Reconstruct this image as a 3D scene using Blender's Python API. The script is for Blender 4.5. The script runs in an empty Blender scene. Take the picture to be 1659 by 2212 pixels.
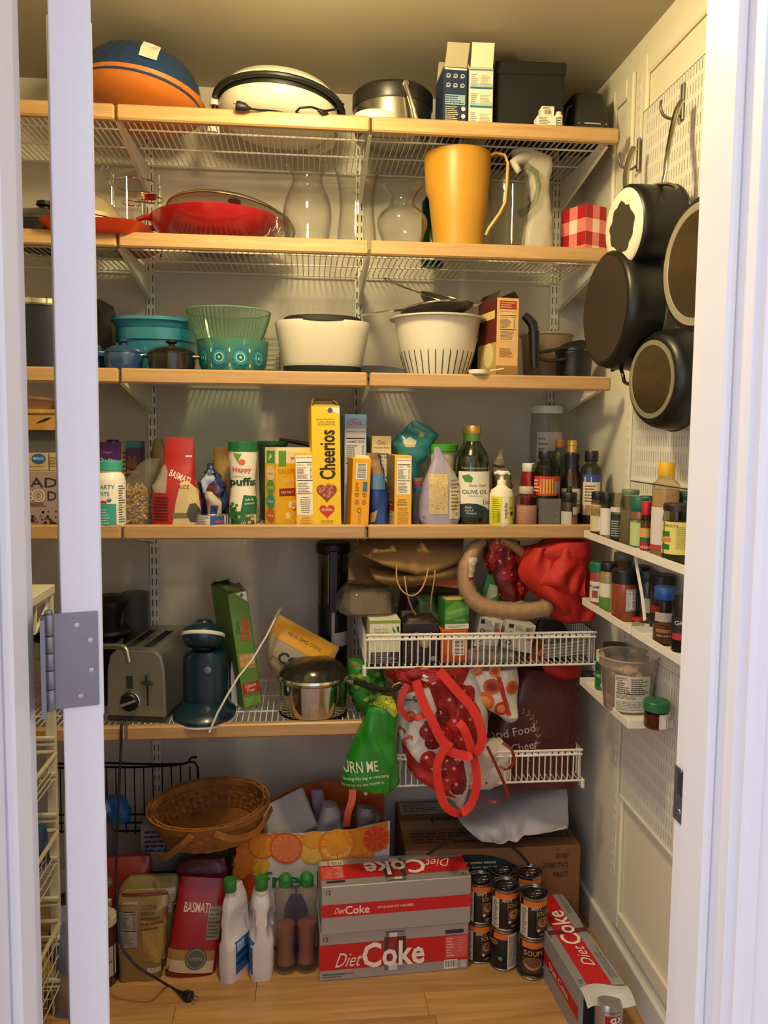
import bpy, math, random
from mathutils import Vector, Matrix, noise
from mathutils.bvhtree import BVHTree
PI = math.pi
sc = bpy.context.scene
COL = sc.collection

# ---------------------------------------------------------------- camera
H = 1.43
FPX, CX, CY = 1711.85, 829.5, 1073.05
_yaw, _pit, _rol = (math.radians(a) for a in (5.5375, 4.5459, 0.5973))
F_ = Vector((math.sin(_yaw)*math.cos(_pit), math.cos(_yaw)*math.cos(_pit), -math.sin(_pit)))
_R = Vector((math.cos(_yaw), -math.sin(_yaw), 0)); _U = _R.cross(F_)
R_ = _R*math.cos(_rol) + _U*math.sin(_rol); U_ = -_R*math.sin(_rol) + _U*math.cos(_rol)
cam = bpy.data.objects.new('camera', bpy.data.cameras.new('camera')); COL.objects.link(cam)
cam.matrix_world = Matrix(((R_.x, U_.x, -F_.x, 0), (R_.y, U_.y, -F_.y, 0), (R_.z, U_.z, -F_.z, H), (0, 0, 0, 1)))
cam.data.sensor_fit = 'HORIZONTAL'; cam.data.sensor_width = 36
cam.data.lens = FPX/1659*36
cam.data.shift_y = (CY - 1106)/1659
cam.data.clip_start = 0.05
sc.camera = cam

# ---------------------------------------------------------------- world, lights, exposure
w = bpy.data.worlds.new('world'); sc.world = w; w.use_nodes = True
bg = w.node_tree.nodes['Background']; bg.inputs[0].default_value = (0.80, 0.83, 1.0, 1); bg.inputs[1].default_value = 0.98
def area_light(name, loc, size, power, color, target=None, shape='DISK', size_y=None):
    l = bpy.data.lights.new(name, 'AREA'); l.shape = shape; l.size = size; l.energy = power; l.color = color
    if size_y: l.size_y = size_y
    o = bpy.data.objects.new(name, l); COL.objects.link(o); o.location = loc
    if target is not None: o.rotation_euler = (Vector(target)-Vector(loc)).to_track_quat('-Z', 'Y').to_euler()
    return o
LAMP = (-0.02, 1.45, 2.365)
def point_light(name, loc, r, power, color):
    l = bpy.data.lights.new(name, 'POINT'); l.shadow_soft_size = r; l.energy = power; l.color = color
    o = bpy.data.objects.new(name, l); COL.objects.link(o); o.location = loc
point_light('pantry_lamp_glow', (LAMP[0], LAMP[1]-.02, 2.27), 0.06, 20.5, (1.0, 0.79, 0.38))
area_light('pantry_lamp_light', LAMP, .16, 4.5, (1.0, 0.82, 0.46), (LAMP[0], LAMP[1], 0))
area_light('window_daylight', (-1.7, -1.3, 1.5), 1.5, 12, (0.80, 0.88, 1.0), (.3, 1.2, 1.1), 'RECTANGLE', 1.6)
sc.view_settings.view_transform = 'Standard'; sc.view_settings.look = 'None'
sc.view_settings.gamma = 1; sc.view_settings.use_curve_mapping = False
sc.view_settings.exposure = 0.38
try:
    sc.cycles.transparent_max_bounces = 32; sc.cycles.max_bounces = 8
    sc.cycles.caustics_refractive = False; sc.cycles.caustics_reflective = False
    sc.cycles.sample_clamp_indirect = 4
except Exception: pass

# ---------------------------------------------------------------- pixel helpers (a pixel of the 1659x2212 frame to a point at depth Y)
def ray(px, py): return F_ + R_*((px-CX)/FPX) - U_*((py-CY)/FPX)
def A(px, py, Y):
    d = ray(px, py); return Vector((0, 0, H)) + d*(Y/d.y)
def ZP(px, py, z):
    d = ray(px, py); return Vector((0, 0, H)) + d*((z-H)/d.z)
def XP(px, py, x):
    d = ray(px, py); return Vector((0, 0, H)) + d*(x/d.x)

# ---------------------------------------------------------------- materials
def lin(h):
    if isinstance(h, (tuple, list)): return tuple(h)[:3]
    v = [int(h[i:i+2], 16)/255 for i in (0, 2, 4)]
    return tuple(c/12.92 if c <= .04045 else ((c+.055)/1.055)**2.4 for c in v)
_M = {}
def mat(hx, rough=.5, metal=0., bump=.0, bs=60, var=.06, coat=0., sss=0., alpha=1.):
    k = (hx, rough, metal, bump, bs, var, coat, alpha)
    if k in _M: return _M[k]
    m = bpy.data.materials.new('surface_%03d' % len(_M)); m.use_nodes = True
    nt = m.node_tree; b = nt.nodes['Principled BSDF']; c = lin(hx)
    tc = nt.nodes.new('ShaderNodeTexCoord'); n = nt.nodes.new('ShaderNodeTexNoise')
    n.inputs['Scale'].default_value = bs; n.inputs['Detail'].default_value = 3
    nt.links.new(tc.outputs['Object'], n.inputs['Vector'])
    mx = nt.nodes.new('ShaderNodeMix'); mx.data_type = 'RGBA'
    mx.inputs[6].default_value = (*[max(0, x*(1-var)) for x in c], 1); mx.inputs[7].default_value = (*[min(1, x*(1+var)) for x in c], 1)
    nt.links.new(n.outputs['Fac'], mx.inputs[0]); nt.links.new(mx.outputs[2], b.inputs['Base Color'])
    b.inputs['Roughness'].default_value = rough; b.inputs['Metallic'].default_value = metal
    if coat: b.inputs['Coat Weight'].default_value = coat; b.inputs['Coat Roughness'].default_value = .08
    if alpha < 1: b.inputs['Alpha'].default_value = alpha
    if bump:
        bp = nt.nodes.new('ShaderNodeBump'); bp.inputs['Strength'].default_value = bump; bp.inputs['Distance'].default_value = .004
        nt.links.new(n.outputs['Fac'], bp.inputs['Height']); nt.links.new(bp.outputs[0], b.inputs['Normal'])
    _M[k] = m; return m
def glass(hx='f4f6f4', rough=.02, rim=.35, milky=0.):
    """thin glass or film: lets light through tinted, mirrors at a glance"""
    k = ('g', hx, rough, rim, milky)
    if k in _M: return _M[k]
    m = bpy.data.materials.new('clear_%03d' % len(_M)); m.use_nodes = True; nt = m.node_tree
    for n in list(nt.nodes): nt.nodes.remove(n)
    out = nt.nodes.new('ShaderNodeOutputMaterial'); lw = nt.nodes.new('ShaderNodeLayerWeight'); lw.inputs['Blend'].default_value = .35
    tr = nt.nodes.new('ShaderNodeBsdfTransparent'); gl = nt.nodes.new('ShaderNodeBsdfGlossy'); gl.inputs['Roughness'].default_value = rough
    c = lin(hx); mc = nt.nodes.new('ShaderNodeMix'); mc.data_type = 'RGBA'
    mc.inputs[6].default_value = (*c, 1); mc.inputs[7].default_value = (*[x*(1-rim*.5) for x in c], 1)
    nt.links.new(mc.outputs[2], tr.inputs[0])
    pw = nt.nodes.new('ShaderNodeMath'); pw.operation = 'POWER'; pw.inputs[1].default_value = 2.6; nt.links.new(lw.outputs['Facing'], pw.inputs[0]); nt.links.new(pw.outputs[0], mc.inputs[0])
    fr = nt.nodes.new('ShaderNodeMath'); fr.operation = 'MULTIPLY_ADD'; fr.inputs[1].default_value = .9; fr.inputs[2].default_value = .015; nt.links.new(pw.outputs[0], fr.inputs[0])
    mx = nt.nodes.new('ShaderNodeMixShader'); nt.links.new(fr.outputs[0], mx.inputs[0])
    nt.links.new(tr.outputs[0], mx.inputs[1]); nt.links.new(gl.outputs[0], mx.inputs[2]); last = mx
    if milky:
        df = nt.nodes.new('ShaderNodeBsdfDiffuse'); df.inputs[0].default_value = (*c, 1)
        m2 = nt.nodes.new('ShaderNodeMixShader'); m2.inputs[0].default_value = milky
        nt.links.new(mx.outputs[0], m2.inputs[1]); nt.links.new(df.outputs[0], m2.inputs[2]); last = m2
    nt.links.new(last.outputs[0], out.inputs[0]); _M[k] = m; return m
def wood(hx1, hx2, scale=(1.2, 22, 22), rough=.42, rnd=0., key='w', bump=.08):
    k = (key, hx1, hx2, scale, rough, rnd)
    if k in _M: return _M[k]
    m = bpy.data.materials.new('grain_%03d' % len(_M)); m.use_nodes = True; nt = m.node_tree; b = nt.nodes['Principled BSDF']
    tc = nt.nodes.new('ShaderNodeTexCoord'); mp = nt.nodes.new('ShaderNodeMapping'); mp.inputs['Scale'].default_value = scale
    oi = nt.nodes.new('ShaderNodeObjectInfo'); cx = nt.nodes.new('ShaderNodeVectorMath'); cx.operation = 'ADD'
    ml = nt.nodes.new('ShaderNodeVectorMath'); ml.operation = 'SCALE'; ml.inputs[0].default_value = (7, 13, 5)
    nt.links.new(oi.outputs['Random'], ml.inputs['Scale'])
    nt.links.new(tc.outputs['Object'], mp.inputs[0]); nt.links.new(mp.outputs[0], cx.inputs[0]); nt.links.new(ml.outputs[0], cx.inputs[1])
    n = nt.nodes.new('ShaderNodeTexNoise'); n.inputs['Scale'].default_value = 3; n.inputs['Detail'].default_value = 6; n.inputs['Distortion'].default_value = .6
    nt.links.new(cx.outputs[0], n.inputs['Vector'])
    cr = nt.nodes.new('ShaderNodeValToRGB'); cr.color_ramp.elements[0].position = .3; cr.color_ramp.elements[1].position = .72
    cr.color_ramp.elements[0].color = (*lin(hx1), 1); cr.color_ramp.elements[1].color = (*lin(hx2), 1)
    nt.links.new(n.outputs['Fac'], cr.inputs[0])
    hs = nt.nodes.new('ShaderNodeHueSaturation'); nt.links.new(cr.outputs[0], hs.inputs['Color'])
    mr = nt.nodes.new('ShaderNodeMapRange'); mr.inputs[3].default_value = 1-rnd; mr.inputs[4].default_value = 1+rnd
    nt.links.new(oi.outputs['Random'], mr.inputs[0]); nt.links.new(mr.outputs[0], hs.inputs['Value'])
    nt.links.new(hs.outputs[0], b.inputs['Base Color']); b.inputs['Roughness'].default_value = rough
    bp = nt.nodes.new('ShaderNodeBump'); bp.inputs['Strength'].default_value = bump; bp.inputs['Distance'].default_value = .003
    nt.links.new(n.outputs['Fac'], bp.inputs['Height']); nt.links.new(bp.outputs[0], b.inputs['Normal'])
    _M[k] = m; return m
def _print_mat():
    m = bpy.data.materials.new('printed_ink'); m.use_nodes = True; nt = m.node_tree; b = nt.nodes['Principled BSDF']
    a = nt.nodes.new('ShaderNodeAttribute'); a.attribute_name = 'ink'
    nt.links.new(a.outputs['Color'], b.inputs['Base Color']); b.inputs['Roughness'].default_value = .5
    return m
INK = _print_mat()
WHITE = mat('e6e2da', .45); BLACK = mat('0d0d10', .45); STEEL = mat('b9b6b0', .25, 1.); CHROME = mat('d8d6d2', .12, 1.)

_CR = {}
def crease(p, freq, seed):
    """sharp straight folds: triangle waves in a few fixed directions, gently warped"""
    k = seed
    if k not in _CR:
        r_ = random.Random(seed*77+5); _CR[k] = [(Vector((r_.uniform(-1, 1), r_.uniform(-.6, .6), r_.uniform(-1, 1))).normalized(), r_.uniform(.35, 1.3), r_.uniform(0, 9), r_.uniform(.4, 1)) for _ in range(6)]
    w = Vector((noise.noise(p*freq*.5), noise.noise(p*freq*.5+Vector((9, 2, 4))), noise.noise(p*freq*.5+Vector((3, 8, 1)))))*1.3/freq; q = p+w; s = 0
    for d, f, ph, a in _CR[k]:
        t = (q.dot(d)*freq*f+ph) % 1.0; tri = 1-abs(2*t-1)*2
        s += a*tri*(.5+noise.noise(q*freq*.7+d*5))
    return s*.42
# ---------------------------------------------------------------- mesh builder
class MB:
    def __init__(s): s.v = []; s.f = []
    def add(s, v, f, M=None):
        n = len(s.v); s.v += [M @ Vector(p) if M else Vector(p) for p in v]; s.f += [tuple(i+n for i in q) for q in f]; return s
    def box(s, x0, x1, y0, y1, z0, z1, M=None, b=0.):
        if b <= 0:
            v = [(x, y, z) for z in (z0, z1) for y in (y0, y1) for x in (x0, x1)]
            return s.add(v, [(0, 2, 3, 1), (4, 5, 7, 6), (0, 1, 5, 4), (2, 6, 7, 3), (0, 4, 6, 2), (1, 3, 7, 5)], M)
        v = []; idx = {}
        X = (x0, x1); Y = (y0, y1); Z = (z0, z1)
        for i in (0, 1):
            for j in (0, 1):
                for k in (0, 1):
                    sx, sy, sz = (1-2*i)*b, (1-2*j)*b, (1-2*k)*b
                    for a in range(3):
                        idx[i, j, k, a] = len(v)
                        v.append((X[i]+(0 if a == 0 else sx), Y[j]+(0 if a == 1 else sy), Z[k]+(0 if a == 2 else sz)))
        f = []
        for i in (0, 1):
            f.append(tuple(idx[i, j, k, 0] for j, k in ((0, 0), (0, 1), (1, 1), (1, 0))))
            f.append(tuple(idx[j, i, k, 1] for j, k in ((0, 0), (0, 1), (1, 1), (1, 0))))
            f.append(tuple(idx[j, k, i, 2] for j, k in ((0, 0), (0, 1), (1, 1), (1, 0))))
        for i in (0, 1):
            for j in (0, 1):
                f.append((idx[i, j, 0, 0], idx[i, j, 1, 0], idx[i, j, 1, 1], idx[i, j, 0, 1]))
                f.append((idx[i, 0, j, 0], idx[i, 1, j, 0], idx[i, 1, j, 2], idx[i, 0, j, 2]))
                f.append((idx[0, i, j, 1], idx[1, i, j, 1], idx[1, i, j, 2], idx[0, i, j, 2]))
                for k in (0, 1): f.append((idx[i, j, k, 0], idx[i, j, k, 1], idx[i, j, k, 2]))
        return s.add(v, f, M)
    def lathe(s, prof, n=32, M=None, sx=1, sy=1, fn=None, wall=0., close=True):
        """prof: (r, z) bottom to top; wall>0 makes an open vessel of that thickness"""
        if wall: prof = list(prof) + [(max(r-wall, .0005), z + (wall if i == len(prof)-1-0 and r < .001 else 0)) for i, (r, z) in enumerate(reversed(prof))]
        if wall:
            k = len(prof)//2; prof = prof[:k] + [(r, max(z, prof[0][1]+wall)) for r, z in prof[k:]]
        v = []; f = []; m = len(prof)
        for r, z in prof:
            for i in range(n):
                a = 2*PI*i/n; q = fn(a, z) if fn else 1
                v.append((r*q*sx*math.cos(a), r*q*sy*math.sin(a), z))
        for j in range(m-1):
            for i in range(n):
                f.append((j*n+i, j*n+(i+1) % n, (j+1)*n+(i+1) % n, (j+1)*n+i))
        if close:
            f.append(tuple(range(n-1, -1, -1))); f.append(tuple((m-1)*n+i for i in range(n)))
        return s.add(v, f, M)
    def tube(s, pts, r, n=8, closed=False, M=None, flat=1., caps=True):
        pts = [Vector(p) for p in pts]; v = []; f = []; L = len(pts)
        up = Vector((0, 0, 1)); prev = None
        for i, p in enumerate(pts):
            a = pts[(i-1) % L] if (closed or i) else p; b = pts[(i+1) % L] if (closed or i < L-1) else p
            t = (b-a).normalized() if (b-a).length > 1e-9 else Vector((0, 1, 0))
            if prev is None:
                s1 = t.cross(up) if abs(t.dot(up)) < .95 else t.cross(Vector((1, 0, 0)))
            else: s1 = prev - t*prev.dot(t)
            s1.normalize(); prev = s1; s2 = t.cross(s1); rr = r[i] if isinstance(r, (list, tuple)) else r
            for k in range(n):
                an = 2*PI*k/n; v.append(p + s1*math.cos(an)*rr + s2*math.sin(an)*rr*flat)
        for i in range(L if closed else L-1):
            for k in range(n):
                f.append((i*n+k, i*n+(k+1) % n, ((i+1) % L)*n+(k+1) % n, ((i+1) % L)*n+k))
        if not closed and caps: f.append(tuple(range(n-1, -1, -1))); f.append(tuple((L-1)*n+k for k in range(n)))
        return s.add(v, f, M)
    def wire(s, a, b, r=.0015):
        return s.tube([a, b], r, 4)
    def loft(s, rings, n=40, e=2.6, amp=0., freq=18., seed=0, M=None, close=True, open_top=False, ridge=1.):
        """rings: (z, half_x, half_y, cx, cy); a superellipse at each height, creased by noise"""
        v = []; f = []; m = len(rings)
        for z, a, b, cx, cy in rings:
            for i in range(n):
                t = 2*PI*i/n; c, q = math.cos(t), math.sin(t)
                x = cx + a*math.copysign(abs(c)**(2/e), c); y = cy + b*math.copysign(abs(q)**(2/e), q)
                if amp:
                    d = amp*1.25*crease(Vector((x, y, z)), freq*.75, seed)
                    L = math.hypot(c, q) or 1; k = min(1, min(a, b)/.02+.25); x += d*c/L*k; y += d*q/L*k
                v.append((x, y, z))
        for j in range(m-1):
            for i in range(n): f.append((j*n+i, j*n+(i+1) % n, (j+1)*n+(i+1) % n, (j+1)*n+i))
        if close:
            f.append(tuple(range(n-1, -1, -1)))
            if not open_top: f.append(tuple((m-1)*n+i for i in range(n)))
        return s.add(v, f, M)
    def ribbon(s, pts, w, t=.0015, side=(1, 0, 0), M=None):
        """a strap of width w and thickness t along pts; side: direction(s) of its width"""
        pts = [Vector(p) for p in pts]; v = []; f = []; L = len(pts)
        for i, p in enumerate(pts):
            a = pts[max(i-1, 0)]; b = pts[min(i+1, L-1)]; d = (b-a).normalized()
            sd = Vector(side[i]) if isinstance(side, list) else Vector(side)
            sd = (sd - d*sd.dot(d)); sd = sd.normalized() if sd.length > 1e-6 else Vector((0, 1, 0)); nn = d.cross(sd)*t/2; sd = sd*w/2
            v += [p+sd+nn, p-sd+nn, p-sd-nn, p+sd-nn]
        for i in range(L-1):
            for k in range(4): f.append((i*4+k, i*4+(k+1) % 4, i*4+4+(k+1) % 4, i*4+4+k))
        f += [(3, 2, 1, 0), tuple((L-1)*4+k for k in range(4))]
        return s.add(v, f, M)
    def sheet(s, fn, nu, nv, t=.001):
        """fn(u,v)->point, u,v in 0..1, solid of thickness t along the local normal"""
        P = [[Vector(fn(i/nu, j/nv)) for i in range(nu+1)] for j in range(nv+1)]; v = []
        N = []
        for j in range(nv+1):
            for i in range(nu+1):
                du = P[j][min(i+1, nu)]-P[j][max(i-1, 0)]; dv = P[min(j+1, nv)][i]-P[max(j-1, 0)][i]
                q = du.cross(dv); N.append(q.normalized() if q.length > 1e-12 else Vector((0, -1, 0)))
        W = nu+1; flat = [p for r in P for p in r]; K = len(flat)
        v = [p+n*t/2 for p, n in zip(flat, N)] + [p-n*t/2 for p, n in zip(flat, N)]; f = []
        for j in range(nv):
            for i in range(nu):
                a = j*W+i; f.append((a, a+1, a+W+1, a+W)); f.append((K+a, K+a+W, K+a+W+1, K+a+1))
        for i in range(nu): f.append((i, K+i, K+i+1, i+1)); a = nv*W+i; f.append((a, a+1, K+a+1, K+a))
        for j in range(nv): a = j*W; f.append((a, a+W, K+a+W, K+a)); a += nu; f.append((a, K+a, K+a+W, a+W))
        return s.add(v, f)
    def prism(s, pts, y0, y1, M=None):
        """pts (x,z) outline, solid between y0 and y1"""
        n = len(pts); v = [(x, y0, z) for x, z in pts] + [(x, y1, z) for x, z in pts]
        f = [tuple(range(n)), tuple(range(2*n-1, n-1, -1))] + [(i, i+n, (i+1) % n+n, (i+1) % n) for i in range(n)]
        return s.add(v, f, M)
def Rz(a): return Matrix.Rotation(a, 4, 'Z')
def Rx(a): return Matrix.Rotation(a, 4, 'X')
def Ry(a): return Matrix.Rotation(a, 4, 'Y')
def T_(x, y, z): return Matrix.Translation((x, y, z))

def part(m, name, material, parent=None, label=None, kind=None, smooth=35):
    me = bpy.data.meshes.new(name); me.from_pydata([tuple(p) for p in m.v], [], m.f); me.materials.append(material)
    me.validate(); 
    if smooth:
        me.shade_smooth(); me.set_sharp_from_angle(angle=math.radians(smooth))
    o = bpy.data.objects.new(name, me); COL.objects.link(o)
    if parent: o.parent = parent
    if label: o['label'] = label
    if kind: o['kind'] = kind
    return o
def thing(name, label, cat, loc, rz=0, group=None, rx=0, ry=0):
    o = bpy.data.objects.new(name, None); COL.objects.link(o); o.location = loc; o.rotation_euler = (rx, ry, rz); o.empty_display_size = .03
    o['label'] = label; o['category'] = cat
    if group: o['group'] = group
    return o
def single(m, name, material, label, cat, loc=(0, 0, 0), rz=0, group=None, smooth=35):
    o = part(m, name, material, None, label, None, smooth); o.location = loc; o.rotation_euler.z = rz; o['category'] = cat
    if group: o['group'] = group
    return o
def struct(m, name, material, smooth=0):
    return part(m, name, material, None, None, 'structure', smooth)

# ---------------------------------------------------------------- print: flat ink laid on a surface by casting onto its mesh
_TX = {}
def text_geo(s, bold=0.):
    bold *= .4; k = (s, bold)
    if k not in _TX:
        c = bpy.data.curves.new('t', 'FONT'); c.body = s; c.size = 1; c.resolution_u = 2; c.offset = bold
        o = bpy.data.objects.new('t', c); COL.objects.link(o)
        dg = bpy.context.evaluated_depsgraph_get(); dg.update(); me = o.evaluated_get(dg).to_mesh()
        v = [(p.co.x, p.co.y) for p in me.vertices]; f = [tuple(q.vertices) for q in me.polygons]
        o.evaluated_get(dg).to_mesh_clear(); bpy.data.objects.remove(o); bpy.data.curves.remove(c)
        _TX[k] = (v, f)
    return _TX[k]
class Pr:
    def __init__(s, mb, w, h, ang=0., top=False, org=(0, 0, 0), res=1, off=.0005, tilt=None):
        s.b = BVHTree.FromPolygons([tuple(p) for p in mb.v], [list(q) for q in mb.f]); s.w, s.h, s.res, s.off = w, h, res, off
        s.O = Vector(org)
        if top: s.U, s.V, s.D = Vector((math.cos(ang), math.sin(ang), 0)), Vector((-math.sin(ang), math.cos(ang), 0)), Vector((0, 0, -1))
        else: s.U, s.V, s.D = Vector((math.cos(ang), math.sin(ang), 0)), Vector((0, 0, 1)), Vector((-math.sin(ang), math.cos(ang), 0))
        if tilt:
            s.U = s.U*math.cos(tilt)+s.V*math.sin(tilt); s.V = s.D.cross(s.U)*-1 if top else s.U.cross(s.D)*1
        s.v = []; s.f = []; s.c = []; s.miss = 0
    def pt(s, u, v, layer):
        e, g = (.0024/s.w, .0024/s.h) if s.res == 1 else (.004, .004)
        uc, vc = min(max(u, e), 1-e), min(max(v, g), 1-g); d0 = s.U*((u-uc)*s.w) + s.V*((v-vc)*s.h)
        p = s.O + s.U*((uc-.5)*s.w) + s.V*(vc*s.h) - s.D*.6
        hit, n, i, d = s.b.ray_cast(p, s.D)
        if hit is not None: hit = hit+d0
        if hit is None:
            for k in (.985, .96):
                du, dv = (u-.5)*(1-k)*s.w, (v-.5)*(1-k)*s.h; d_ = s.U*du + s.V*dv
                hit, n, i, d = s.b.ray_cast(p-d_, s.D)
                if hit is not None: hit = hit+d_; break
            else: return None
        if n.dot(s.D) > 0: n = -n
        return hit + n*(s.off + .00022*layer)
    def face(s, pts, col, layer):
        q = [s.pt(u, v, layer) for u, v in pts]
        if any(p is None for p in q): return
        n = len(s.v); s.v += q; s.f.append(tuple(range(n, n+len(q)))); s.c.append(lin(col))
    def rect(s, u0, v0, u1, v1, col, L=0, n=None):
        nu = n or max(1, int(abs(u1-u0)*s.res+.5)); nv = n or max(1, int(abs(v1-v0)*s.res+.5))
        for j in range(nv):
            for i in range(nu):
                a, b = u0+(u1-u0)*i/nu, u0+(u1-u0)*(i+1)/nu; c, d = v0+(v1-v0)*j/nv, v0+(v1-v0)*(j+1)/nv
                s.face([(a, c), (b, c), (b, d), (a, d)], col, L)
    def tri(s, a, b, c, col, L, k):
        if k <= 0: s.face([a, b, c], col, L); return
        m = lambda p, q: ((p[0]+q[0])/2, (p[1]+q[1])/2); ab, bc, ca = m(a, b), m(b, c), m(c, a)
        for t in ((a, ab, ca), (ab, b, bc), (ca, bc, c), (ab, bc, ca)): s.tri(*t, col, L, k-1)
    def poly(s, pts, col, L=1):
        cu = sum(p[0] for p in pts)/len(pts); cv = sum(p[1] for p in pts)/len(pts); n = len(pts)
        ext = max(max(abs(p[0]-cu), abs(p[1]-cv)) for p in pts); k = 0 if s.res < 3 else (3 if ext > .18 else 2 if ext > .08 else 1 if ext > .03 else 0)
        for i in range(n): s.tri((cu, cv), pts[i], pts[(i+1) % n], col, L, k)
    def disc(s, u, v, r, col, L=1, ry=None, n=18, rings=None):
        """r as a share of the width"""
        ry = (ry if ry is not None else r)*s.w/s.h; k = rings or (1 if s.res < 3 else 3); prev = None
        for j in range(1, k+1):
            cur = [(u+r*j/k*math.cos(2*PI*i/n), v+ry*j/k*math.sin(2*PI*i/n)) for i in range(n)]
            for i in range(n):
                if prev is None: s.face([(u, v), cur[i], cur[(i+1) % n]], col, L)
                else: s.face([prev[i], cur[i], cur[(i+1) % n], prev[(i+1) % n]], col, L)
            prev = cur
    def ring(s, u, v, r, r2, col, L=2, n=20):
        a = s.w/s.h
        for i in range(n):
            t0, t1 = 2*PI*i/n, 2*PI*(i+1)/n
            s.face([(u+r*math.cos(t0), v+r*a*math.sin(t0)), (u+r2*math.cos(t0), v+r2*a*math.sin(t0)), (u+r2*math.cos(t1), v+r2*a*math.sin(t1)), (u+r*math.cos(t1), v+r*a*math.sin(t1))], col, L)
    def heart(s, u, v, r, col, L=1):
        p = []; a = s.w/s.h
        for i in range(24):
            t = 2*PI*i/24; p.append((u + r*math.sin(t)**3, v + a*r*(13*math.cos(t)-5*math.cos(2*t)-2*math.cos(3*t)-math.cos(4*t))/16))
        s.poly(p, col, L)
    def text(s, txt, u, v, size, col, al='C', rot=0., fit=None, bold=0., L=3, shear=0., sx=1.):
        """size: height of capitals as a share of h; fit: length as a share of w"""
        V, Fc = text_geo(txt, bold)
        if not V: return
        x0 = min(p[0] for p in V); x1 = max(p[0] for p in V); k = size*s.h/.70; kx = k*sx
        if fit: kx = fit*s.w/(x1-x0)
        ox = {'C': (x0+x1)/2, 'L': x0, 'R': x1}[al]; cr, sr = math.cos(rot), math.sin(rot)
        base = len(s.v); q = []
        for x, y in V:
            X = (x-ox)*kx + shear*y*k; Y = (y-.35)*k
            X, Y = X*cr-Y*sr, X*sr+Y*cr
            p = s.pt(u+X/s.w, v+Y/s.h, L); q.append(p)
        m = {}
        for fc in Fc:
            if any(q[i] is None for i in fc): continue
            idx = []
            for i in fc:
                if i not in m: m[i] = len(s.v); s.v.append(q[i])
                idx.append(m[i])
            s.f.append(tuple(idx)); s.c.append(lin(col))
    def lines(s, u0, v0, u1, v1, n, col, seed=1, fill=.45, L=2, al='L', words=True):
        rd = random.Random(seed); dv = (v1-v0)/n
        for i in range(n):
            ln = rd.uniform(.6, 1.)*(u1-u0); a = u0 + ((u1-u0-ln)/2 if al == 'C' else 0); y = v1-dv*(i+.5)
            x = a
            while x < a+ln-.01:
                wd = rd.uniform(.08, .2)*(u1-u0) if words else ln; e = min(x+wd, a+ln)
                s.face([(x, y-dv*fill/2), (e, y-dv*fill/2), (e, y+dv*fill/2), (x, y+dv*fill/2)], col, L); x = e+.025*(u1-u0)
    def barcode(s, u0, v0, u1, v1, vert=False, L=2, seed=3, paper='f0ece2', n=22):
        s.rect(u0, v0, u1, v1, paper, L-1); rd = random.Random(seed)
        for i in range(n):
            t = (i+.3+rd.random()*.3)/n; d = rd.uniform(.25, .6)/n
            if vert: y = v0+(v1-v0)*(.05+.9*t); s.face([(u0+(u1-u0)*.1, y), (u0+(u1-u0)*.9, y), (u0+(u1-u0)*.9, y+(v1-v0)*d), (u0+(u1-u0)*.1, y+(v1-v0)*d)], '1c1c1c', L)
            else: x = u0+(u1-u0)*(.05+.9*t); s.face([(x, v0+(v1-v0)*.15), (x+(u1-u0)*d, v0+(v1-v0)*.15), (x+(u1-u0)*d, v0+(v1-v0)*.92), (x, v0+(v1-v0)*.92)], '1c1c1c', L)
    def nutrition(s, u0, v0, u1, v1, cal='150', col='f2ece0', title='Nutrition Facts', seed=5):
        hh = v1-v0; ww = u1-u0; s.rect(u0, v0, u1, v1, col, 0); K = '2a2622'
        s.text(title, (u0+u1)/2, v1-hh*.05, hh*.035, K, fit=ww*.9, bold=.01, L=2)
        s.rect(u0+.04*ww, v1-hh*.185, u1-.04*ww, v1-hh*.165, K, 2)
        s.text('Calories', u0+ww*.05, v1-hh*.235, hh*.03, K, 'L', fit=ww*.42, bold=.01, L=2)
        s.text(cal, u1-ww*.05, v1-hh*.23, hh*.045, K, 'R', fit=ww*.1*len(cal), bold=.01, L=2)
        s.lines(u0+.06*ww, v0+hh*.42, u0+.7*ww, v1-hh*.29, 8, '5a544c', seed); s.lines(u1-.18*ww, v0+hh*.42, u1-.06*ww, v1-hh*.29, 8, '5a544c', seed+1)
        s.rect(u0+.04*ww, v0+hh*.37, u1-.04*ww, v0+hh*.39, K, 2); s.lines(u0+.08*ww, v0+hh*.04, u1-.08*ww, v0+hh*.33, 7, '6a645c', seed+2)
    def done(s, parent, name='printed_label', label=None):
        if not s.f: return None
        me = bpy.data.meshes.new(name); me.from_pydata([tuple(p) for p in s.v], [], s.f); me.materials.append(INK)
        a = me.color_attributes.new('ink', 'FLOAT_COLOR', 'CORNER'); buf = []
        for q, c in zip(s.f, s.c): buf += [c[0], c[1], c[2], 1.]*len(q)
        a.data.foreach_set('color', buf)
        o = bpy.data.objects.new(name, me); COL.objects.link(o); o.parent = parent
        if label: o['label'] = label
        return o

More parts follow.
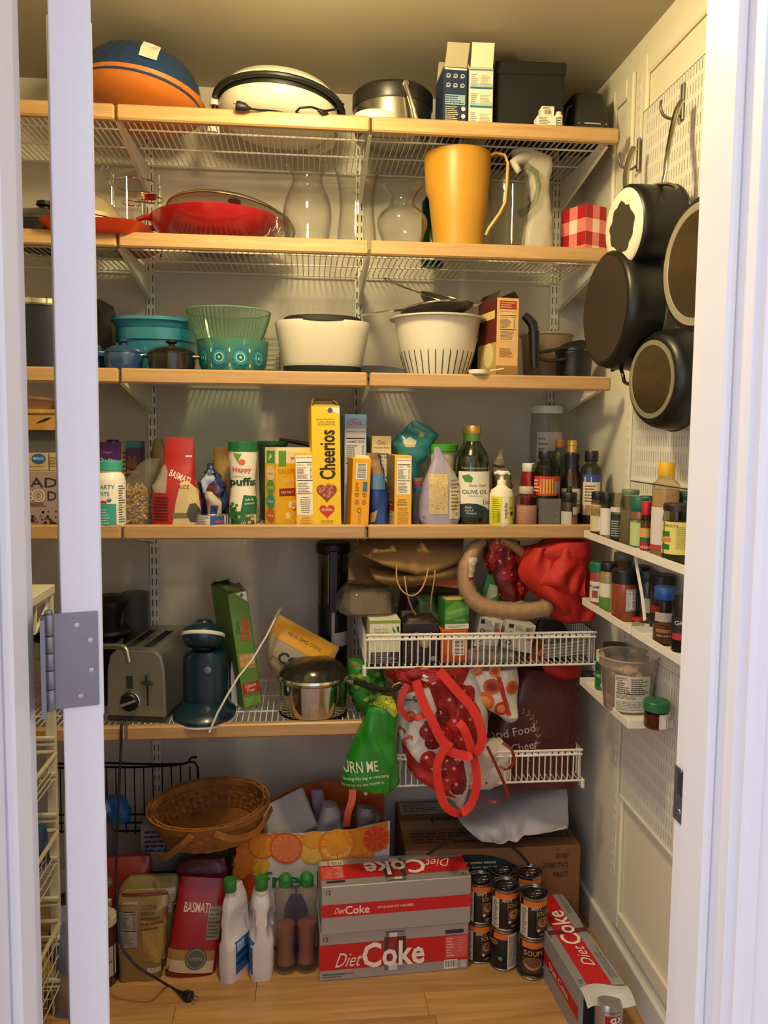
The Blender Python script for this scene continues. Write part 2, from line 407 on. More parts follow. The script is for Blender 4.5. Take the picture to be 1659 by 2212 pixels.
# ---------------------------------------------------------------- placing from the photograph
LIP = {1: 2.205, 2: 1.908, 3: 1.583, 4: 1.198, 5: .685}      # top of each wooden front
ZS = {k: v-.007 for k, v in LIP.items()}                      # wire surface behind it
YF, YB, XR, XL, ZC = 2.0, 2.42, .835, -1.12, 2.425
def zof(n): return ZS[n] if isinstance(n, int) and n in ZS else n
def spot(xl, xr, yt, n, Y):
    zb = zof(n); m = (xl+xr)/2
    cx = A(m, (yt+yt)/2, Y).x; base = A(m, yt, Y)
    # x at base height for the same pixel column
    w_ = A(xr, yt+40, Y).x-A(xl, yt+40, Y).x
    return A(m, yt+60, Y).x, w_, base.z-zb
def carton(name, label, xl, xr, yt, n, Y, d, col, rz=0., group=None, cat='box', rx=0., rough=.5, dx=0., ry=0.):
    cx, w_, h_ = spot(xl, xr, yt, n, Y); zb = zof(n)
    t = thing(name, label, cat, (cx+dx, Y, zb), rz, group, rx, ry)
    m = MB().box(-w_/2, w_/2, 0, d, 0, h_, b=.0012); part(m, 'carton', mat(col, rough), t, smooth=0)
    p = Pr(m, w_, h_)
    return t, p, m, w_, h_
def flaps(t, w_, h_, d, hx, angs=(1.9, .5, 1.2, 1.2), t_=.0008, ins='8a6a48', L=.5):
    """four open flaps round the top edge"""
    m = MB(); a, b, c, e = angs; k = d*L
    m.box(-w_/2+.002, w_/2-.002, 0, t_, 0, k, T_(0, 0, h_) @ Rx(-(PI/2-a)))
    m.box(-w_/2+.002, w_/2-.002, 0, t_, 0, k, T_(0, d, h_) @ Rx(PI/2-b))
    k = w_*L
    m.box(0, t_, .002, d-.002, 0, k, T_(-w_/2, 0, h_) @ Ry(PI/2-c)); m.box(-t_, 0, .002, d-.002, 0, k, T_(w_/2, 0, h_) @ Ry(-(PI/2-e)))
    part(m, 'flaps', mat(hx, .6), t, smooth=0)
def prof(px, Y, n, rows):
    """rows (y_pixel, half_width_pixels) of a round thing centred on pixel column px -> cx and (r, z) from the base up"""
    zb = zof(n); out = []
    for y, hw in sorted(rows, key=lambda q: -q[0]):
        a, b = A(px-hw, y, Y), A(px+hw, y, Y); out.append(((b.x-a.x)/2, (a.z+b.z)/2-zb))
    cx = A(px, sum(q[0] for q in rows)/len(rows), Y).x
    out[0] = (out[0][0], 0.)
    return cx, out
def bagrings(rows, Y, n, depth, sub=2, org=None, taper=True):
    """rows (y_pixel, x_left, x_right[, depth_factor]) -> origin x and rings for loft(); local origin at (cx, Y, zb)"""
    zb = zof(n); R = []
    for q in sorted(rows, key=lambda q: -q[0]):
        y, a, b = q[:3]; k = q[3] if len(q) > 3 else 1.
        p0, p1 = A(a, y, Y), A(b, y, Y); R.append([(p0.z+p1.z)/2-zb, (p1.x-p0.x)/2, depth/2*k, (p0.x+p1.x)/2])
    if isinstance(n, int): R[0][0] = 0.
    cx = R[0][3] if org is None else org; out = []
    for i in range(len(R)-1):
        for j in range(sub):
            t = j/sub; t2 = t; out.append([R[i][k]*(1-t2)+R[i+1][k]*t2 for k in range(4)])
    out.append(R[-1])
    return cx, [(z, a, b, c-cx, 0) for z, a, b, c in out]
def bag(name, label, rows, Y, n, depth, hx, cat='bag', e=2.6, amp=.006, freq=22, seed=1, rough=.45, sub=3, group=None, material=None, body='bag_body', nn=44, coat=0., ridge=1.):
    cx, R = bagrings(rows, Y, n, depth, sub)
    t = thing(name, label, cat, (cx, Y, zof(n)), 0, group); m = MB().loft(R, nn, e, amp, freq, seed, ridge=ridge)
    part(m, body, material or mat(hx, rough, coat=coat), t, smooth=50)
    W = max(r[1] for r in R)*2; xm = (min(r[3]-r[1] for r in R)+max(r[3]+r[1] for r in R))/2; W = max(r[3]+r[1] for r in R)-min(r[3]-r[1] for r in R)
    z0 = R[0][0]; p = Pr(m, W, R[-1][0]-z0, org=(xm, 0, z0), res=10, off=.0012)
    return t, p, m
def turned(name, label, px, Y, n, rows, hx=None, cat='bottle', material=None, body='bottle_body', wall=0., seg=32, group=None, rough=.35, sy=1., rz=0.):
    cx, P = prof(px, Y, n, rows); t = thing(name, label, cat, (cx, Y, zof(n)), rz, group)
    m = MB().lathe(P, seg, wall=wall, sy=sy); part(m, body, material or mat(hx, rough), t)
    W = 2*max(r for r, z in P); p = Pr(m, W, P[-1][1], res=10, off=.0006)
    return t, p, P, m
def lid(t, P0, z0, z1, r, hx, name='cap', rib=False, rough=.4, label=None, metal=0.):
    m = MB().lathe([(r*.97, z0), (r, z0+.001), (r, z1-.002), (r*.94, z1)], 28, fn=(lambda a, z: 1+.015*math.cos(a*28)) if rib else None)
    return part(m, name, mat(hx, rough, metal), t, label)
# ================================================================ the room
PAINT = mat('ccc6ba', .6, bump=.04, bs=300, var=.015); CREAM = mat('e9e3d0', .55, bump=.04, bs=300, var=.015); CEIL = mat('a89f8c', .75, var=.015)
GLOSSW = mat('e9e7ea', .35, var=.01, bump=.02, bs=40); METALW = mat('e4e1d8', .35, var=.01)
hall = struct(MB().box(-3.2, 3.2, -3.2, .74, -.02, -.0005), 'floor_hall', wood('8a5a30', 'a9733f'))
fl = struct(MB().box(-1.2, .9, .745, 2.5, -.03, -.004), 'floor', mat('5a3a20', .6))
rd = random.Random(4); PLANK = wood('a87c48', 'cda067', (1.0, 14, 14), .32, .10, 'p')
y = .75; k = 0
while y < 2.44:
    x = -1.15 - rd.random()*.5; 
    while x < .84:
        L = rd.uniform(.55, 1.0); a, b = max(x, -1.13), min(x+L, .838)
        if b > a+.02: part(MB().box(a+.0006, b-.0006, y+.0005, min(y+.0825, 2.44), -.004, rd.uniform(-.0003, 0), b=.0004), 'plank', PLANK, fl, smooth=0)
        x += L
    y += .083
struct(MB().box(-1.2, .9, YB, YB+.1, -.03, 2.5), 'wall_back', PAINT)
struct(MB().box(XL-.1, XL, .86, YB, -.03, 2.5), 'wall_left', PAINT)
struct(MB().box(XR, XR+.1, .86, YB, -.03, 2.5), 'wall_right', CREAM)
struct(MB().box(-1.22, .94, .745, 2.52, ZC, ZC+.08), 'ceiling', CEIL)
m = MB().box(-3.2, -.312, .745, .86, -.02, 2.6); m.box(.452, 3.2, .745, .86, -.02, 2.6); m.box(-.312, .452, .745, .86, 2.06, 2.6)
struct(m, 'wall_front', PAINT)
# door lining, stops and casing
m = MB().box(-.312, -.29, .742, .862, 0, 2.06, b=.001); m.box(-.29, -.279, .77, .815, 0, 2.03, b=.003); struct(m, 'trim_1', GLOSSW)
m = MB().box(.43, .452, .742, .862, 0, 2.06, b=.001); m.box(.4195, .43, .772, .826, 0, 2.03, b=.003); struct(m, 'trim_2', GLOSSW)
m = MB().box(-.29, .43, .742, .862, 2.04, 2.06); m.box(-.29, .43, .77, .82, 2.03, 2.04); struct(m, 'trim_3', GLOSSW)
def casing(x0, s):
    pts = [(0, .742), (0, .732), (.006, .728), (.018, .728), (.022, .733), (.05, .729), (.07, .724), (.082, .724), (.085, .742)]
    m = MB(); n = len(pts); m.add([(x0+s*a, b, z) for z in (0, 2.14) for a, b in pts], [tuple(range(n)), tuple(range(2*n-1, n-1, -1))]+[(i, (i+1) % n, (i+1) % n+n, i+n) for i in range(n)])
    return m
struct(casing(.4365, 1), 'trim_4', GLOSSW); struct(casing(-.2965, -1), 'trim_5', GLOSSW)
struct(MB().box(-.38, .52, .724, .742, 2.062, 2.14, b=.003), 'trim_6', GLOSSW)
# strike plate let into the right lining
t = thing('strike_plate', 'dull steel strike plate let into the right door jamb', 'plate', (.43, .845, 1.045))
z0, z1 = A(1465, 1775, .85).z-1.045, A(1468, 1660, .85).z-1.045
part(MB().box(-.0015, .0005, -.012, .017, z0, z1, b=.0004), 'plate', mat('9aa0b4', .35, .9), t, smooth=0)
part(MB().prism([(0, z0*.35), (.006, z0*.2), (.006, z1*.2), (0, z1*.35)], .017, .0185), 'lip', mat('9aa0b4', .35, .9), t, smooth=0)
part(MB().box(-.0019, -.0014, -.004, .008, z0*.45, z1*.45), 'latch_hole', mat('2b2c33', .6), t, smooth=0)
for zz in (z0*.78, z1*.78): part(MB().lathe([(.0035, -.0005), (.003, .0006)], 12, T_(-.0016, .002, zz) @ Ry(-PI/2)), 'screw', mat('b9bcc8', .3, .9), t)
# open door leaf, seen end-on with its hinge
da = math.radians(15.8)
door = thing('door_1', None, None, (-.243, .872, 0), da); del door['label'], door['category']; door['kind'] = 'structure'
part(MB().box(-.0205, .0205, 0, .715, .008, 2.03, b=.0012), 'door_leaf', GLOSSW, door, smooth=0)
for s in (-1, 1):
    for (a, b) in ((.15, .95), (1.08, 1.9)):
        m = MB()
        for q in ((.11, .13, a, b), (.585, .605, a, b), (.13, .585, a, a+.02), (.13, .585, b-.02, b)): m.box(min(s*.0205, s*.0245), max(s*.0205, s*.0245), q[0], q[1], q[2], q[3], b=.001)
        part(m, 'panel_moulding', GLOSSW, door, smooth=0)
HINGE = mat('8e8c94', .42, .75, bump=.03)
z0, z1 = A(150, 1530, .865).z, A(150, 1325, .865).z
pl = part(MB().box(-.030, .0165, -.0022, .0004, z0, z1, b=.0004), 'hinge_leaf', HINGE, door, 'brushed steel hinge leaf with four screws', smooth=0)
for zz, xx in ((.13, .9), (.3, .2), (.62, .18), (.885, .78)):
    z = z1-(z1-z0)*zz; x = .0165-.036*xx*.6-.002 if xx > .5 else .0165-.036*xx-.001
    scw = MB().lathe([(.0030, 0), (.0027, .0008), (.0016, .0009)], 16, T_(x, -.0022, z) @ Rx(PI/2))
    scw.box(-.0024, .0024, 0, .0004, -.0004, .0004, T_(x, -.0034, z)); scw.box(-.0004, .0004, 0, .0004, -.0024, .0024, T_(x, -.0034, z))
    o = part(scw, 'screw', mat('c2c0c4', .3, .9), pl)
kn = MB()
for i, (a, b) in enumerate(((0, .22), (.23, .42), (.43, .6), (.61, .78), (.79, 1))): kn.lathe([(.0052, 0), (.0055, .0008), (.0055, (b-a)*(z1-z0)-.0008), (.0052, (b-a)*(z1-z0))], 18, T_(-.033, -.004, z0+a*(z1-z0)))
kn.lathe([(.004, 0), (.0045, .003), (.003, .005)], 14, T_(-.033, -.004, z1))
part(kn, 'hinge_knuckle', HINGE, door)
part(MB().box(-.0405, -.036, -.030, -.001, z0, z1), 'jamb_leaf', HINGE, door, smooth=0)
# right wall mouldings and skirtings
def bevel_strip(y0, y1, z0, z1, d=.011):
    m = MB(); m.box(XR-d, XR, y0, y1, z0, z1, b=.004); return m
m = bevel_strip(1.945, 2.0, .12, 2.365); 
for q in ((.95, 1.945, 2.315, 2.365), (.95, 1.945, .12, .17)): m.box(XR-.011, XR, *q, b=.004)
struct(m, 'trim_7', CREAM)
m = bevel_strip(2.03, 2.07, 2.0, 2.36); m.box(XR-.011, XR, 2.07, 2.15, 2.31, 2.36, b=.004); m.box(XR-.011, XR, 2.15, 2.165, 2.0, 2.36, b=.004); struct(m, 'trim_8', CREAM)
struct(MB().box(XR-.013, XR, .86, 2.42, 0, .085, b=.003), 'baseboard_right', GLOSSW)
struct(MB().box(XL, XR-.013, 2.407, 2.42, 0, .085, b=.003), 'baseboard_back', GLOSSW)

# ================================================================ shelf hardware
def standard(x, name_label, y=None, z0=.05, z1=2.36, right=False):
    t = thing('shelf_standard', name_label, 'shelf rail', (x, YB, 0) if not right else (XR, y, 0), 0 if not right else -PI/2, 'slotted wall rails')
    m = MB(); D = -.012
    for a, b in ((-.012, -.0078), (-.0042, .0042), (.0078, .012)): m.box(a, b, D, -.002, z0, z1)
    z = z0+.01
    while z < z1:
        for a, b in ((-.0078, -.0042), (.0042, .0078)): m.box(a, b, D, -.004, z, z+.0125)
        z += .032
    part(m, 'rail', METALW, t, smooth=0); part(MB().box(-.0115, .0115, -.0025, -.0005, z0, z1), 'rail_slot_shade', mat('5c5850', .8), t, smooth=0)  # dark sheet over the wall stands in for shade inside the slots
SX = (-1.075, -.457, .152, .772)
standard(SX[1], 'white slotted wall rail left of centre, behind the toaster'); standard(SX[2], 'white slotted wall rail at the middle of the back wall')
standard(SX[3]-.02, 'white slotted wall rail near the right corner of the back wall'); standard(SX[0]+.02, 'white slotted wall rail in the left corner behind the open door')
standard(0, 'slim white slotted rail on the right wall beside the pegboards', y=1.985, z0=.25, z1=2.33, right=True)
LIPW = wood('b08a5c', 'c4a070', (1.5, 10, 30), .4, .04, 'lip')
NAMES = {1: 'top shelf', 2: 'second shelf from the top', 3: 'third shelf from the top', 4: 'fourth shelf from the top', 5: 'lowest shelf'}
COLN = ('left end behind the door', 'middle section', 'right section')
for n in LIP:
    for c in range(3):
        if n == 5 and c == 2: continue
        x0, x1 = SX[c]+.003, SX[c+1]-.003
        if c == 2: x1 = .781
        t = thing('wire_shelf', 'white wire shelf with wooden front, %s, %s' % (NAMES[n], COLN[c]), 'shelf', (0, 0, 0), 0, 'wire shelves with wooden fronts')
        zt = LIP[n]
        part(MB().box(x0, x1, YF, YF+.022, zt-.036, zt, b=.004), 'wooden_front', LIPW, t)
        m = MB(); zw = zt-.0095; x = x0+.006
        while x < x1-.004:
            m.box(x-.0013, x+.0013, YF+.021, YB-.017, zw-.0013, zw+.0013); m.box(x-.0013, x+.0013, YF+.021, YF+.024, zw-.02, zw); x += .0155
        part(m, 'wire_grid', METALW, t, kind='stuff', smooth=0)
        for yy, rr in ((YF+.026, .0025), (YF+.13, .0026), (YF+.26, .0026), (YB-.018, .003)):
            part(MB().tube([(x0+.002, yy, zw-.004), (x1-.002, yy, zw-.004)], rr, 8), 'cross_wire', METALW, t)
    for c in range(4):
        if n == 5 and c == 3: continue
        x = SX[c] if c < 3 else SX[3]-.012
        if c == 0: x += .02
        t = thing('shelf_bracket', 'white sheet-metal bracket under the %s, %s rail' % (NAMES[n], ('leftmost', 'left', 'middle', 'right')[c]), 'bracket', (x, 0, LIP[n]), 0, 'shelf brackets')
        q = [(YF+.02, -.018), (YB-.012, -.018), (YB-.012, -.10), (YB-.03, -.098), (YF+.03, -.036)]
        m = MB(); m.add([(sx, a, b) for sx in (-.0011, .0011) for a, b in q], [tuple(range(5)), (9, 8, 7, 6, 5)]+[(i, i+5, (i+1) % 5+5, (i+1) % 5) for i in range(5)])
        m.add([(sx, a, b) for sx in (-.0045, .0045) for a, b in ((YB-.03, -.098), (YF+.03, -.036), (YF+.03, -.038), (YB-.03, -.100))], [(0, 1, 5, 4), (3, 7, 6, 2), (0, 4, 7, 3), (1, 2, 6, 5)])
        part(m, 'bracket_arm', METALW, t, smooth=0)
def basket(label, x0, x1, y0, y1, zt, zb, step=.0158):
    t = thing('wire_basket', label, 'wire basket', ((x0+x1)/2, y0, zb), 0, 'white pull-out wire baskets'); cx = (x0+x1)/2
    a, b, h, d = x0-cx, x1-cx, zt-zb, y1-y0
    part(MB().tube([(a, 0, h), (b, 0, h), (b, d, h), (a, d, h)], .0034, 8, closed=True), 'rim', METALW, t)
    part(MB().tube([(a, -.001, h-.012), (b, -.001, h-.012)], .003, 8), 'rim_wire', METALW, t)
    part(MB().tube([(a, 0, 0), (b, 0, 0), (b, d, 0), (a, d, 0)], .003, 8, closed=True), 'bottom_frame', METALW, t)
    m = MB(); x = a+.008
    while x < b-.004:
        m.box(x-.0014, x+.0014, -.002, .001, 0, h); m.box(x-.0014, x+.0014, 0, d, -.001, .0016); m.box(x-.0014, x+.0014, d-.001, d+.001, 0, h); x += step
    y = .012
    while y < d:
        for q in (a, b): m.box(q-.0014, q+.0014, y-.0014, y+.0014, 0, h)
        y += step
    part(m, 'wire_grid', METALW, t, kind='stuff', smooth=0)
    m = MB(); x = a+.004
    while x < b-.02: m.box(x, x+.013, -.0015, .0008, h-.0098, h-.0045); x += .0185
    part(m, 'rim_clips', METALW, t, kind='stuff', smooth=0)
    for q in (a-.004, b+.004): part(MB().box(q-.005, q+.005, -.006, .02, -.022, .004, b=.003), 'runner_end', METALW, t)
    return t
basket('white wire basket full of tea boxes under the fourth shelf', .152, .762, 2.0, 2.36, .912, .826)
basket('lower white wire basket holding the maroon bag', .16, .745, 2.03, 2.38, A(1200, 1621, 2.03).z, A(1200, 1687, 2.03).z)
# ---------------------------------------------------------------- pegboards on the right wall
XPB = .818
zz = [.49, .905, 1.32, 1.77, 2.225]
PB = ('lowest, under the bottom spice rack', 'behind the two lower spice racks', 'behind the top spice rack and small skillet', 'topmost, behind the hanging saucepan')
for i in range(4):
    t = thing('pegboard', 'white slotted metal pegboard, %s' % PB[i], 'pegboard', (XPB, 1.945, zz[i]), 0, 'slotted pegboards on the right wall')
    hh = zz[i+1]-zz[i]-.002; L = .385; rows = int(hh/.035); rp = hh/rows; m = MB(); X0, X1 = 0, .0011
    for r in range(rows):
        m.box(X0, X1, -L, 0, r*rp, r*rp+rp*.34)
        z0 = r*rp+rp*.34; z1 = (r+1)*rp; yy = -.018
        m.box(X0, X1, -.018, 0, z0, z1); m.box(X0, X1, -L, -L+.015, z0, z1)
        while yy > -L+.02:
            m.box(X0, X1, yy-.0097, yy, z0, z1); yy -= .0127
    m.box(X0, .012, -.002, 0, 0, hh); m.box(X0, .012, -L, 0, hh-.002, hh); m.box(-.003, .001, -L, 0, -.001, .004)
    part(m, 'panel', METALW, t, smooth=0)
    part(MB().box(.0085, .0095, -L+.004, -.004, .004, hh-.004), 'board_slot_shade', mat('4a463e', .8), t, smooth=0)  # added dark sheet: the hollow's shade behind the slots, put in as colour
# ---------------------------------------------------------------- ceiling lamp (its glow is what lights the upper shelves)
t = thing('ceiling_lamp', 'round ceiling lamp just outside the top of the frame', 'lamp', (LAMP[0], LAMP[1], ZC))
part(MB().lathe([(.09, -.018), (.092, 0)], 40), 'base_plate', METALW, t)
lm = bpy.data.materials.new('lit_glass'); lm.use_nodes = True; b_ = lm.node_tree.nodes['Principled BSDF']
b_.inputs['Emission Color'].default_value = (1, .7, .35, 1); b_.inputs['Emission Strength'].default_value = 6; b_.inputs['Base Color'].default_value = (.9, .85, .75, 1)
part(MB().lathe([(.02, -.050), (.05, -.044), (.075, -.03), (.085, -.018)], 40), 'shade', lm, t)
# ---------------------------------------------------------------- spice racks
def rack(label, y0, y1, z, x0=.712, x1=.816, h=.018):
    t = thing('spice_rack', label, 'rack', (x0, y0, z), 0, 'white spice racks on the pegboard')
    part(MB().box(0, x1-x0, y1-y0, 0, -.0015, 0), 'tray', METALW, t, smooth=0)
    part(MB().box(-.001, .0012, y1-y0, 0, -.006, h-.006, b=.0004), 'front_lip', METALW, t, smooth=0)
    for yy in (0, y1-y0): part(MB().box(0, x1-x0, yy-.0012, yy+.0012, -.006, h-.006, b=.0004), 'end_lip', METALW, t, smooth=0)
    return t
RZ1 = XP(1262, 1156, .712).z; RZ1b = XP(1480, 1235, .712).z
RZ2 = XP(1258, 1303, .712).z; RZ3 = XP(1253, 1472, .712).z
ZR = {1: (RZ1+RZ1b)/2, 2: (RZ2+XP(1470, 1428, .712).z)/2, 3: (RZ3+XP(1357, 1570, .712).z)/2}
rack('top white spice rack, left section beside the fourth shelf', XP(1262, 1156, .712).y, XP(1370, 1190, .712).y, ZR[1])
rack('top white spice rack, right section under the honey-coloured jars', XP(1372, 1190, .712).y, 1.30, ZR[1])
rack('middle white spice rack, left section with the red spice jar', XP(1258, 1303, .712).y, XP(1362, 1355, .712).y, ZR[2])
rack('middle white spice rack, right section with blue-capped shaker', XP(1366, 1357, .712).y, 1.30, ZR[2])
rack('lowest white spice rack with the clear tub', XP(1253, 1472, .712).y, XP(1357, 1570, .712).y, ZR[3])
# leaning white strip between the racks
t = thing('metal_strip', 'narrow white metal strip leaning between top and middle spice racks', 'strip', (0, 0, 0))
part(MB().ribbon([XP(1371, 1192, .735), XP(1377, 1232, .732), XP(1386, 1280, .728), XP(1393, 1340, .722)], .010, .002, side=(0, 1, .15)), 'strip', METALW, t)
# ================================================================ top shelf
n = 1; z1 = ZS[1]
def tilted(name, label, cat, px, py, Y, n_, rx=0, ry=0, rz=0, group=None, dz=0):
    p = A(px, py, Y); return thing(name, label, cat, (p.x, Y, zof(n_)+dz), rz, group, rx, ry)
# terracotta dish with a fluted blue dish upside down on it
p = A(300, 240, 2.16)
t = thing('terracotta_dish', 'wide orange terracotta dish tilted under the blue fluted dish on top shelf', 'dish', (p.x, 2.16, z1+.026), 0, None, -.10, .10)
part(MB().lathe([(.06, 0), (.07, .004), (.125, .016), (.150, .036), (.160, .052), (.163, .060)], 48, wall=.005), 'dish_body', mat('c8742c', .45), t)
t = thing('fluted_dish', 'dark blue fluted ceramic dish upside down with white square sticker', 'dish', (p.x+.004, 2.162, z1+.072), 0, None, -.10, .12)
flu = lambda a, z: 1+.022*math.cos(a*30)*max(0, 1-z*7)
P_ = [(.158, 0), (.156, .01), (.148, .04), (.136, .07), (.118, .092), (.112, .097), (.06, .099), (.001, .099)]
flu2 = lambda a, z: 1+.016*math.cos(a*26)*min(1, z*14)
m = MB().lathe([(r, z) for r, z in P_[:-1]], 104, fn=flu2); part(m, 'dish_body', mat('1e3a66', .22, coat=.5), t)
q = Pr(m, .3, .1, res=14, off=.004); q.rect(.56, .42, .69, .92, 'f4efe0', 0); q.rect(.575, .47, .675, .87, 'dcd6c4', 1); q.done(t, 'sticker', 'white square paper sticker')
# white waffle iron
p = A(600, 240, 2.17); cx = p.x
t = thing('waffle_iron', 'white round waffle iron with black handle band on top shelf', 'waffle iron', (cx, 2.17, z1+.012), 0, None, -.05, .06)
part(MB().lathe([(.06, .0), (.09, .004), (.125, .012), (.148, .032), (.155, .05), (.155, .060)], 48), 'lower_shell', mat('e8e2cf', .35), t)
part(MB().lathe([(.155, .082), (.153, .094), (.135, .112), (.10, .120), (.03, .122)], 48), 'upper_shell', mat('e8e2cf', .35), t)
part(MB().lathe([(.150, .058), (.156, .061), (.157, .072), (.156, .081), (.150, .084)], 48), 'seal_band', mat('1d1e1c', .4), t)
hb = [(.165*math.cos(a), .165*math.sin(a), .070+.006*math.sin((a+PI))) for a in [PI+i*PI/18 for i in range(0, 19)]]
part(MB().tube(hb, .009, 10, flat=.8), 'handle_band', mat('20211f', .4), t)
part(MB().tube([(.14*math.cos(a), .10+.12*math.sin(a), .05+.0*a) for a in [-.6+i*.22 for i in range(8)]], .018, 10), 'hinge_arm', mat('e6e0cc', .4), t)
m = MB().lathe([(.017, 0), (.014, .03), (.012, .036)], 16, T_(-.165, -.01, -.018)); m.lathe([(.013, 0), (.014, .004), (.014, .018), (.010, .022)], 16, T_(-.165, -.01, .052)); part(m, 'stand_foot', mat('e8e2cf', .4), t)
part(MB().lathe([(.008, .015), (.008, .056)], 12, T_(-.165, -.01, 0)), 'foot_post', BLACK, t)
# its cord, with plug over the wooden front
t = thing('power_cord', 'black cord with plug hanging over the top shelf front', 'cord', (0, 0, 0)); Z = LIP[1]
c0 = A(700, 236, 2.02)
part(MB().tube([A(742, 225, 2.10), A(728, 236, 2.04), A(700, 240, 2.012), A(672, 231, 1.994), A(648, 233, 1.992), A(640, 241, 2.0), A(648, 246, 2.03), A(640, 248, 2.08)], .0028, 8), 'cord', BLACK, t)
part(MB().tube([A(700, 240, 2.012), A(706, 246, 2.0), A(696, 244, 1.992), A(688, 238, 1.995)], .0045, 8), 'cord_tie', BLACK, t)
part(MB().tube([A(640, 250, 2.09), A(610, 243, 2.04), A(585, 239, 2.01), A(560, 238, 1.994), A(541, 235, 1.988)], .0027, 8), 'cord_end', BLACK, t)
pl = MB().tube([A(543, 235, 1.987), A(536, 234, 1.986), A(530, 232, 1.985), A(514, 229, 1.984), A(510, 228, 1.984)], [.003, .006, .010, .012, .010], 10); part(pl, 'plug', mat('17181a', .45), t)
part(MB().tube([A(510, 225, 1.984), A(502, 223, 1.983)], .0012, 6).tube([A(511, 235, 1.984), A(504, 235, 1.983)], .0012, 6), 'prongs', CHROME, t)
# steel bucket with black lid and white bowl in front
cx, P_ = prof(848, 2.17, 1, [(250, 76), (225, 82), (205, 84)])
t = thing('ice_bucket', 'brushed steel bucket with black lid and swing handle', 'bucket', (cx, 2.17, z1))
P_ = [(.076, 0), (.095, .006), (.101, .03), (.104, .085)]
part(MB().lathe(P_, 48), 'bucket_body', mat('9d978a', .3, 1.), t)
part(MB().lathe([(.105, .083), (.107, .087), (.107, .118), (.098, .128), (.04, .134)], 48), 'lid', mat('22211e', .35), t)
hd = [(.108*math.cos(a)*.25+.02, -.109*abs(math.sin(a))-.0, .115-.12*(1-math.sin(a))*0) for a in (0,)]
part(MB().tube([(.022, -.108, .112), (.030, -.112, .085), (.042, -.113, .05), (.05, -.108, .018), (.052, -.10, .003)], [.006, .006, .007, .008, .007], 10), 'handle', mat('c9c4b8', .22, 1.), t)
part(MB().lathe([(.009, 0), (.008, .004), (.003, .005)], 16, T_(.022, -.105, .114) @ Rx(PI/2)), 'handle_pivot', CHROME, t)
cx, P_ = prof(812, 2.07, 1, [(256, 46), (240, 46), (233, 42)])
t = thing('white_saucer', 'round white plastic dish leaning in front of the steel bucket', 'saucer', (cx, 2.065, z1+.01), 0, None, .12)
part(MB().lathe([(.045, 0), (.057, .004), (.058, .016), (.054, .022), (.045, .027), (.015, .029)], 40), 'lid_body', mat('efe9d8', .4), t)
# two printed cartons with open tops
t, q, m, W, Hh = carton('water_filter_box', 'tall navy blue printed carton with open flaps on top shelf', 958, 1009, 145, 1, 2.045, .11, '1e2f52', rz=.03)
flaps(t, W, Hh, .11, 'bfb59a', (2.2, 1.0, 1.25, 2.0))
q.rect(.03, .955, .97, .985, 'e8e4d6', 1)
for i in range(3):
    for j in range(2):
        u, v = .2+.3*i, .86-.15*j; q.ring(u, v, .055, .09, 'c9cfd8', 1, 10); q.rect(u-.09, v-.035, u+.02, v-.01, 'aab4c6', 2)
q.rect(.08, .40, .92, .56, '8fb0b8', 1); q.lines(.1, .41, .9, .55, 4, '22335a', 3)
q.lines(.08, .04, .72, .38, 11, 'c8c6b8', 9); q.disc(.85, .34, .09, 'e6e2d4'); q.disc(.85, .22, .09, 'e6e2d4'); q.lines(.75, .04, .95, .14, 3, 'c8c6b8', 2); q.done(t)
t, q, m, W, Hh = carton('filter_cartridge_box', 'tall white and pale blue printed carton with open flaps on top shelf', 1014, 1065, 146, 1, 2.04, .11, 'dcdccb', rz=-.03)
flaps(t, W, Hh, .11, 'e6e0cc', (1.9, .7, 2.3, .6))
q.rect(.0, .95, 1, .975, '4f7f9c', 1)
for a, b in ((.66, .69), (.36, .39)): q.rect(.03, a, .97, b, '2c5f84', 1); q.rect(.03, b, .97, b+.05, '9cc4cc', 1)
for a in (.93, .62, .32): q.text('ABC'[0:0] or ' ', .5, a, .02, '4a4a4a', L=2); q.lines(.06, a-.24, .36, a-.03, 7, '8c96a0', int(a*10)); q.lines(.45, a-.24, .95, a-.05, 8, 'a6a69a', int(a*31))
q.done(t)
# black storage box
cx, W, Hh = spot(1072, 1222, 132, 1, 2.06)
t = thing('storage_box', 'black fabric storage box with lid on the top shelf', 'box', (cx, 2.06, z1), -.05)
part(MB().box(-W/2+.003, W/2-.003, .003, .27, 0, Hh-.03, b=.003), 'box_body', mat('0f1012', .8, bump=.25, bs=500), t, smooth=0)
part(MB().box(-W/2, W/2, 0, .273, Hh-.032, Hh, b=.003), 'lid', mat('101113', .78, bump=.25, bs=500), t, smooth=0)
t, q, m, W, Hh = carton('bulb_box', 'small white carton lying below the smallest barcoded box', 1160, 1201, 249, 1, 2.015, .035, 'ece8da')
q.lines(.06, .35, .7, .9, 5, '8a8478', 3); q.done(t); zb = z1+Hh
cx, W, H2 = spot(1169, 1196, 229, zb, 2.018)
t = thing('tiny_box', 'tiny white barcoded box on the small white carton', 'box', (cx, 2.018, zb)); m = MB().box(-W/2, W/2, 0, .03, 0, H2, b=.001); part(m, 'carton', mat('ece8da'), t, smooth=0)
q = Pr(m, W, H2); q.lines(.1, .62, .9, .9, 2, '6a655a', 1); q.barcode(.2, .1, .8, .6, seed=8, paper='ddd8c8', n=9); q.done(t)
t, q, P_, m = turned('pill_bottle', 'tiny white bottle beside the small cartons on top shelf', 1206, 2.03, 1, [(266, 9), (250, 9), (247, 6), (243, 6)], 'e4dfd0'); q.lines(.3, .2, .7, .7, 4, '3a3a38', 2); q.done(t)
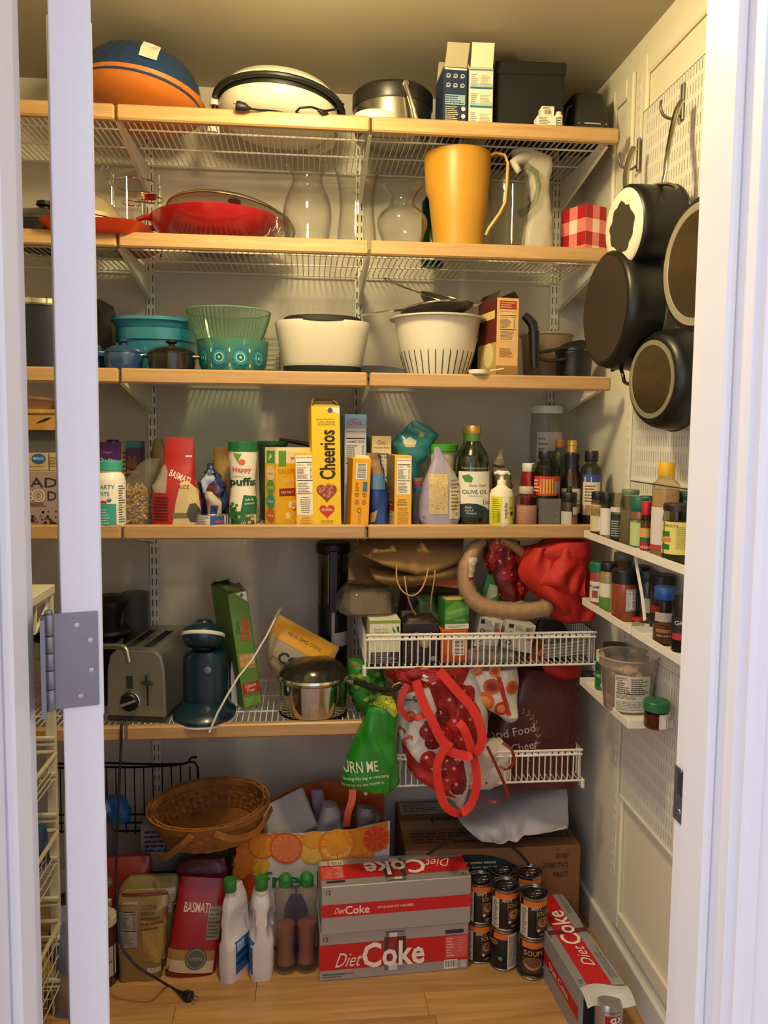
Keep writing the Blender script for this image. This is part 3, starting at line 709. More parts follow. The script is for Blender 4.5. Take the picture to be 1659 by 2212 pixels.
# dark projector-like machine
cx, W, Hh = spot(1236, 1318, 184, 1, 2.09)
t = thing('slide_grater', 'dark grey plastic appliance with sloped top at the right end of top shelf', 'appliance', (cx+.006, 2.09, z1))
R = [(.022, W*.50, .075, 0, .08), (.034, W*.52, .078, 0, .08), (.042, W*.525, .08, 0, .08), (.05, W*.51, .078, 0, .08), (Hh-.02, W*.43, .06, 0, .085), (Hh-.006, W*.41, .055, 0, .088), (Hh, W*.36, .045, 0, .09)]
m = MB().loft(R, 44, 6); part(m, 'housing', mat('2a2a29', .55, bump=.1, bs=300), t, smooth=30)
q = Pr(m, W, Hh, res=4); q.rect(.12, .33, .88, .36, 'a9a89e', 1); q.done(t, 'trim_line')
m = MB()
for sx in (-1, 1): m.box(sx*W*.38-.006, sx*W*.38+.006, .02, .14, 0, .024)
m.box(-W*.45, W*.45, .03, .13, .010, .024); part(m, 'feet', BLACK, t, smooth=0)
m = MB()
for i in range(4): m.tube([(-W*.5, .02+.02*i, .10-.012*i), (-W*.68, .0+.02*i, .085-.015*i), (-W*.76, .01, .045-.006*i), (-W*.66, .03, .012), (-W*.5, .05, .012)], .003, 8)
part(m, 'coiled_cord', BLACK, t)

# ================================================================ second shelf
n = 2; z2 = ZS[2]
def wire_thing(name, label, cat, loc, tubes, material=CHROME, group=None, pname='wire_frame'):
    t = thing(name, label, cat, loc, 0, group); m = MB()
    for pts, r, cl in tubes: m.tube(pts, r, 8, closed=cl)
    part(m, pname, material, t); return t
def circ(r, z, cx=0, cy=0, k=28, sy=1.): return [(cx+r*math.cos(2*PI*i/k), cy+r*sy*math.sin(2*PI*i/k), z) for i in range(k)]
p = A(90, 480, 2.14)
t = thing('covered_skillet', 'black skillet with dark lid behind the door gap, second shelf', 'pan', (p.x, 2.17, z2)); t.scale.z = 1.25
part(MB().lathe([(.10, 0), (.115, .008), (.12, .035)], 40, wall=.004), 'pan_body', BLACK, t)
part(MB().lathe([(.121, .036), (.12, .042), (.09, .06), (.05, .07), (.002, .072)], 40), 'lid', mat('4b4a46', .15, .4), t)
part(MB().tube([(-.10, -.03, .03), (-.16, -.07, .05), (-.23, -.10, .062)], [.009, .008, .010], 8), 'handle', BLACK, t)
part(MB().lathe([(.012, 0), (.013, .01), (.022, .014), (.02, .022)], 20, T_(0, 0, .07)), 'lid_knob', BLACK, t)
# long orange tray reaching over the front
x0, x1 = A(76, 490, 1.99).x, A(318, 496, 2.0).x
t = thing('serving_tray', 'flat orange red tray reaching over the second shelf front', 'tray', ((x0+x1)/2, 2.0, z2+.001), 0); W = x1-x0
R = [(0, W/2-.03, .15, 0, .13), (.004, W/2-.025, .155, 0, .13), (.020, W/2-.006, .172, 0, .13), (.026, W/2, .178, 0, .13)]
R += [(.026, W/2-.004, .174, 0, .13), (.018, W/2-.012, .166, 0, .13), (.007, W/2-.03, .15, 0, .13)]
part(MB().loft(R, 60, 5), 'tray_body', mat('d6401c', .35), t, smooth=40)
p = A(212, 470, 2.2)
t = thing('white_pot', 'cream white pot with shallow lid half behind the door', 'pot', (p.x-.03, 2.2, z2)); t.scale.z = 2.3
part(MB().lathe([(.075, 0), (.088, .005), (.09, .032)], 40), 'pot_body', mat('e6dcc0', .3), t)
part(MB().lathe([(.094, .033), (.095, .037), (.07, .052), (.03, .063), (.002, .065)], 40), 'lid', mat('d9cba4', .2, .5), t)
# chrome wire stand
p = A(292, 440, 2.25); O = (p.x, 2.25, z2+.005)
tb = [(circ(.067, .185), .0022, True), (circ(.034, .140, .045, -.03), .0022, True), (circ(.024, .126, .0, -.04), .0018, True)]
for a in (2.9, 4.6, .3, 1.5): tb.append(([(.067*math.cos(a), .067*math.sin(a), .186), (.067*math.cos(a), .067*math.sin(a), .0)], .0022, False))
tb.append(([(-.060, .02, .0), (-.061, .02, .215), (-.066, .02, .222)], .0022, False)); tb.append(([(.062, .02, .0), (.060, .02, .22)], .0022, False))
tb.append(([(-.061, .02, .190), (-.071, .015, .195), (-.076, .012, .204), (-.071, .01, .211)], .0018, False)); tb.append(([(-.09, .01, .222), (-.082, .0, .234), (-.074, .0, .224), (-.067, .0, .232)], .0018, False))
wire_thing('wire_stand', 'chrome wire ring stand between the orange tray and the red wok', 'stand', O, tb)
t = thing('spice_cup', 'small polished steel cup tipped against the red wok handle', 'cup', (p.x+.045, 2.20, z2+.138), 0, None, .3)
part(MB().lathe([(.02, 0), (.024, .004), (.027, .014), (.028, .016)], 28, wall=.002), 'cup_body', CHROME, t)
# red wok and its glass lid
cx, P_ = prof(470, 2.17, 2, [(500, 118), (480, 140), (455, 142)])
t = thing('red_wok', 'red enamel wok with side handle on second shelf', 'wok', (cx, 2.185, z2+.010), .0, None, -.04, .0)
part(MB().lathe([(.085, 0), (.115, .008), (.145, .028), (.165, .05), (.176, .066), (.178, .070)], 56, wall=.004), 'wok_body', mat('a3161c', .28, coat=.5), t)
hp = [(-.158, -.045, .064), (-.178, -.052, .066), (-.198, -.038, .064), (-.205, 0, .060), (-.198, .03, .064), (-.165, .045, .064)]
part(MB().tube(hp, [.014, .012, .009, .008, .009, .012], 10, flat=.6), 'loop_handle', mat('a3161c', .28, coat=.5), t)
t2 = thing('wok_cover', 'domed glass cover with steel rim leaning on the red wok', 'cover', (cx+.03, 2.235, z2+.098), 0, None, -.16, .13)
part(MB().lathe([(.170, 0), (.155, .014), (.12, .030), (.07, .042), (.02, .046), (.002, .046)], 56, wall=.003), 'lid_glass', glass('fdfdfa', .03, .8), t2)
part(MB().tube(circ(.172, 0, k=48), .0032, 8, closed=True), 'rim', mat('b7ac88', .25, 1.), t2)
part(MB().lathe([(.012, 0), (.009, .008), (.018, .012), (.016, .018)], 20, T_(0, 0, .044)), 'lid_knob', mat('2c2a26', .4), t2)
G1 = glass('fefefd', .015, .9); G2 = glass('fcfdfa', .015, 1.)
def vase(name, label, px, Y, rows, material=G1, wall=.0025, group=None, seg=40, n_=2, fn=None, dz=0):
    cx, P_ = prof(px, Y, n_, rows); t = thing(name, label, 'vase' if name != 'glass_jar' else 'jar', (cx, Y, zof(n_)+dz), 0, group)
    k = []; 
    for i in range(len(P_)-1):
        for j in range(3):
            u = j/3; u2 = u*u*(3-2*u) if False else u; k.append((P_[i][0]*(1-u)+P_[i+1][0]*u, P_[i][1]*(1-u)+P_[i+1][1]*u))
    k.append(P_[-1]); 
    for _ in range(3): k = [k[0]]+[((k[i-1][0]+2*k[i][0]+k[i+1][0])/4, (k[i-1][1]+2*k[i][1]+k[i+1][1])/4) for i in range(1, len(k)-1)]+[k[-1]]
    part(MB().lathe(k, seg, wall=wall, fn=fn), 'glass_body', material, t, smooth=60)
    r, z = k[-1]; part(MB().tube(circ(r-.001, z, k=seg), .0018, 8, closed=True), 'rim', material, t); return t
vase('glass_vase', 'clear glass hurricane vase with bulging belly, next to the wok lid', 664, 2.12, [(516, 44), (500, 50), (470, 54), (445, 52), (420, 44), (400, 34), (385, 31), (370, 38), (358, 47)])
vase('glass_vase', 'clear glass waisted vase with flared top, middle of second shelf', 771, 2.13, [(518, 45), (500, 42), (470, 38), (440, 37), (410, 40), (380, 45), (366, 49)])
vase('glass_vase', 'low round glass vase with narrow neck beside yellow pitcher', 869, 2.10, [(521, 34), (505, 50), (485, 56), (468, 52), (455, 38), (445, 27), (430, 24), (415, 33), (402, 42)])
vase('glass_jar', 'tiny glass jar with wire clip just in front of the wok lid', 598, 2.06, [(508, 30), (490, 30), (478, 24), (470, 25)], wall=.002)
p = A(590, 492, 2.03); wire_thing('wire_clip', 'bent steel clip on the second shelf edge below the wok lid', 'clip', (p.x, 2.02, LIP[2]+.002), [([(-.03, .01, 0), (-.012, .0, .008), (-.006, 0, .022), (.0, 0, .016), (.006, 0, .028), (.012, 0, .020)], .0014, False), ([(-.03, .02, .0), (0, .01, .004), (.012, 0, .012), (.018, 0, .026)], .0014, False)])
t, q, P_, m = turned('green_bottle', 'green glass bottle hidden behind yellow pitcher on second shelf', 935, 2.27, 2, [(519, 24), (440, 24), (420, 12), (405, 9)], None, 'bottle', glass('1e7a34', .03, .3))
# mustard pitcher
cx, P_ = prof(995, 2.12, 2, [(521, 51), (505, 54), (450, 61), (400, 65), (350, 68), (336, 67)])
t = thing('pitcher', 'tall mustard yellow plastic pitcher with long handle', 'pitcher', (cx-.006, 2.12, z2))
spout = lambda a, z: 1+(.10*max(0, math.cos(a-PI))**12 if z > .15 else 0)
k = []
for i in range(len(P_)-1):
    for j in range(3): u = j/3; k.append((P_[i][0]*(1-u)+P_[i+1][0]*u, P_[i][1]*(1-u)+P_[i+1][1]*u))
k.append(P_[-1]); YEL = mat('bd8a28', .4)
part(MB().lathe(k, 48, wall=.003, fn=spout), 'pitcher_body', YEL, t)
zt = P_[-1][1]; r = P_[-1][0]
part(MB().ribbon([(r-.008, -.02, zt-.006), (r+.012, -.03, zt-.002), (r+.032, -.036, zt-.008), (r+.040, -.038, zt-.03), (r+.038, -.04, zt-.08), (r+.034, -.04, zt-.13), (r+.020, -.038, zt-.158), (r-.006, -.032, zt-.195), (r-.012, -.028, zt-.21)], .020, .006, side=(.4, 1, 0)), 'handle', YEL, t, smooth=60)
# clear pitcher with round glass handle
cx, P_ = prof(1098, 2.14, 2, [(524, 40), (480, 42), (420, 44), (385, 42)])
t = thing('glass_pitcher', 'clear glass pitcher with curved handle right of the mustard pitcher', 'pitcher', (cx, 2.14, z2))
part(MB().lathe(P_, 40, wall=.003), 'glass_body', G2, t)
part(MB().tube([A(1120, 372, 2.09)-t.location, A(1140, 358, 2.08)-t.location, A(1158, 372, 2.08)-t.location, A(1164, 405, 2.08)-t.location, A(1156, 435, 2.08)-t.location, A(1138, 455, 2.08)-t.location, A(1122, 462, 2.09)-t.location], [.009, .008, .0075, .007, .007, .008, .010], 14), 'handle', glass('dfe4da', .02, .6), t, smooth=80)
# vacuum-bagged, bubble-like translucent wrap over a tall bottle
t, q, m = bag('wrapped_bottle', 'milky plastic wrapped glass bottle with bent neck, second shelf', [(524, 1128, 1196), (500, 1130, 1192), (470, 1138, 1190), (440, 1148, 1188), (410, 1142, 1184), (380, 1138, 1188), (355, 1120, 1193), (340, 1106, 1192), (328, 1104, 1160)], 2.12, 2, .05, None, 'bottle', 2.4, .004, 30, 3, material=glass('d9d2c4', .25, .35, .62), body='plastic_wrap')
m = MB().tube([A(1150, 340, 2.115)-t.location, A(1128, 340, 2.1)-t.location, A(1108, 352, 2.09)-t.location, A(1122, 372, 2.09)-t.location], [.016, .016, .012, .008], 12); part(m, 'wrap_end', glass('e2dccf', .2, .3, .7), t, smooth=60)
t, q, P_, m = turned('glass_tumbler', 'clear tumbler between wrapped bottle and gingham box', 1212, 2.2, 2, [(524, 16), (500, 18), (470, 19)], None, 'glass', G1, 'glass_body', .002)
# gingham tin
cx, W, Hh = spot(1258, 1303, 440, 2, 2.10)
t = thing('gingham_box', 'red pink and white checked box partly behind white-bottomed saucepan', 'box', (cx+.008, 2.10, z2), .45)
W, D = .075, .09; m = MB().box(-W/2, W/2, 0, D, 0, Hh*.97, b=.001); part(m, 'box_body', mat('e8cfc4', .5), t, smooth=0)
for ang, org in ((0, (0, 0, 0)), (-PI/2, (0, D/2, 0)), (PI/2, (0, D/2, 0))):
    q = Pr(m, W if ang == 0 else D, Hh*.97, ang=ang, org=org)
    for i in range(3):
        for j in range(4):
            c = ('b01c20', 'e0766c', 'f0b8ae', 'f3ded4')[((i % 2 == 0)*1 + (j % 2 == 1)*2) if True else 0]
            c = 'a8181e' if (i % 2 == 0 and j % 2 == 1) else ('e77f78' if (i+j) % 2 == 0 else 'f1d9cf'); q.rect(i/3, j/4, (i+1)/3, (j+1)/4, c, 0)
    q.done(t, 'checked_print')

# ================================================================ third shelf
z3 = ZS[3]
DK = mat('2b2d31', .35, .3)
cx, W, Hh = spot(55, 150, 665, 3, 2.16)
t = thing('stockpot', 'tall dark stockpot with steel rim, seen in the door gap', 'pot', (cx-.01, 2.18, z3))
part(MB().lathe([(.10, 0), (.108, .01), (.11, Hh-.004)], 44, wall=.004), 'pot_body', mat('2f3440', .35, .4), t)
part(MB().tube(circ(.111, Hh-.004, k=44), .003, 8, closed=True), 'rim', CHROME, t)
part(MB().lathe([(.108, Hh), (.107, Hh+.012), (.10, Hh+.016)], 44, wall=.003), 'steamer_rim', CHROME, t)
t = thing('green_dome', 'dark green rounded cover behind the stockpot in the door gap', 'cover', (cx+.02, 2.33, z3+Hh-.02)); part(MB().lathe([(.085, 0), (.085, .035), (.07, .05), (.02, .056)], 36), 'lid_body', mat('3a4a34', .45), t)
cx, W, Hh = spot(140, 243, 646, 3, 2.3)
t = thing('grey_tin', 'tall dark grey rounded pan standing on edge by the turquoise dishes', 'pan', (cx, 2.3, z3))
part(MB().prism([(W/2-.003, 0), (W/2, Hh-.04), (W/2-.008, Hh-.012), (W/2-.03, Hh), (-W/2, Hh-.005), (-W/2, 0)], 0, .05), 'pan_body', mat('45413c', .45), t, smooth=40)
p = A(222, 698, 2.2)
t = thing('saucepan', 'saucepan behind the door with chrome handle poking out', 'pan', (p.x-.13, 2.23, z3+.06)); part(MB().lathe([(.07, -.055), (.08, -.05), (.085, .02)], 36, wall=.003), 'pan_body', mat('6a6862', .3, 1.), t)
part(MB().tube([(.08, -.01, .012), (.105, -.02, .008), (.13, -.03, .002)], .004, 8), 'handle', CHROME, t); part(MB().lathe([(.008, 0), (.009, .01), (.006, .014)], 14, T_(.126, -.028, -.004)), 'handle_tip', BLACK, t)
def cocotte(label, px, Y, rows, hx, knob, ksz=1., lidrows=None, group='small covered pots'):
    cx, P_ = prof(px, Y, 3, rows); t = thing('cocotte', label, 'pot', (cx, Y, z3), 0, group); MM = mat(hx, .22, coat=.6)
    part(MB().lathe(P_, 40), 'pot_body', MM, t); r, z = P_[-1]
    part(MB().lathe([(r*1.03, z), (r*1.04, z+.003), (r*.9, z+.011), (r*.6, z+.018), (r*.2, z+.021), (.002, z+.021)], 40), 'lid', MM, t)
    part(MB().lathe([(.006*ksz, z+.019), (.006*ksz, z+.026), (.012*ksz, z+.030), (.012*ksz, z+.034), (.004, z+.037)], 20), 'lid_knob', knob, t)
    for s in (-1, 1): part(MB().tube([(s*(r-.004), -.014, z-.006), (s*(r+.010), -.010, z-.006), (s*(r+.012), .008, z-.006), (s*(r-.003), .014, z-.006)], .004, 8), 'side_handle', MM, t)
    return t
cocotte('small blue enamel pot cut by the door edge, third shelf', 200, 2.12, [(792, 20), (780, 24), (765, 24), (757, 20)], '2d4f7e', mat('2d4f7e', .3))
cocotte('small blue enamel covered pot with steel lid edge, third shelf', 268, 2.10, [(793, 36), (782, 42), (770, 43), (763, 41)], '274870', mat('274870', .3))
cocotte('small black covered pot with round knob, third shelf', 371, 2.07, [(797, 46), (786, 50), (772, 50), (766, 50)], '191712', BLACK, 1.2)
# turquoise casserole dishes
for i, (a, b, yt, yb, lab) in enumerate(((250, 425, 716, 790, 'lower turquoise baking dish of the two nested ones'), (240, 420, 692, 720, 'upper turquoise baking dish with a wide rim'))):
    pz = A(330, yb, 2.22).z if i else z3; pt = A(330, yt, 2.22).z; cxx = (A(a, 740, 2.22).x+A(b, 740, 2.22).x)/2; r = (A(b, 740, 2.22).x-A(a, 740, 2.22).x)/2; hh = pt-pz
    t = thing('baking_dish', lab, 'dish', (cxx, 2.25, pz), 0, 'turquoise baking dishes')
    part(MB().loft([(0, r*.84, .10, 0, 0), (.01, r*.9, .108, 0, 0), (hh*.75, r*.96, .118, 0, 0), (hh*.76, r, .123, 0, 0), (hh, r, .124, 0, 0), (hh, r-.008, .116, 0, 0), (hh-.012, r-.012, .11, 0, 0)], 56, 2.6), 'dish_body', mat('3a8aa0' if i else '2b7890', .3, coat=.4), t, smooth=50)
# nested glass bowls
t = thing('patterned_bowl', 'turquoise glass bowl printed with round medallions under the ribbed bowl', 'bowl', (A(503, 760, 2.13).x, 2.13, z3), 0)
cx, P_ = prof(503, 2.13, 3, [(799, 62), (790, 72), (765, 76), (738, 78)])
m = MB().lathe(P_, 48, wall=.003); part(m, 'bowl_body', glass('8cccc4', .05, .5, .22), t)
W = .19; q = Pr(m, 2*P_[-1][0], P_[-1][1], res=10, off=.0008)
for u, s in ((.14, .6), (.36, 1), (.64, 1), (.87, .6)):
    for k in range(12): a = 2*PI*k/12; q.disc(u+.09*s*math.cos(a), .47+.30*math.sin(a)*.95, .028*s, '1f6f86', 1, ry=.030, n=8)
    q.disc(u, .47, .088*s, '2f8f96', 2, ry=.098, n=18, rings=1); q.ring(u, .47, .05*s, .062*s, 'a8e0c6', 3, 14); q.disc(u, .47, .042*s, '1d5f86', 4, ry=.05, n=12, rings=1); q.disc(u, .47, .016*s, 'a8e0c6', 5, ry=.02, n=8, rings=1)
for u in (.25, .5, .76): q.disc(u, .66, .012, 'a8e0c6', 1, ry=.03, n=8); q.disc(u, .25, .012, 'a8e0c6', 1, ry=.03, n=8)
q.done(t, 'medallion_print')
rib = lambda a, z: 1+.03*abs(math.cos(a*30))
cx, P_ = prof(494, 2.12, 3, [(772, 55), (745, 66), (715, 78), (690, 86), (674, 90)]); z0_ = A(494, 772, 2.12).z-z3
t = thing('ribbed_bowl', 'large ribbed pale green glass bowl stacked in the patterned bowl', 'bowl', (cx, 2.125, z3))
P_[0] = (P_[0][0], max(P_[0][1], z0_)); part(MB().lathe([(P_[0][0]*.6, z0_-.003)]+[(r, z+(z0_ if i == 0 and z == 0 else 0)) for i, (r, z) in enumerate(P_)], 120, fn=rib, close=False), 'bowl_body', glass('c0dccd', .04, .8, .10), t, smooth=25)
part(MB().tube(circ(P_[-1][0], P_[-1][1], k=60), .002, 8, closed=True), 'rim', glass('b4dcc8', .04, .5, .3), t)
# white rack behind
t = thing('white_crate', 'white slatted plastic piece between glass bowls and salad spinner', 'rack', (A(588, 745, 2.3).x, 2.3, z3))
m = MB(); 
for i in range(9): m.box(-.022, .022, 0, .012, .008+i*.0135, .015+i*.0135)
part(m, 'slats', mat('cfc9b8', .5), t, smooth=0, kind='stuff'); part(MB().box(-.026, -.02, 0, .02, 0, .13).box(.02, .026, 0, .02, 0, .13), 'frame', mat('cfc9b8', .5), t, smooth=0)
# white oval container, black lid and base
cx, W, Hh = spot(592, 803, 690, 3, 2.09)
t = thing('oval_container', 'white oval container with black lid and black base', 'container', (cx, 2.15, z3))
a = W/2; hh = Hh
part(MB().loft([(0, a*.76, .075, 0, 0), (.018, a*.81, .083, 0, 0), (.028, a*.83, .085, 0, 0)], 56, 2.6), 'base', mat('1f1e1a', .5), t, smooth=50)
part(MB().loft([(.028, a*.82, .083, 0, 0), (.036, a*.85, .087, 0, 0), (hh*.8, a*.97, .10, 0, 0), (hh*.93, a, .104, 0, 0), (hh*.97, a*.99, .103, 0, 0), (hh*.975, a*.93, .098, 0, 0)], 56, 2.7), 'container_body', mat('d3ccbb', .4), t, smooth=50)
part(MB().loft([(hh*.93, a*.78, .096, .0, -.008), (hh*.95, a*.82, .10, .0, -.008), (hh*1.03, a*.82, .10, .0, -.008), (hh*1.05, a*.78, .095, 0, -.008)], 56, 2.4), 'lid', mat('24241f', .45), t, smooth=50)
# navy plate standing
t = thing('navy_plate', 'dark navy blue oval dish lying between container and colander', 'plate', (A(815, 790, 2.12).x, 2.16, z3), 0, None, .24)
part(MB().loft([(0, .05, .06, 0, 0), (.006, .065, .078, 0, 0), (.018, .083, .10, 0, 0), (.022, .087, .104, 0, 0), (.022, .083, .10, 0, 0), (.010, .06, .075, 0, 0)], 48, 2.1), 'plate_body', mat('172c44', .25, coat=.4), t, smooth=50)
# white colander with slots, and steel sieves in it
cx, P_ = prof(944, 2.14, 3, [(806, 62), (795, 70), (770, 78), (740, 84), (710, 89), (694, 92)])
t = thing('colander', 'deep white plastic colander with long curved slots', 'colander', (cx, 2.14, z3))
part(MB().lathe(P_+[(P_[-1][0]+.014, P_[-1][1]+.001), (P_[-1][0]+.015, P_[-1][1]+.005), (P_[-1][0]+.001, P_[-1][1]+.007), (P_[-1][0]-.004, P_[-1][1]-.002)], 56, close=False).lathe([(P_[0][0], .001), (.001, .001)], 56, close=False), 'bowl_body', mat('d6d0c2', .4), t)
m = MB(); P2 = P_; 
def rad(z):
    for i in range(len(P2)-1):
        if P2[i][1] <= z <= P2[i+1][1]: u = (z-P2[i][1])/(P2[i+1][1]-P2[i][1]); return P2[i][0]*(1-u)+P2[i+1][0]*u
    return P2[0][0]
for i in range(32):
    a = 2*PI*i/32
    pts = [((rad(z)+.0004)*math.cos(a+(.0 if 1 else 0)), (rad(z)+.0004)*math.sin(a), z) for z in [.006+.011*k*1.0 for k in range(7)]]
    m.ribbon(pts, .0022, .0012, side=(-math.sin(a), math.cos(a), 0))
part(m, 'slots', mat('2a2822', .8), t, kind='stuff', label='long narrow dark slots'); zt = P_[-1][1]
t = thing('wire_sieve', 'round steel sieve with long wire handle lying on the white colander', 'sieve', (cx, 2.14, z3+zt+.012), 0, None, -.05, -.10)
part(MB().tube(circ(.098, .022, k=40), .0028, 8, closed=True), 'rim', CHROME, t)
part(MB().lathe([(.03, -.004), (.06, .001), (.09, .014), (.097, .022)], 40, wall=.0008), 'mesh_bowl', glass('8d8a80', .3, .3, .35), t)
m = MB()
for s in (-.008, .008): m.tube([(-.095, s*.6-.02, .022), (-.15, s-.03, .018), (-.21, s-.04, .012), (-.213, -.04, .012)], .002, 6)
m.tube([(.097, -.012, .022), (.122, -.016, .026), (.122, .004, .026), (.097, .01, .022)], .0022, 6); part(m, 'handle_wires', CHROME, t)
t = thing('wire_sieve', 'tilted fine mesh sieve on top of the lower sieve on the colander', 'sieve', (cx+.022, 2.17, z3+zt+.045), 0, None, .30, .20)
part(MB().tube(circ(.072, .020, k=36), .0025, 8, closed=True), 'rim', mat('a39c8c', .3, 1.), t)
part(MB().lathe([(.02, -.014), (.05, -.006), (.066, .008), (.071, .019)], 36, wall=.0008), 'mesh_bowl', glass('7e7a70', .3, .3, .35), t)
part(MB().tube([(-.07, -.01, .02), (-.12, -.02, .028), (-.17, -.03, .040), (-.176, -.01, .036), (-.165, .0, .030), (-.12, -.0, .024), (-.072, .01, .02)], .0016, 6), 'handle_wires', mat('8f897a', .3, 1.), t)
t = thing('copper_bowl', 'small dark copper bowl peeking out under the sieves', 'bowl', (cx+.05, 2.15, z3+zt-.012)); part(MB().lathe([(.03, 0), (.048, .008), (.056, .028)], 30, wall=.002), 'bowl_body', mat('4f2a1c', .35, .3), t)
t, q, P_, m = turned('dark_kettle', 'dark glossy jar standing between the colander and tall carton', 1042, 2.2, 3, [(798, 26), (780, 30), (755, 28), (738, 16)], '1d1b1a', 'jar', rough=.2)
# measuring scoop
t = thing('scoop', 'white plastic measuring scoop lying on the third shelf edge', 'scoop', (A(1035, 800, 2.01).x, 2.012, LIP[3]), 0)
part(MB().lathe([(.018, 0), (.025, .002), (.027, .010), (.0275, .012)], 28, wall=.0015), 'scoop_bowl', mat('ece5d2', .45), t)
part(MB().ribbon([(.024, 0, .0105), (.045, -.004, .013), (.062, -.008, .0165)], .010, .0025, side=(0, 1, 0)), 'handle', mat('ece5d2', .45), t)
# rice cracker carton
t, q, m, W, Hh = carton('mix_carton', 'slim tan carton with brown red side and nutrition print, third shelf', 1072, 1122, 643, 3, 2.03, .13, 'd8ab6e', rz=.16)
q.rect(.12, .86, .88, .96, '9c3326', 1); q.lines(.18, .87, .82, .95, 3, 'd09a70', 2); q.nutrition(.1, .46, .9, .85, '120', 'd8b580', seed=4); q.lines(.14, .26, .86, .38, 6, '8f6a44', 7); q.rect(.0, .02, 1, .16, '9a7446', 1); q.done(t)
q = Pr(m, .13, Hh, ang=-PI/2, org=(0, .065, 0)); q.rect(0, .45, 1, 1, '5c1f18', 0); q.rect(0, 0, 1, .45, 'b99a5a', 0); q.disc(.6, .3, .25, 'd8cc90'); q.rect(.1, .75, .9, .85, 'd9c27a', 1); q.done(t, 'side_print')
flaps(t, W, Hh, .13, '3a2a20', (.2, .3, 1.1, 1.0), L=.35)
# clear tub behind, black gadgets
cx, P_ = prof(1180, 2.26, 3, [(806, 46), (780, 50), (725, 54)])
t = thing('clear_tub', 'cloudy clear plastic tub behind the black food mill', 'tub', (cx, 2.26, z3)); part(MB().lathe(P_, 36, wall=.002), 'tub_body', glass('cbb9a2', .15, .3, .3), t)
part(MB().tube(circ(P_[-1][0]+.002, P_[-1][1], k=36), .0035, 8, closed=True), 'rim', glass('d8ccb8', .15, .3, .4), t); part(MB().lathe([(P_[0][0]*.9, .004), (P_[1][0]*.9, P_[1][1]*.8)], 30), 'contents', mat('a07a5c', .8), t)
p = A(1160, 800, 2.08); bk = mat('101113', .4)
t = thing('food_mill', 'black plastic hand-cranked gadget with bent handle on third shelf', 'gadget', (p.x, 2.08, z3))
L_ = lambda x, y, Y=2.08: A(x, y, Y)-Vector((p.x, 2.08, z3))
part(MB().tube([L_(1155, 795), L_(1154, 770), L_(1154, 735), L_(1153, 715)], [.012, .0135, .0135, .015], 16), 'grip', bk, t)
part(MB().tube([L_(1153, 714), L_(1150, 700), L_(1140, 688), L_(1132, 681)], [.013, .013, .012, .010], 14), 'bent_handle', bk, t)
part(MB().tube([L_(1163, 762), L_(1190, 757, 2.1), L_(1215, 752, 2.12), L_(1240, 752, 2.13)], .007, 10, flat=.7).tube([L_(1163, 775), L_(1190, 780, 2.1), L_(1220, 775, 2.12)], .005, 10), 'crank_arm', bk, t)
cx, P_ = prof(1240, 2.16, 3, [(806, 34), (790, 36), (765, 38), (760, 40)])
part(MB().lathe(P_, 36, T_(cx-p.x, .08, 0)), 'hopper', bk, t); part(MB().lathe([(.052, 0), (.05, .012), (.03, .026), (.004, .03)], 36, T_(cx-p.x, .08, P_[-1][1]) @ Ry(-.25)), 'dome', bk, t)
# ================================================================ fourth shelf
z4 = ZS[4]
def rowz(t): return t
# door gap: cartons stacked
t, q, m, W, Hh = carton('granola_carton', 'mauve printed carton with big dark letters in the door gap', 62, 160, 1018, 4, 2.03, .16, '9c8a88')
q.text('MADE', .30, .80, .17, '2c2430', fit=1.12); q.text('GO', .12, .56, .17, 'c9c4c0', fit=.36); q.text('D', .52, .56, .17, '2c2430', bold=.01); q.ring(.22, .56, .12, .15, 'd0cac6', 4)
q.lines(.02, .36, .5, .44, 3, '5c4450', 3)
rd = random.Random(9)
for i in range(34): q.disc(rd.uniform(.02, .6), rd.uniform(.04, .28), rd.uniform(.02, .04), ('4a2c2a', '6e4438', '33201f')[i % 3], 1+i % 3, n=7)
q.done(t); zt = z4+Hh; t['category'] = 'box'
t, q, m, W, Hh = carton('cracker_box', 'pale yellow box with blue oval badge in the door gap', 60, 105, 978, zt, 2.05, .12, 'b9a878'); q.disc(.55, .66, .34, '1d5a9a', ry=.26); q.text('DELUXE'[:0] or 'BREAD', .55, .68, .16, 'd8e2ea', fit=.5); q.lines(.1, .2, .8, .3, 1, '8a7a50', 2); q.done(t); H3 = Hh
t, q, m, W, _ = carton('cracker_box', 'second pale yellow box, cut off by the door edge', 107, 150, 978, zt, 2.05, .12, 'b9a878'); q.lines(.05, .2, .4, .8, 4, '8a7a50', 2); q.done(t)
zt += H3
t, q, m, W, Hh = carton('grey_bin', 'plain dark grey bin under the wooden box in the door gap', 54, 160, 930, zt, 2.06, .16, '55555a'); zt += Hh
t = thing('wooden_box', 'small light wooden box with dark slot in the door gap', 'box', (A(100, 905, 2.04).x, 2.04, zt)); Hh = A(80, 884, 2.04).z-zt
WD = wood('a87a3e', 'cfa060', (8, 8, 1.5), .5, 0, 'wb'); m = MB().box(-.055, .06, 0, .12, 0, Hh-.012, b=.002); part(m, 'box_body', WD, t, smooth=0); part(MB().box(-.06, .065, -.004, .124, Hh-.012, Hh, b=.003), 'box_top', WD, t, smooth=0)
q = Pr(m, .115, Hh); q.poly([(.28, .3), (.5, .45), (.62, .62), (.5, .6), (.34, .42)], '2a1c12', 1); q.done(t, 'slot'); zt += Hh
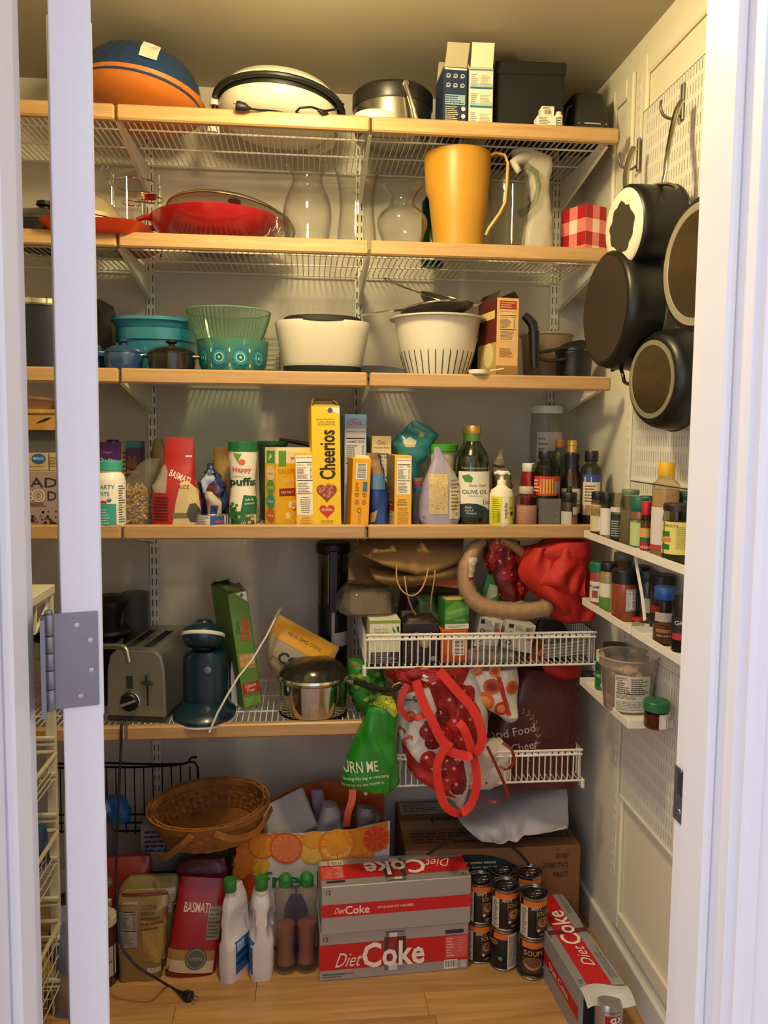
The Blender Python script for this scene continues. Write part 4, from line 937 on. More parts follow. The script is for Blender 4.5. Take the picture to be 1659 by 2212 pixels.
t = thing('clay_tray', 'shallow peach tray on top of the wooden box in the door gap', 'tray', (A(70, 870, 2.08).x, 2.09, zt), 0, None, 0, .09); part(MB().loft([(0, .05, .04, 0, 0), (.026, .058, .05, 0, 0), (.027, .066, .058, 0, 0), (.034, .067, .059, 0, 0)], 40, 5), 'tray_body', mat('b08a68', .6), t)
# vitamins bottle
cx, P_ = prof(236, 2.03, 4, [(1133, 33), (1128, 34), (1040, 34), (1026, 30), (1020, 24), (1016, 24)])
t = thing('vitamin_bottle', 'white bottle with teal cap and teal label beside the door edge', 'bottle', (cx, 2.04, z4)); m = MB().lathe(P_, 40); part(m, 'bottle_body', mat('efece4', .35), t)
zz_ = P_[-1][1]; lid(t, P_, zz_, zz_+.024, P_[-1][0]*1.13, '3fa59c', rib=True)
q = Pr(m, P_[1][0]*2, zz_, res=12); q.rect(.0, .0+.02, .78, .42, '3fa39a', 0); q.text('SMARTY', .42, .72, .075, '2f8f92', fit=.66, bold=.02); q.text('PANTS', .34, .60, .075, '2f8f92', fit=.5, bold=.02)
q.disc(.30, .45, .05, 'c8403c', 2); q.disc(.38, .455, .05, 'b83238', 3); q.disc(.46, .45, .05, 'c8403c', 2); q.disc(.58, .49, .07, '2f6ea6', 2); q.disc(.555, .51, .022, 'ffffff', 4, n=8); q.disc(.605, .51, .022, 'ffffff', 4, n=8); q.lines(.08, .06, .6, .34, 6, 'a9dcd4', 3, al='C', L=2); q.lines(.84, .08, .98, .75, 16, '55554e', 5); q.done(t)
# purple cracker cartons
t, q, m, W, Hh = carton('bunny_cracker_box', 'purple cracker box with white lettering behind the vitamin bottle', 209, 263, 956, 4, 2.13, .06, '53246b', rz=-.05)
q.text('Organic', .45, .88, .03, 'b89ac8', fit=.4); q.text('Cheddar', .45, .78, .06, 'e9def0', fit=.72, bold=.015); q.text('Bunnies', .48, .69, .06, 'e9def0', fit=.72, bold=.015); q.poly([(.2, .5), (.55, .6), (.85, .5), (.6, .42)], 'cf8030', 1); q.done(t)
q = Pr(m, .06, Hh, ang=PI/2, org=(0, .03, 0)); q.rect(0, 0, 1, 1, 'c8a64a', 0); q.lines(.1, .1, .9, .9, 14, '6a4a6a', 4); q.done(t, 'side_label')
t, q, m, W, Hh = carton('snack_box', 'dark purple snack box with teal top stripe and bear shape', 268, 306, 953, 4, 2.17, .06, '40204e', rz=.05); q.rect(0, .92, 1, 1, '1e6a6a', 1); q.disc(.45, .72, .3, '7a4a30'); q.disc(.3, .8, .1, '7a4a30', 2); q.disc(.6, .8, .1, '7a4a30', 2); q.text('gummy'[:0] or 'Bears', .5, .62, .05, 'd0a040', fit=.6, bold=.02); q.done(t)
t, q, P_, m = turned('purple_lid_jar', 'dark jar with purple cap behind the purple boxes', 245, 2.25, 4, [(1140, 18), (960, 18), (950, 12)], '2a1c38', 'jar')
# pasta in a clear bag
rows = [(1133, 268, 326), (1100, 268, 330), (1060, 270, 330), (1030, 276, 336, .8), (1005, 300, 342, .5), (990, 318, 344, .3)]
cx, R = bagrings(rows, 2.07, 4, .07, 3); t = thing('pasta_bag', 'clear bag of spiral pasta standing beside the vitamin bottle', 'bag', (cx, 2.07, z4))
part(MB().loft(R, 40, 2.6, .006, 26, 4), 'plastic_bag', glass('e6e2d4', .12, .3, .10), t, smooth=60)
rd = random.Random(5); m = MB()
for i in range(150):
    z = rd.uniform(.006, .098); a = rd.uniform(0, 2*PI); rr = .029*math.sqrt(rd.random()); x, y = rr*math.cos(a)*1.05-(.004 if z > .06 else 0), -abs(rr*math.sin(a))*.9 if rd.random() < .8 else rr*math.sin(a)*.7
    M = T_(x+.0, y, z) @ Matrix.Rotation(rd.uniform(0, 2*PI), 4, 'Z') @ Matrix.Rotation(rd.uniform(.5, 1.6), 4, 'X')
    pts = [(.0022*math.cos(k*1.5), .0022*math.sin(k*1.5), -.014+.0035*k) for k in range(9)]; m.tube(pts, .0026, 5, M=M)
part(m, 'spiral_pasta', mat('c9a66a', .6), t, kind='stuff')
# red rice bag
rows = [(1133, 330, 432), (1118, 327, 436), (1080, 328, 434), (1050, 332, 428, .9), (1030, 345, 422, .7), (1000, 352, 420, .35), (960, 356, 420, .16), (945, 357, 419, .10)]
t, q, m = bag('rice_bag', 'red rice bag with clear window standing on the fourth shelf', rows, 2.05, 4, .07, 'a81c20', amp=.003, e=3, freq=20, seed=2, rough=.35, coat=.3)
q.poly([(.18, .62), (.30, .70), (.36, .62), (.34, .38), (.12, .38), (.05, .46)], '9a8a88', 0); q.poly([(.62, .5), (.75, .52), (.93, .42), (.99, .2), (.96, .02), (.46, .02), (.52, .25)], 'c9b58a', 0)
q.text('BASMATI', .60, .56, .075, 'f0d8cc', rot=-.42, fit=.42, bold=.02); q.text('RICE', .68, .45, .04, 'b01a1e', fit=.2, bold=.02, L=4)
for i in range(8): q.rect(.08, .32-i*.035, .38, .335-i*.035, '4c1214', 2)
q.poly([(.80, .06), (.74, .16), (.8, .26), (.9, .27), (.98, .2), (.98, .05)], '45443f', 3); q.rect(.46, .1, .9, .16, '6f6a45', 2); q.rect(.7, .78, .82, .80, 'e8c8c0', 1); q.done(t)
# foil bag and tin
rows = [(1104, 445, 478), (1080, 434, 490), (1050, 430, 486), (1030, 440, 476, .8), (1010, 450, 462, .5), (1000, 452, 458, .3)]
t, q, m = bag('snack_bag', 'crumpled dark blue foil snack bag behind the tin', [(1133, 440, 478)]+rows[1:], 2.10, 4, .05, '27386a', amp=.012, freq=45, seed=8, rough=.3, coat=.4, sub=4); q.disc(.5, .55, .2, '54222c', 0, ry=.3); q.poly([(.1, .7), (.4, .9), (.6, .75), (.2, .5)], 'a4b4d0', 0); q.done(t)
t, q, m = bag('foil_wrapper', 'silvery rolled wrapper resting on the tuna tin', [(1106, 452, 482), (1090, 446, 480), (1075, 440, 470), (1062, 440, 458, .7)], 2.06, 4, .03, 'b8ae9c', amp=.006, freq=50, seed=3, rough=.25)
t.location.z = z4+.0; q.poly([(.35, .2), (.7, .3), (.8, .6), (.4, .6)], '26305a', 0); q.done(t)
cx, P_ = prof(457, 2.045, 4, [(1134, 36), (1112, 36), (1108, 37)])
t = thing('tuna_tin', 'low round tin with blue and white label on the fourth shelf', 'can', (cx, 2.045, z4)); r = P_[1][0]; h = P_[-1][1]; m = MB().lathe([(r*.97, 0), (r, .002), (r, h-.003)], 40); part(m, 'tin_body', mat('d9d8d4', .4), t)
part(MB().lathe([(r*1.0, h-.003), (r*1.03, h-.002), (r*1.03, h+.001), (r*.97, h+.001), (r*.95, h-.002)], 40), 'tin_rim', CHROME, t); q = Pr(m, 2*r, h, res=10, off=.0006); q.rect(.52, .06, .97, .98, '2b4e92', 0); q.text('TUNA'[:0] or 'WILD', .78, .45, .22, 'd8653c', fit=.24); q.lines(.08, .2, .48, .85, 4, '7b8494', 2); q.done(t)
# kraft pouch
t, q, m = bag('kraft_pouch', 'tan kraft pouch with orange tab behind the puffs canister', [(1140, 462, 512), (1050, 462, 510), (1000, 462, 508, .6), (966, 461, 506, .15)], 2.16, 4, .05, 'a4803c', amp=.003, e=3, seed=5); q.rect(.5, .9, .9, 1., 'c25a22', 0); q.done(t)
t, q, m = bag('olive_pouch', 'olive tan pouch behind the red rice bag', [(1140, 330, 385), (1040, 325, 380), (955, 330, 352, .4), (947, 335, 350, .2)], 2.22, 4, .05, '8a8050', amp=.004, seed=6)
# puffs canister
cx, P_ = prof(525, 2.07, 4, [(1134, 30), (1120, 31), (1080, 29), (1050, 26), (1020, 28), (990, 31), (975, 31)])
t = thing('puffs_canister', 'waisted white and green baby snack canister with green cap', 'canister', (cx, 2.07, z4)); m = MB().lathe(P_, 40); part(m, 'canister_body', mat('ece8dc', .4), t); h = P_[-1][1]; lid(t, 0, h, h+.026, P_[-1][0]*1.03, '1c6a3c', rib=True)
q = Pr(m, 2*max(r for r, z in P_), h, res=12); q.rect(.03, .0, .97, .20, '2f6a30', 0); q.disc(.5, .86, .12, 'e2703a', 1, ry=.10); q.text('Happy', .5, .765, .065, 'd8584a', fit=.62, bold=.05); q.text('superfood', .38, .67, .02, '3a6a48', fit=.4); q.text('puffs', .5, .60, .10, '17422e', fit=.84, bold=.08); q.poly([(.45, .2), (.55, .42), (.97, .40), (.97, .15)], '1f6a3c', 1); q.text('kale &', .74, .36, .035, 'e8ece0', fit=.26); q.text('spinach', .74, .31, .035, 'e8ece0', fit=.32)
rd = random.Random(3)
for i in range(16): q.disc(rd.uniform(.1, .4), rd.uniform(.06, .3), rd.uniform(.04, .08), ('2f6a30', '4a8a3c', '1f5428')[i % 3], 2, n=8)
for i in range(12): u, v = rd.uniform(.35, .92), rd.uniform(.03, .15); q.ring(u, v, .022, .05, 'dcb894', 4, 9)
q.poly([(.2, .98), (.35, .86), (.5, .97)], '6a9a4a', 1); q.done(t)
t, q, P_, m = turned('green_lid_jar', 'jar with flat green metal lid behind the yellow cauliflower box', 588, 2.2, 4, [(1140, 26), (975, 30), (962, 32)], '50564a', 'jar'); r, h = P_[-1]; lid(t, 0, h, h+.012, r*1.06, '1f5a34', 'jar_lid')
t = thing('black_spatula', 'black ridged handle lying across jars behind the yellow boxes', 'utensil', (0, 0, 0)); part(MB().tube([A(606, 950, 2.2), A(640, 955, 2.18), A(675, 962, 2.16), A(700, 970, 2.15)], [.008, .010, .010, .009], 10, flat=.6), 'handle', BLACK, t)
t, q, P_, m = turned('dark_canister', 'dark canister holding up the black handle behind the nutrition box', 655, 2.2, 4, [(1140, 32), (1000, 32), (972, 30)], '3b3a36', 'canister')
# cauliflower snack box, corner on
t = thing('cauliflower_box', 'yellow snack box standing corner-on with green squares and round badges', 'box', (A(597, 1050, 2.03).x, 2.03, z4), .0); Hh = A(597, 967, 2.03).z-z4
aL, aR = .62, .42; wl, wr = .052, .105
m = MB(); m.box(0, wr, 0, wl, 0, Hh, b=.001)
t.rotation_euler.z = .62; part(m, 'carton', mat('ecd9a8', .5), t, smooth=0)
q = Pr(m, wl, Hh, ang=-PI/2, org=(0, wl/2, 0)); q.rect(0, 0, 1, .8, 'e6b72a', 0); q.rect(0, .8, 1, 1, 'ece4c4', 0); q.rect(.14, .8, .88, .96, '5a9a38', 1)
for v, c, tx in ((.67, 'ecd6a6', 'REAL'), (.49, '6c9a3c', 'GLUTEN'), (.31, '3f9a84', 'VEGAN'), (.13, 'd9662c', '60')): q.disc(.5, v, .38, c, 2); q.text(tx, .5, v, .028, 'f4efdc' if c != 'ecd6a6' else 'd9863a', fit=.5, bold=.02)
q.poly([(.3, .84), (.5, .93), (.62, .88)], 'e8f0d0', 2); q.done(t, 'badge_print')
q = Pr(m, wr, Hh, org=(wr/2, 0, 0)); q.rect(0, 0, 1, .8, 'e2ad22', 0); q.rect(0, .8, 1, 1, 'ece0bc', 0); q.rect(.06, .76, .28, .96, '5a9a38', 1); q.text('vegi', .6, .87, .045, '7a4a2a', fit=.4, bold=.03); q.text('CAULIFLOWER', .5, .70, .06, 'b5651c', fit=.9); q.text('STARS', .45, .58, .05, 'e9dcc0', fit=.5); q.rect(.08, .38, .55, .48, '8a2c1a', 1); q.text('SEA SALT', .32, .43, .03, 'f0e4d0', fit=.36)
rd = random.Random(2)
for i in range(26): q.disc(rd.uniform(.5, .95), rd.uniform(.2, .5), .05, 'b5751c', 1, n=7)
for i in range(8): u, v = rd.uniform(.2, .8), rd.uniform(.05, .3); q.poly([(u, v+.05), (u+.08, v), (u+.03, v-.05), (u-.06, v-.04), (u-.08, v+.01)], 'efdfae', 3)
q.done(t, 'front_print')
# nutrition panel box
t, q, m, W, Hh = carton('pretzel_box', 'narrow yellow box with white nutrition panel left of the tall yellow cereal', 641, 682, 977, 4, 2.02, .13, 'e4b53c', rz=-.04); q.nutrition(.05, .42, .95, .96, '150'); q.rect(.05, .16, .95, .42, 'ece4d2', 0); q.rect(.05, .44, .95, .46, 'e8a83a', 2); q.lines(.2, .18, .8, .41, 8, '8a8274', 4, al='C'); q.lines(.2, .04, .8, .14, 3, 'c8901c', 4, al='C'); q.done(t)
t.rotation_euler.y = -.03
# tall yellow cereal box
t, q, m, W, Hh = carton('cereal_box', 'tallest yellow cereal box with black sideways lettering and two hearts', 677, 739, 877, 4, 2.02, .19, 'eac313', rz=.05, ry=-.02)
flaps(t, W, Hh, .19, 'b9a47a', (.25, .5, 1.25, .8), L=.3)
q.poly([(.45, .985), (.98, .985), (.98, .93)], 'e8e2d2', 1); q.disc(.66, .965, .09, '5a4a8a', 2); q.lines(.15, .885, .8, .90, 1, 'b99a10', 2, al='C'); q.text('Celiac Disease', .52, .872, .014, '4a4210', fit=.6); q.text('FOUNDATION', .52, .85, .014, '4a4210', fit=.6)
q.text('Cheerios', .53, .60, .125, '231a14', rot=PI/2, sx=.62, bold=.05); q.heart(.5, .29, .36, '8f3b34', 1)
rd = random.Random(7)
for i in range(34):
    a, b = rd.uniform(-.26, .26), rd.uniform(-.05, .055)
    if abs(a)/.30 + max(0, -b)/.07 < 1: q.ring(.5+a, .30+b, .022, .05, ('d9a07c', 'c98a68', 'b5443c')[i % 3], 3, 8)
q.heart(.5, .135, .27, 'c62a22', 1); q.text('can help lower', .5, .155, .01, 'f0d8c8', fit=.34, L=3); q.text('CHOLESTEROL', .5, .14, .013, 'f6e8dc', fit=.42, bold=.03, L=3); q.lines(.15, .03, .85, .06, 2, 'b08c10', 3, al='C'); q.done(t)
# blue and pale cereal boxes behind
t, q, m, W, Hh = carton('rice_cereal_box', 'pale blue cereal box with red lettering behind the tilted yellow box', 744, 792, 895, 4, 2.10, .16, '7fa6cc', rz=.03)
q.text('RICE', .48, .955, .016, '5a6a90', fit=.25); q.text('Chex', .48, .925, .045, 'c2392c', fit=.62, bold=.02); q.nutrition(.04, .36, .96, .87, '160 200', 'c9cdd0'); q.poly([(.1, .45), (.3, .52), (.5, .46), (.45, .38), (.2, .37)], '6d675e', 3); q.poly([(.22, .54), (.3, .57), (.38, .53), (.28, .5)], 'c8a24a', 4); q.done(t)
t, q, m, W, Hh = carton('honey_cereal_box', 'cream cereal box with red lettering right of the pale blue one', 803, 845, 942, 4, 2.11, .15, 'd8c88c', rz=.03); q.text('Chex', .5, .93, .05, 'c2543c', fit=.44, bold=.02); q.nutrition(.06, .3, .94, .9, '210 260', 'dccfa8'); q.done(t)
# tilted yellow box with barcode
t, q, m, W, Hh = carton('mac_box', 'yellow orange box with barcode and small round icons, leaning right', 757, 797, 990, 4, 2.02, .14, 'e5a51e', rz=.12, ry=.035)
m2 = MB().prism([(-W*.42, 0), (W*.42, 0), (W*.36, .008), (-W*.36, .008)], 0, .001, T_(0, .002, Hh) @ Rx(-.2)); part(m2, 'open_flap', mat('dccfae', .6), t, smooth=0)
q.barcode(.2, .70, .78, .93, vert=True, n=16); q.lines(.2, .52, .4, .65, 4, '7a5210', 3); q.rect(.6, .52, .84, .66, '3c6f98', 1)
for u in (.3, .7):
    for v in (.47, .36): q.ring(u, v, .09, .12, '7a5210', 1, 12); q.disc(u, v, .04, '7a5210', 1, n=8)
q.ring(.45, .24, .09, .13, '7a5210', 1, 12); q.rect(.42, .02, .45, .2, 'a06a10', 1); q.rect(.5, .05, .53, .2, 'a06a10', 1); q.done(t)
q = Pr(m, .14, Hh, ang=-PI/2, org=(0, .07, 0)); q.rect(0, 0, 1, 1, 'c0861a', 0); q.done(t, 'side_print')
t, q, m = bag('chip_bag', 'brown and blue crumpled bag between the two yellow boxes', [(1134, 800, 838), (1080, 799, 836), (1030, 797, 832, .8), (1000, 792, 826, .5), (978, 790, 818, .3)], 2.07, 4, .06, '23408a', amp=.007, freq=30, seed=12, rough=.4, nn=48)
q.rect(0, .72, 1, 1, '8a6a44', 0); q.rect(0, .5, 1, .72, '5a84ac', 0); q.poly([(.0, .12), (.5, .22), (.4, .05), (.1, .03)], 'b9a27a', 1); q.done(t)
# upright yellow box with nutrition facts
t, q, m, W, Hh = carton('bar_box', 'narrow yellow box with nutrition label and dark side, before the teal bag', 852, 890, 984, 4, 2.01, .14, 'e9b544', rz=.10)
q.nutrition(.14, .46, .92, .96, '90'); q.lines(.15, .30, .75, .4, 3, '9a701c', 4, al='C'); q.lines(.1, .02, .9, .28, 9, 'c08c2c', 7, al='C'); q.done(t)
q = Pr(m, .14, Hh, ang=-PI/2, org=(0, .07, 0)); q.rect(0, .55, 1, 1, '7a6a44', 0); q.rect(0, .22, 1, .36, '8a2420', 1); q.rect(0, .36, 1, .55, '6f5434', 0); q.rect(0, 0, 1, .22, 'c4b590', 0); q.lines(.1, .05, .9, .5, 8, 'a89468', 3); q.done(t, 'side_print')
# teal bag, green-lid tub, oats bag
t, q, m = bag('teal_bag', 'crumpled teal foil bag with spiky corner above the oats bag', [(1134, 868, 915, .6), (1060, 860, 912, .8), (1003, 862, 908, .9), (985, 855, 930), (960, 848, 935), (940, 860, 945, .6), (928, 872, 930, .5), (908, 890, 900, .2)], 2.12, 4, .07, '1f6f78', amp=.013, freq=24, seed=21, rough=.35, sub=4, nn=64, coat=.3); q.poly([(.2, .8), (.35, .84), (.5, .8), (.45, .74), (.25, .74)], 'b5b49a', 0); q.disc(.62, .86, .06, '86a84a', 0); q.done(t)
p = A(900, 925, 2.1)-t.location; part(MB().loft([(p.z-.045, .028, .012, p.x+.02, 0), (p.z-.02, .034, .008, p.x+.02, 0), (p.z+.0, .02, .004, p.x+.0, 0), (p.z+.018, .003, .002, p.x-.008, 0)], 24, 2, .006, 40, 5), 'bag_corner', mat('1f6f78', .35, coat=.3), t)
t, q, P_, m = turned('green_lid_tub', 'tub with bright green lid behind the oats bag', 953, 2.13, 4, [(1138, 28), (980, 30), (975, 31)], 'd8d2b8', 'tub'); r, h = P_[-1]; lid(t, 0, h, h+.02, r*1.12, '3f9a20', 'tub_lid'); q.rect(.1, .6, .5, .9, 'b8c88a', 0); q.rect(.1, .45, .4, .6, 'b86a3a', 0); q.done(t)
t, q, m = bag('oats_bag', 'lilac and clear bag of rolled oats with pinched top', [(1134, 912, 985), (1120, 905, 990), (1080, 907, 992), (1045, 914, 990, .9), (1015, 925, 975, .6), (990, 935, 962, .3), (965, 938, 948, .12)], 2.05, 4, .07, '9a93b0', amp=.0035, e=3.2, seed=14, rough=.4, sub=4)
q.rect(.20, .16, .66, .66, 'c9b07c', 0, 8); rd = random.Random(6)
for i in range(150): q.disc(rd.uniform(.22, .64), rd.uniform(.18, .64), rd.uniform(.008, .016), ('e0cc9c', 'b5935a', 'd8bc84', 'a58750')[i % 4], 1+i % 3, n=5)
q.rect(.70, .10, .97, .50, 'cfc492', 0, 6); q.poly([(.72, .5), (.97, .5), (.85, .72), (.66, .86), (.6, .8)], 'a59f94', 0); q.lines(.74, .2, .95, .6, 9, '6b6658', 4); q.barcode(.84, .12, .93, .19, n=7); q.ring(.1, .12, .02, .03, '5a4a50', 1); q.done(t)
for zz_ in (): pass
t, q, m = bag('clear_snack_bag', 'clear snack bag with red stripe behind the lilac oats bag', [(1134, 890, 916), (1080, 888, 914), (1032, 890, 915, .5)], 2.10, 4, .05, None, material=glass('b8b4ae', .2, .3, .4), amp=.005, seed=4); q.rect(.1, .85, .95, .93, 'a8322a', 0); q.rect(.1, .7, .9, .82, '3a6aa0', 0); q.done(t)
# olive oil
OG = mat('131d0b', .12, coat=.5)
def oil(px, Y, top, label_, main):
    s = (1133-918); rows = [(1134, 34), (1126, 36), (1000, 36), (985, 33), (970, 25), (958, 17), (952, 14.5), (948, 14), (938, 14)]
    k = 1. if main else .98; cx, P_ = prof(px, Y, 4, [(1134-(1134-y)*k, r*k) for y, r in rows]); t = thing('olive_oil_bottle', label_, 'bottle', (cx, Y, z4), 0, 'olive oil bottles' if False else None)
    sm = []
    for i in range(len(P_)-1):
        for j in range(3): u = j/3; sm.append((P_[i][0]*(1-u)+P_[i+1][0]*u, P_[i][1]*(1-u)+P_[i+1][1]*u))
    sm.append(P_[-1]); m = MB().lathe(sm, 44); part(m, 'bottle_body', OG, t, smooth=60); h = P_[-1][1]; r = P_[-1][0]
    part(MB().lathe([(r*1.06, h-.022), (r*1.06, h)], 30), 'neck_band', mat('4d7a34', .3), t); lid(t, 0, h, h+.022, r*1.12, 'c9a050' if main else '4d7a34', 'screw_cap', True, .3, metal=.7 if main else 0); return t, P_, m, h
t, P_, m, h = oil(1021, 2.06, 918, 'large dark green olive oil bottle with gold cap and white label', True)
q = Pr(m, 2*P_[2][0], h, res=14, off=.0007); q.rect(.05, .12, .96, .60, 'e6e1d2', 0, 14); q.text('MEDITERRANEAN BLEND', .5, .635, .02, 'a8b8a0', fit=.72); q.poly([(.12, .55), (.3, .57), (.42, .53), (.38, .48), (.2, .49)], '3f8a44', 2); q.text('Extra Virgin', .56, .45, .028, '54604a', fit=.5, shear=.3); q.text('OLIVE OIL', .5, .38, .045, '222a20', fit=.72, bold=.0); q.text('COLD EXTRACTED', .5, .335, .012, '5a6050', fit=.4)
q.poly([(.05, .24), (.3, .255), (.55, .25), (.8, .215), (.95, .17), (.95, .10), (.05, .10)], '1c3038', 2)
for u, s in ((.74, .09), (.82, .07), (.88, .055), (.93, .04)): q.poly([(u-.012, .24), (u, .24+s), (u+.012, .24)], '1c2a1c', 3)
q.text('Italy', .3, .215, .03, 'c9ccbc', fit=.18, shear=.3, L=4); q.text('Spain &', .32, .18, .024, 'c9ccbc', fit=.22, shear=.3, L=4); q.text('Greece', .38, .15, .024, 'c9ccbc', fit=.28, shear=.3, L=4); q.done(t)
oil(1014, 2.17, 920, 'second olive oil bottle with green cap just behind the gold-capped one', False)
t, q, m = bag('grey_foil_bag', 'crumpled grey bag twisted to a point behind the lotion pump', [(1134, 1064, 1100), (1070, 1060, 1100), (1030, 1064, 1104), (1010, 1062, 1098, .6), (1000, 1068, 1090, .5), (972, 1076, 1084, .2)], 2.12, 4, .05, '6f665a', amp=.010, freq=40, seed=31, rough=.35, sub=4)
# lotion pump
cx, P_ = prof(1083, 2.03, 4, [(1134, 24), (1128, 25), (1068, 25), (1058, 22), (1052, 13), (1048, 10)])
t = thing('lotion_bottle', 'cream pump bottle with yellow label next to the olive oil', 'bottle', (cx, 2.03, z4)); m = MB().lathe(P_, 40); part(m, 'bottle_body', mat('ece4cc', .35), t); h = P_[-1][1]; lid(t, 0, h-.002, h+.014, .012, 'f0ead8', 'pump_collar')
part(MB().tube([(0, 0, h+.012), (0, 0, h+.030)], .0055, 12).lathe([(.005, h+.026), (.011, h+.029), (.009, h+.034)], 16).tube([(-.02, 0, h+.031), (-.01, 0, h+.034), (.016, 0, h+.033), (.021, 0, h+.028)], [.003, .005, .004, .0025], 10), 'pump_head', mat('f0ead8', .35), t)
q = Pr(m, 2*P_[1][0], h, res=12); q.rect(.02, .05, .98, .74, 'd9d728', 0, 14); q.rect(.42, .05, .70, .74, 'efe6cc', 1, 8); q.text('megababe', .56, .40, .085, '2a2a26', rot=PI/2, sx=.8, bold=.01); q.lines(.08, .1, .36, .7, 12, '8a8a1a', 3); q.barcode(.22, .10, .36, .36, True, n=12, paper='c9c72a'); q.rect(.78, .28, .97, .38, '2a2a26', 2); q.lines(.72, .42, .95, .5, 3, '6a6a1a', 2); q.disc(.86, .62, .1, 'e8c0b0', 2); q.done(t)
def jar(name, label, px, Y, n_, top, bot, hw, gcol, cap, caph, content=None, ch=.8, cpr=1.04, band=None, capmat=None, shoulder=True, cat='jar', milky=0., neck=.85, capname='cap', dz=0, group=None, rib=True, X=None):
    """glass or plastic jar: body, contents, cap; optional label band drawn by the callback"""
    zb = (zof(n_) if n_ is not None else 0)+dz; a, b = A(px-hw, bot, Y), A(px+hw, bot, Y); r = (b.x-a.x)/2; h = A(px, top, Y).z-A(px, bot, Y).z
    hb = h-caph; P_ = [(r*.94, 0), (r, .003), (r, hb*.84 if shoulder else hb-.001)]
    if shoulder: P_ += [(r*.96, hb*.90), (r*neck, hb*.97)]
    P_.append((r*neck if shoulder else r, hb)); xx = A(px, (top+bot)/2, Y).x
    t = thing(name, label, cat, (xx, Y, zb), 0, group); m = MB().lathe(P_, 30)
    part(m, 'jar_body', glass(gcol, .04, .4, milky) if content or milky or gcol[0] in 'cdef' else mat(gcol, .3), t)
    if content: part(MB().lathe([(r*.90, .003), (r*.955, .006), (r*.955, hb*ch*.84), (r*.94, hb*ch*.86)], 26), 'contents', mat(content, .8, bump=.6, bs=250, var=.25), t)
    rc = r*(neck if shoulder else 1)*cpr; c = lid(t, 0, hb-.001, h, rc, cap, capname, rib)
    return t, Pr(m, 2*r, hb, res=10, off=.0007), r, hb
t, q, r, h = jar('salt_jar', 'clear jar half full of pale pink salt with steel grinder cap', 1136, 2.04, 4, 1048, 1133, 24, 'e8e2da', 'b9b2a2', .018, 'd8a89a', .72, neck=.6, cpr=1.05)
t, q, r, h = jar('red_spice_bottle', 'red bottle with white cap behind the pink salt jar', 1143, 2.13, 4, 1006, 1133, 18, '8e1c24', 'e6dfd0', .022, None); q.rect(.3, .5, .95, .8, 'c02f38', 0); q.done(t)
t, q, m, W, Hh = carton('clear_organizer', 'clear plastic drawer box holding two pale blocks under a labelled bottle', 1163, 1211, 1078, 4, 2.03, .07, 'b9b4b0'); part_ = [c for c in t.children if c.name.startswith('carton')][0]; part_.data.materials[0] = glass('c9c4c2', .1, .3, .25)
m = MB(); 
for a, b in ((.12, .30), (.38, .56)): m = MB().box(-W*.42, W*.42, .01, .06, Hh*a, Hh*b, b=.003); part(m, 'pale_block', mat('cfc5b0', .6), t, smooth=0)
t, q, r, h = jar('flat_bottle', 'bottle with red and yellow label and black cap above the clear drawer box', 1178, 2.07, 4, 975, 1134, 30, 'b9bca8', '14181c', .020, '5a5040', .6, neck=.42, cpr=1.3); q.rect(.05, .45, .95, .74, 'b5362c', 0); q.rect(.2, .48, .62, .70, 'c9a63a', 1); q.rect(.66, .48, .92, .66, '8f8a80', 1); q.lines(.05, .5, .18, .7, 4, 'e0d0b0', 3); q.done(t)
t, q, r, h = jar('tall_clear_jar', 'large clear plastic jar with white lid at the back right of fourth shelf', 1178, 2.28, 4, 900, 1138, 34, 'd0ccc6', 'cdd2d2', .022, None, milky=.22, shoulder=True, neck=.96, cpr=1.0); q.rect(.12, .30, .9, .82, 'b4aca2', 0, 10); q.lines(.16, .35, .42, .78, 9, '6f675e', 4); q.rect(.68, .60, .80, .74, '33302c', 2); q.done(t)
t, q, r, h = jar('sauce_bottle', 'bottle with copper cap behind the gold-capped dark bottle', 1207, 2.2, 4, 964, 1136, 18, '3a4434', '9a6a34', .022, None, neck=.5, cpr=1.1)
cx, P_ = prof(1234, 2.10, 4, [(1134, 24), (1125, 26), (1050, 26), (1030, 22), (1012, 15), (1000, 14), (980, 16), (977, 12)])
t = thing('syrup_bottle', 'dark amber bottle with tall gold foil cap, right part of fourth shelf', 'bottle', (cx, 2.10, z4)); m = MB().lathe(P_, 34); part(m, 'bottle_body', mat('2a1210', .15, coat=.5), t, smooth=60); h = P_[-1][1]
part(MB().lathe([(.013, h-.006), (.0125, h+.018), (.0138, h+.019), (.0138, h+.030), (.011, h+.033)], 28), 'gold_cap', mat('c9a352', .3, .6), t); part(MB().lathe([(P_[4][0]*1.1, P_[4][1]), (P_[5][0]*1.12, P_[5][1]), (P_[6][0]*1.05, h-.004)], 28), 'neck_wrap', mat('141824', .4), t)
q = Pr(m, 2*P_[1][0], h, res=10); q.rect(.05, .16, .95, .50, 'd8c8a4', 0, 10); q.lines(.2, .2, .8, .45, 5, '7a6a50', 3); q.done(t)
t, q, r, h = jar('vanilla_bottle', 'small amber glass bottle with black dropper cap at the shelf front', 1229, 2.03, 4, 1060, 1133, 18, '3a281c', '141416', .024, None, neck=.9, cpr=1.0); q.rect(.02, .05, .5, .62, 'b9b4ac', 0, 8); q.rect(.5, .05, .98, .5, '8a5a3a', 0); q.rect(.5, .42, .98, .52, '3a4a7a', 1); q.rect(.56, .5, .98, .8, 'cfc4ac', 1); q.done(t)
part(MB().lathe([(.008, h+.022), (.0075, h+.03), (.004, h+.040), (.002, h+.041)], 18), 'dropper_tip', BLACK, t)
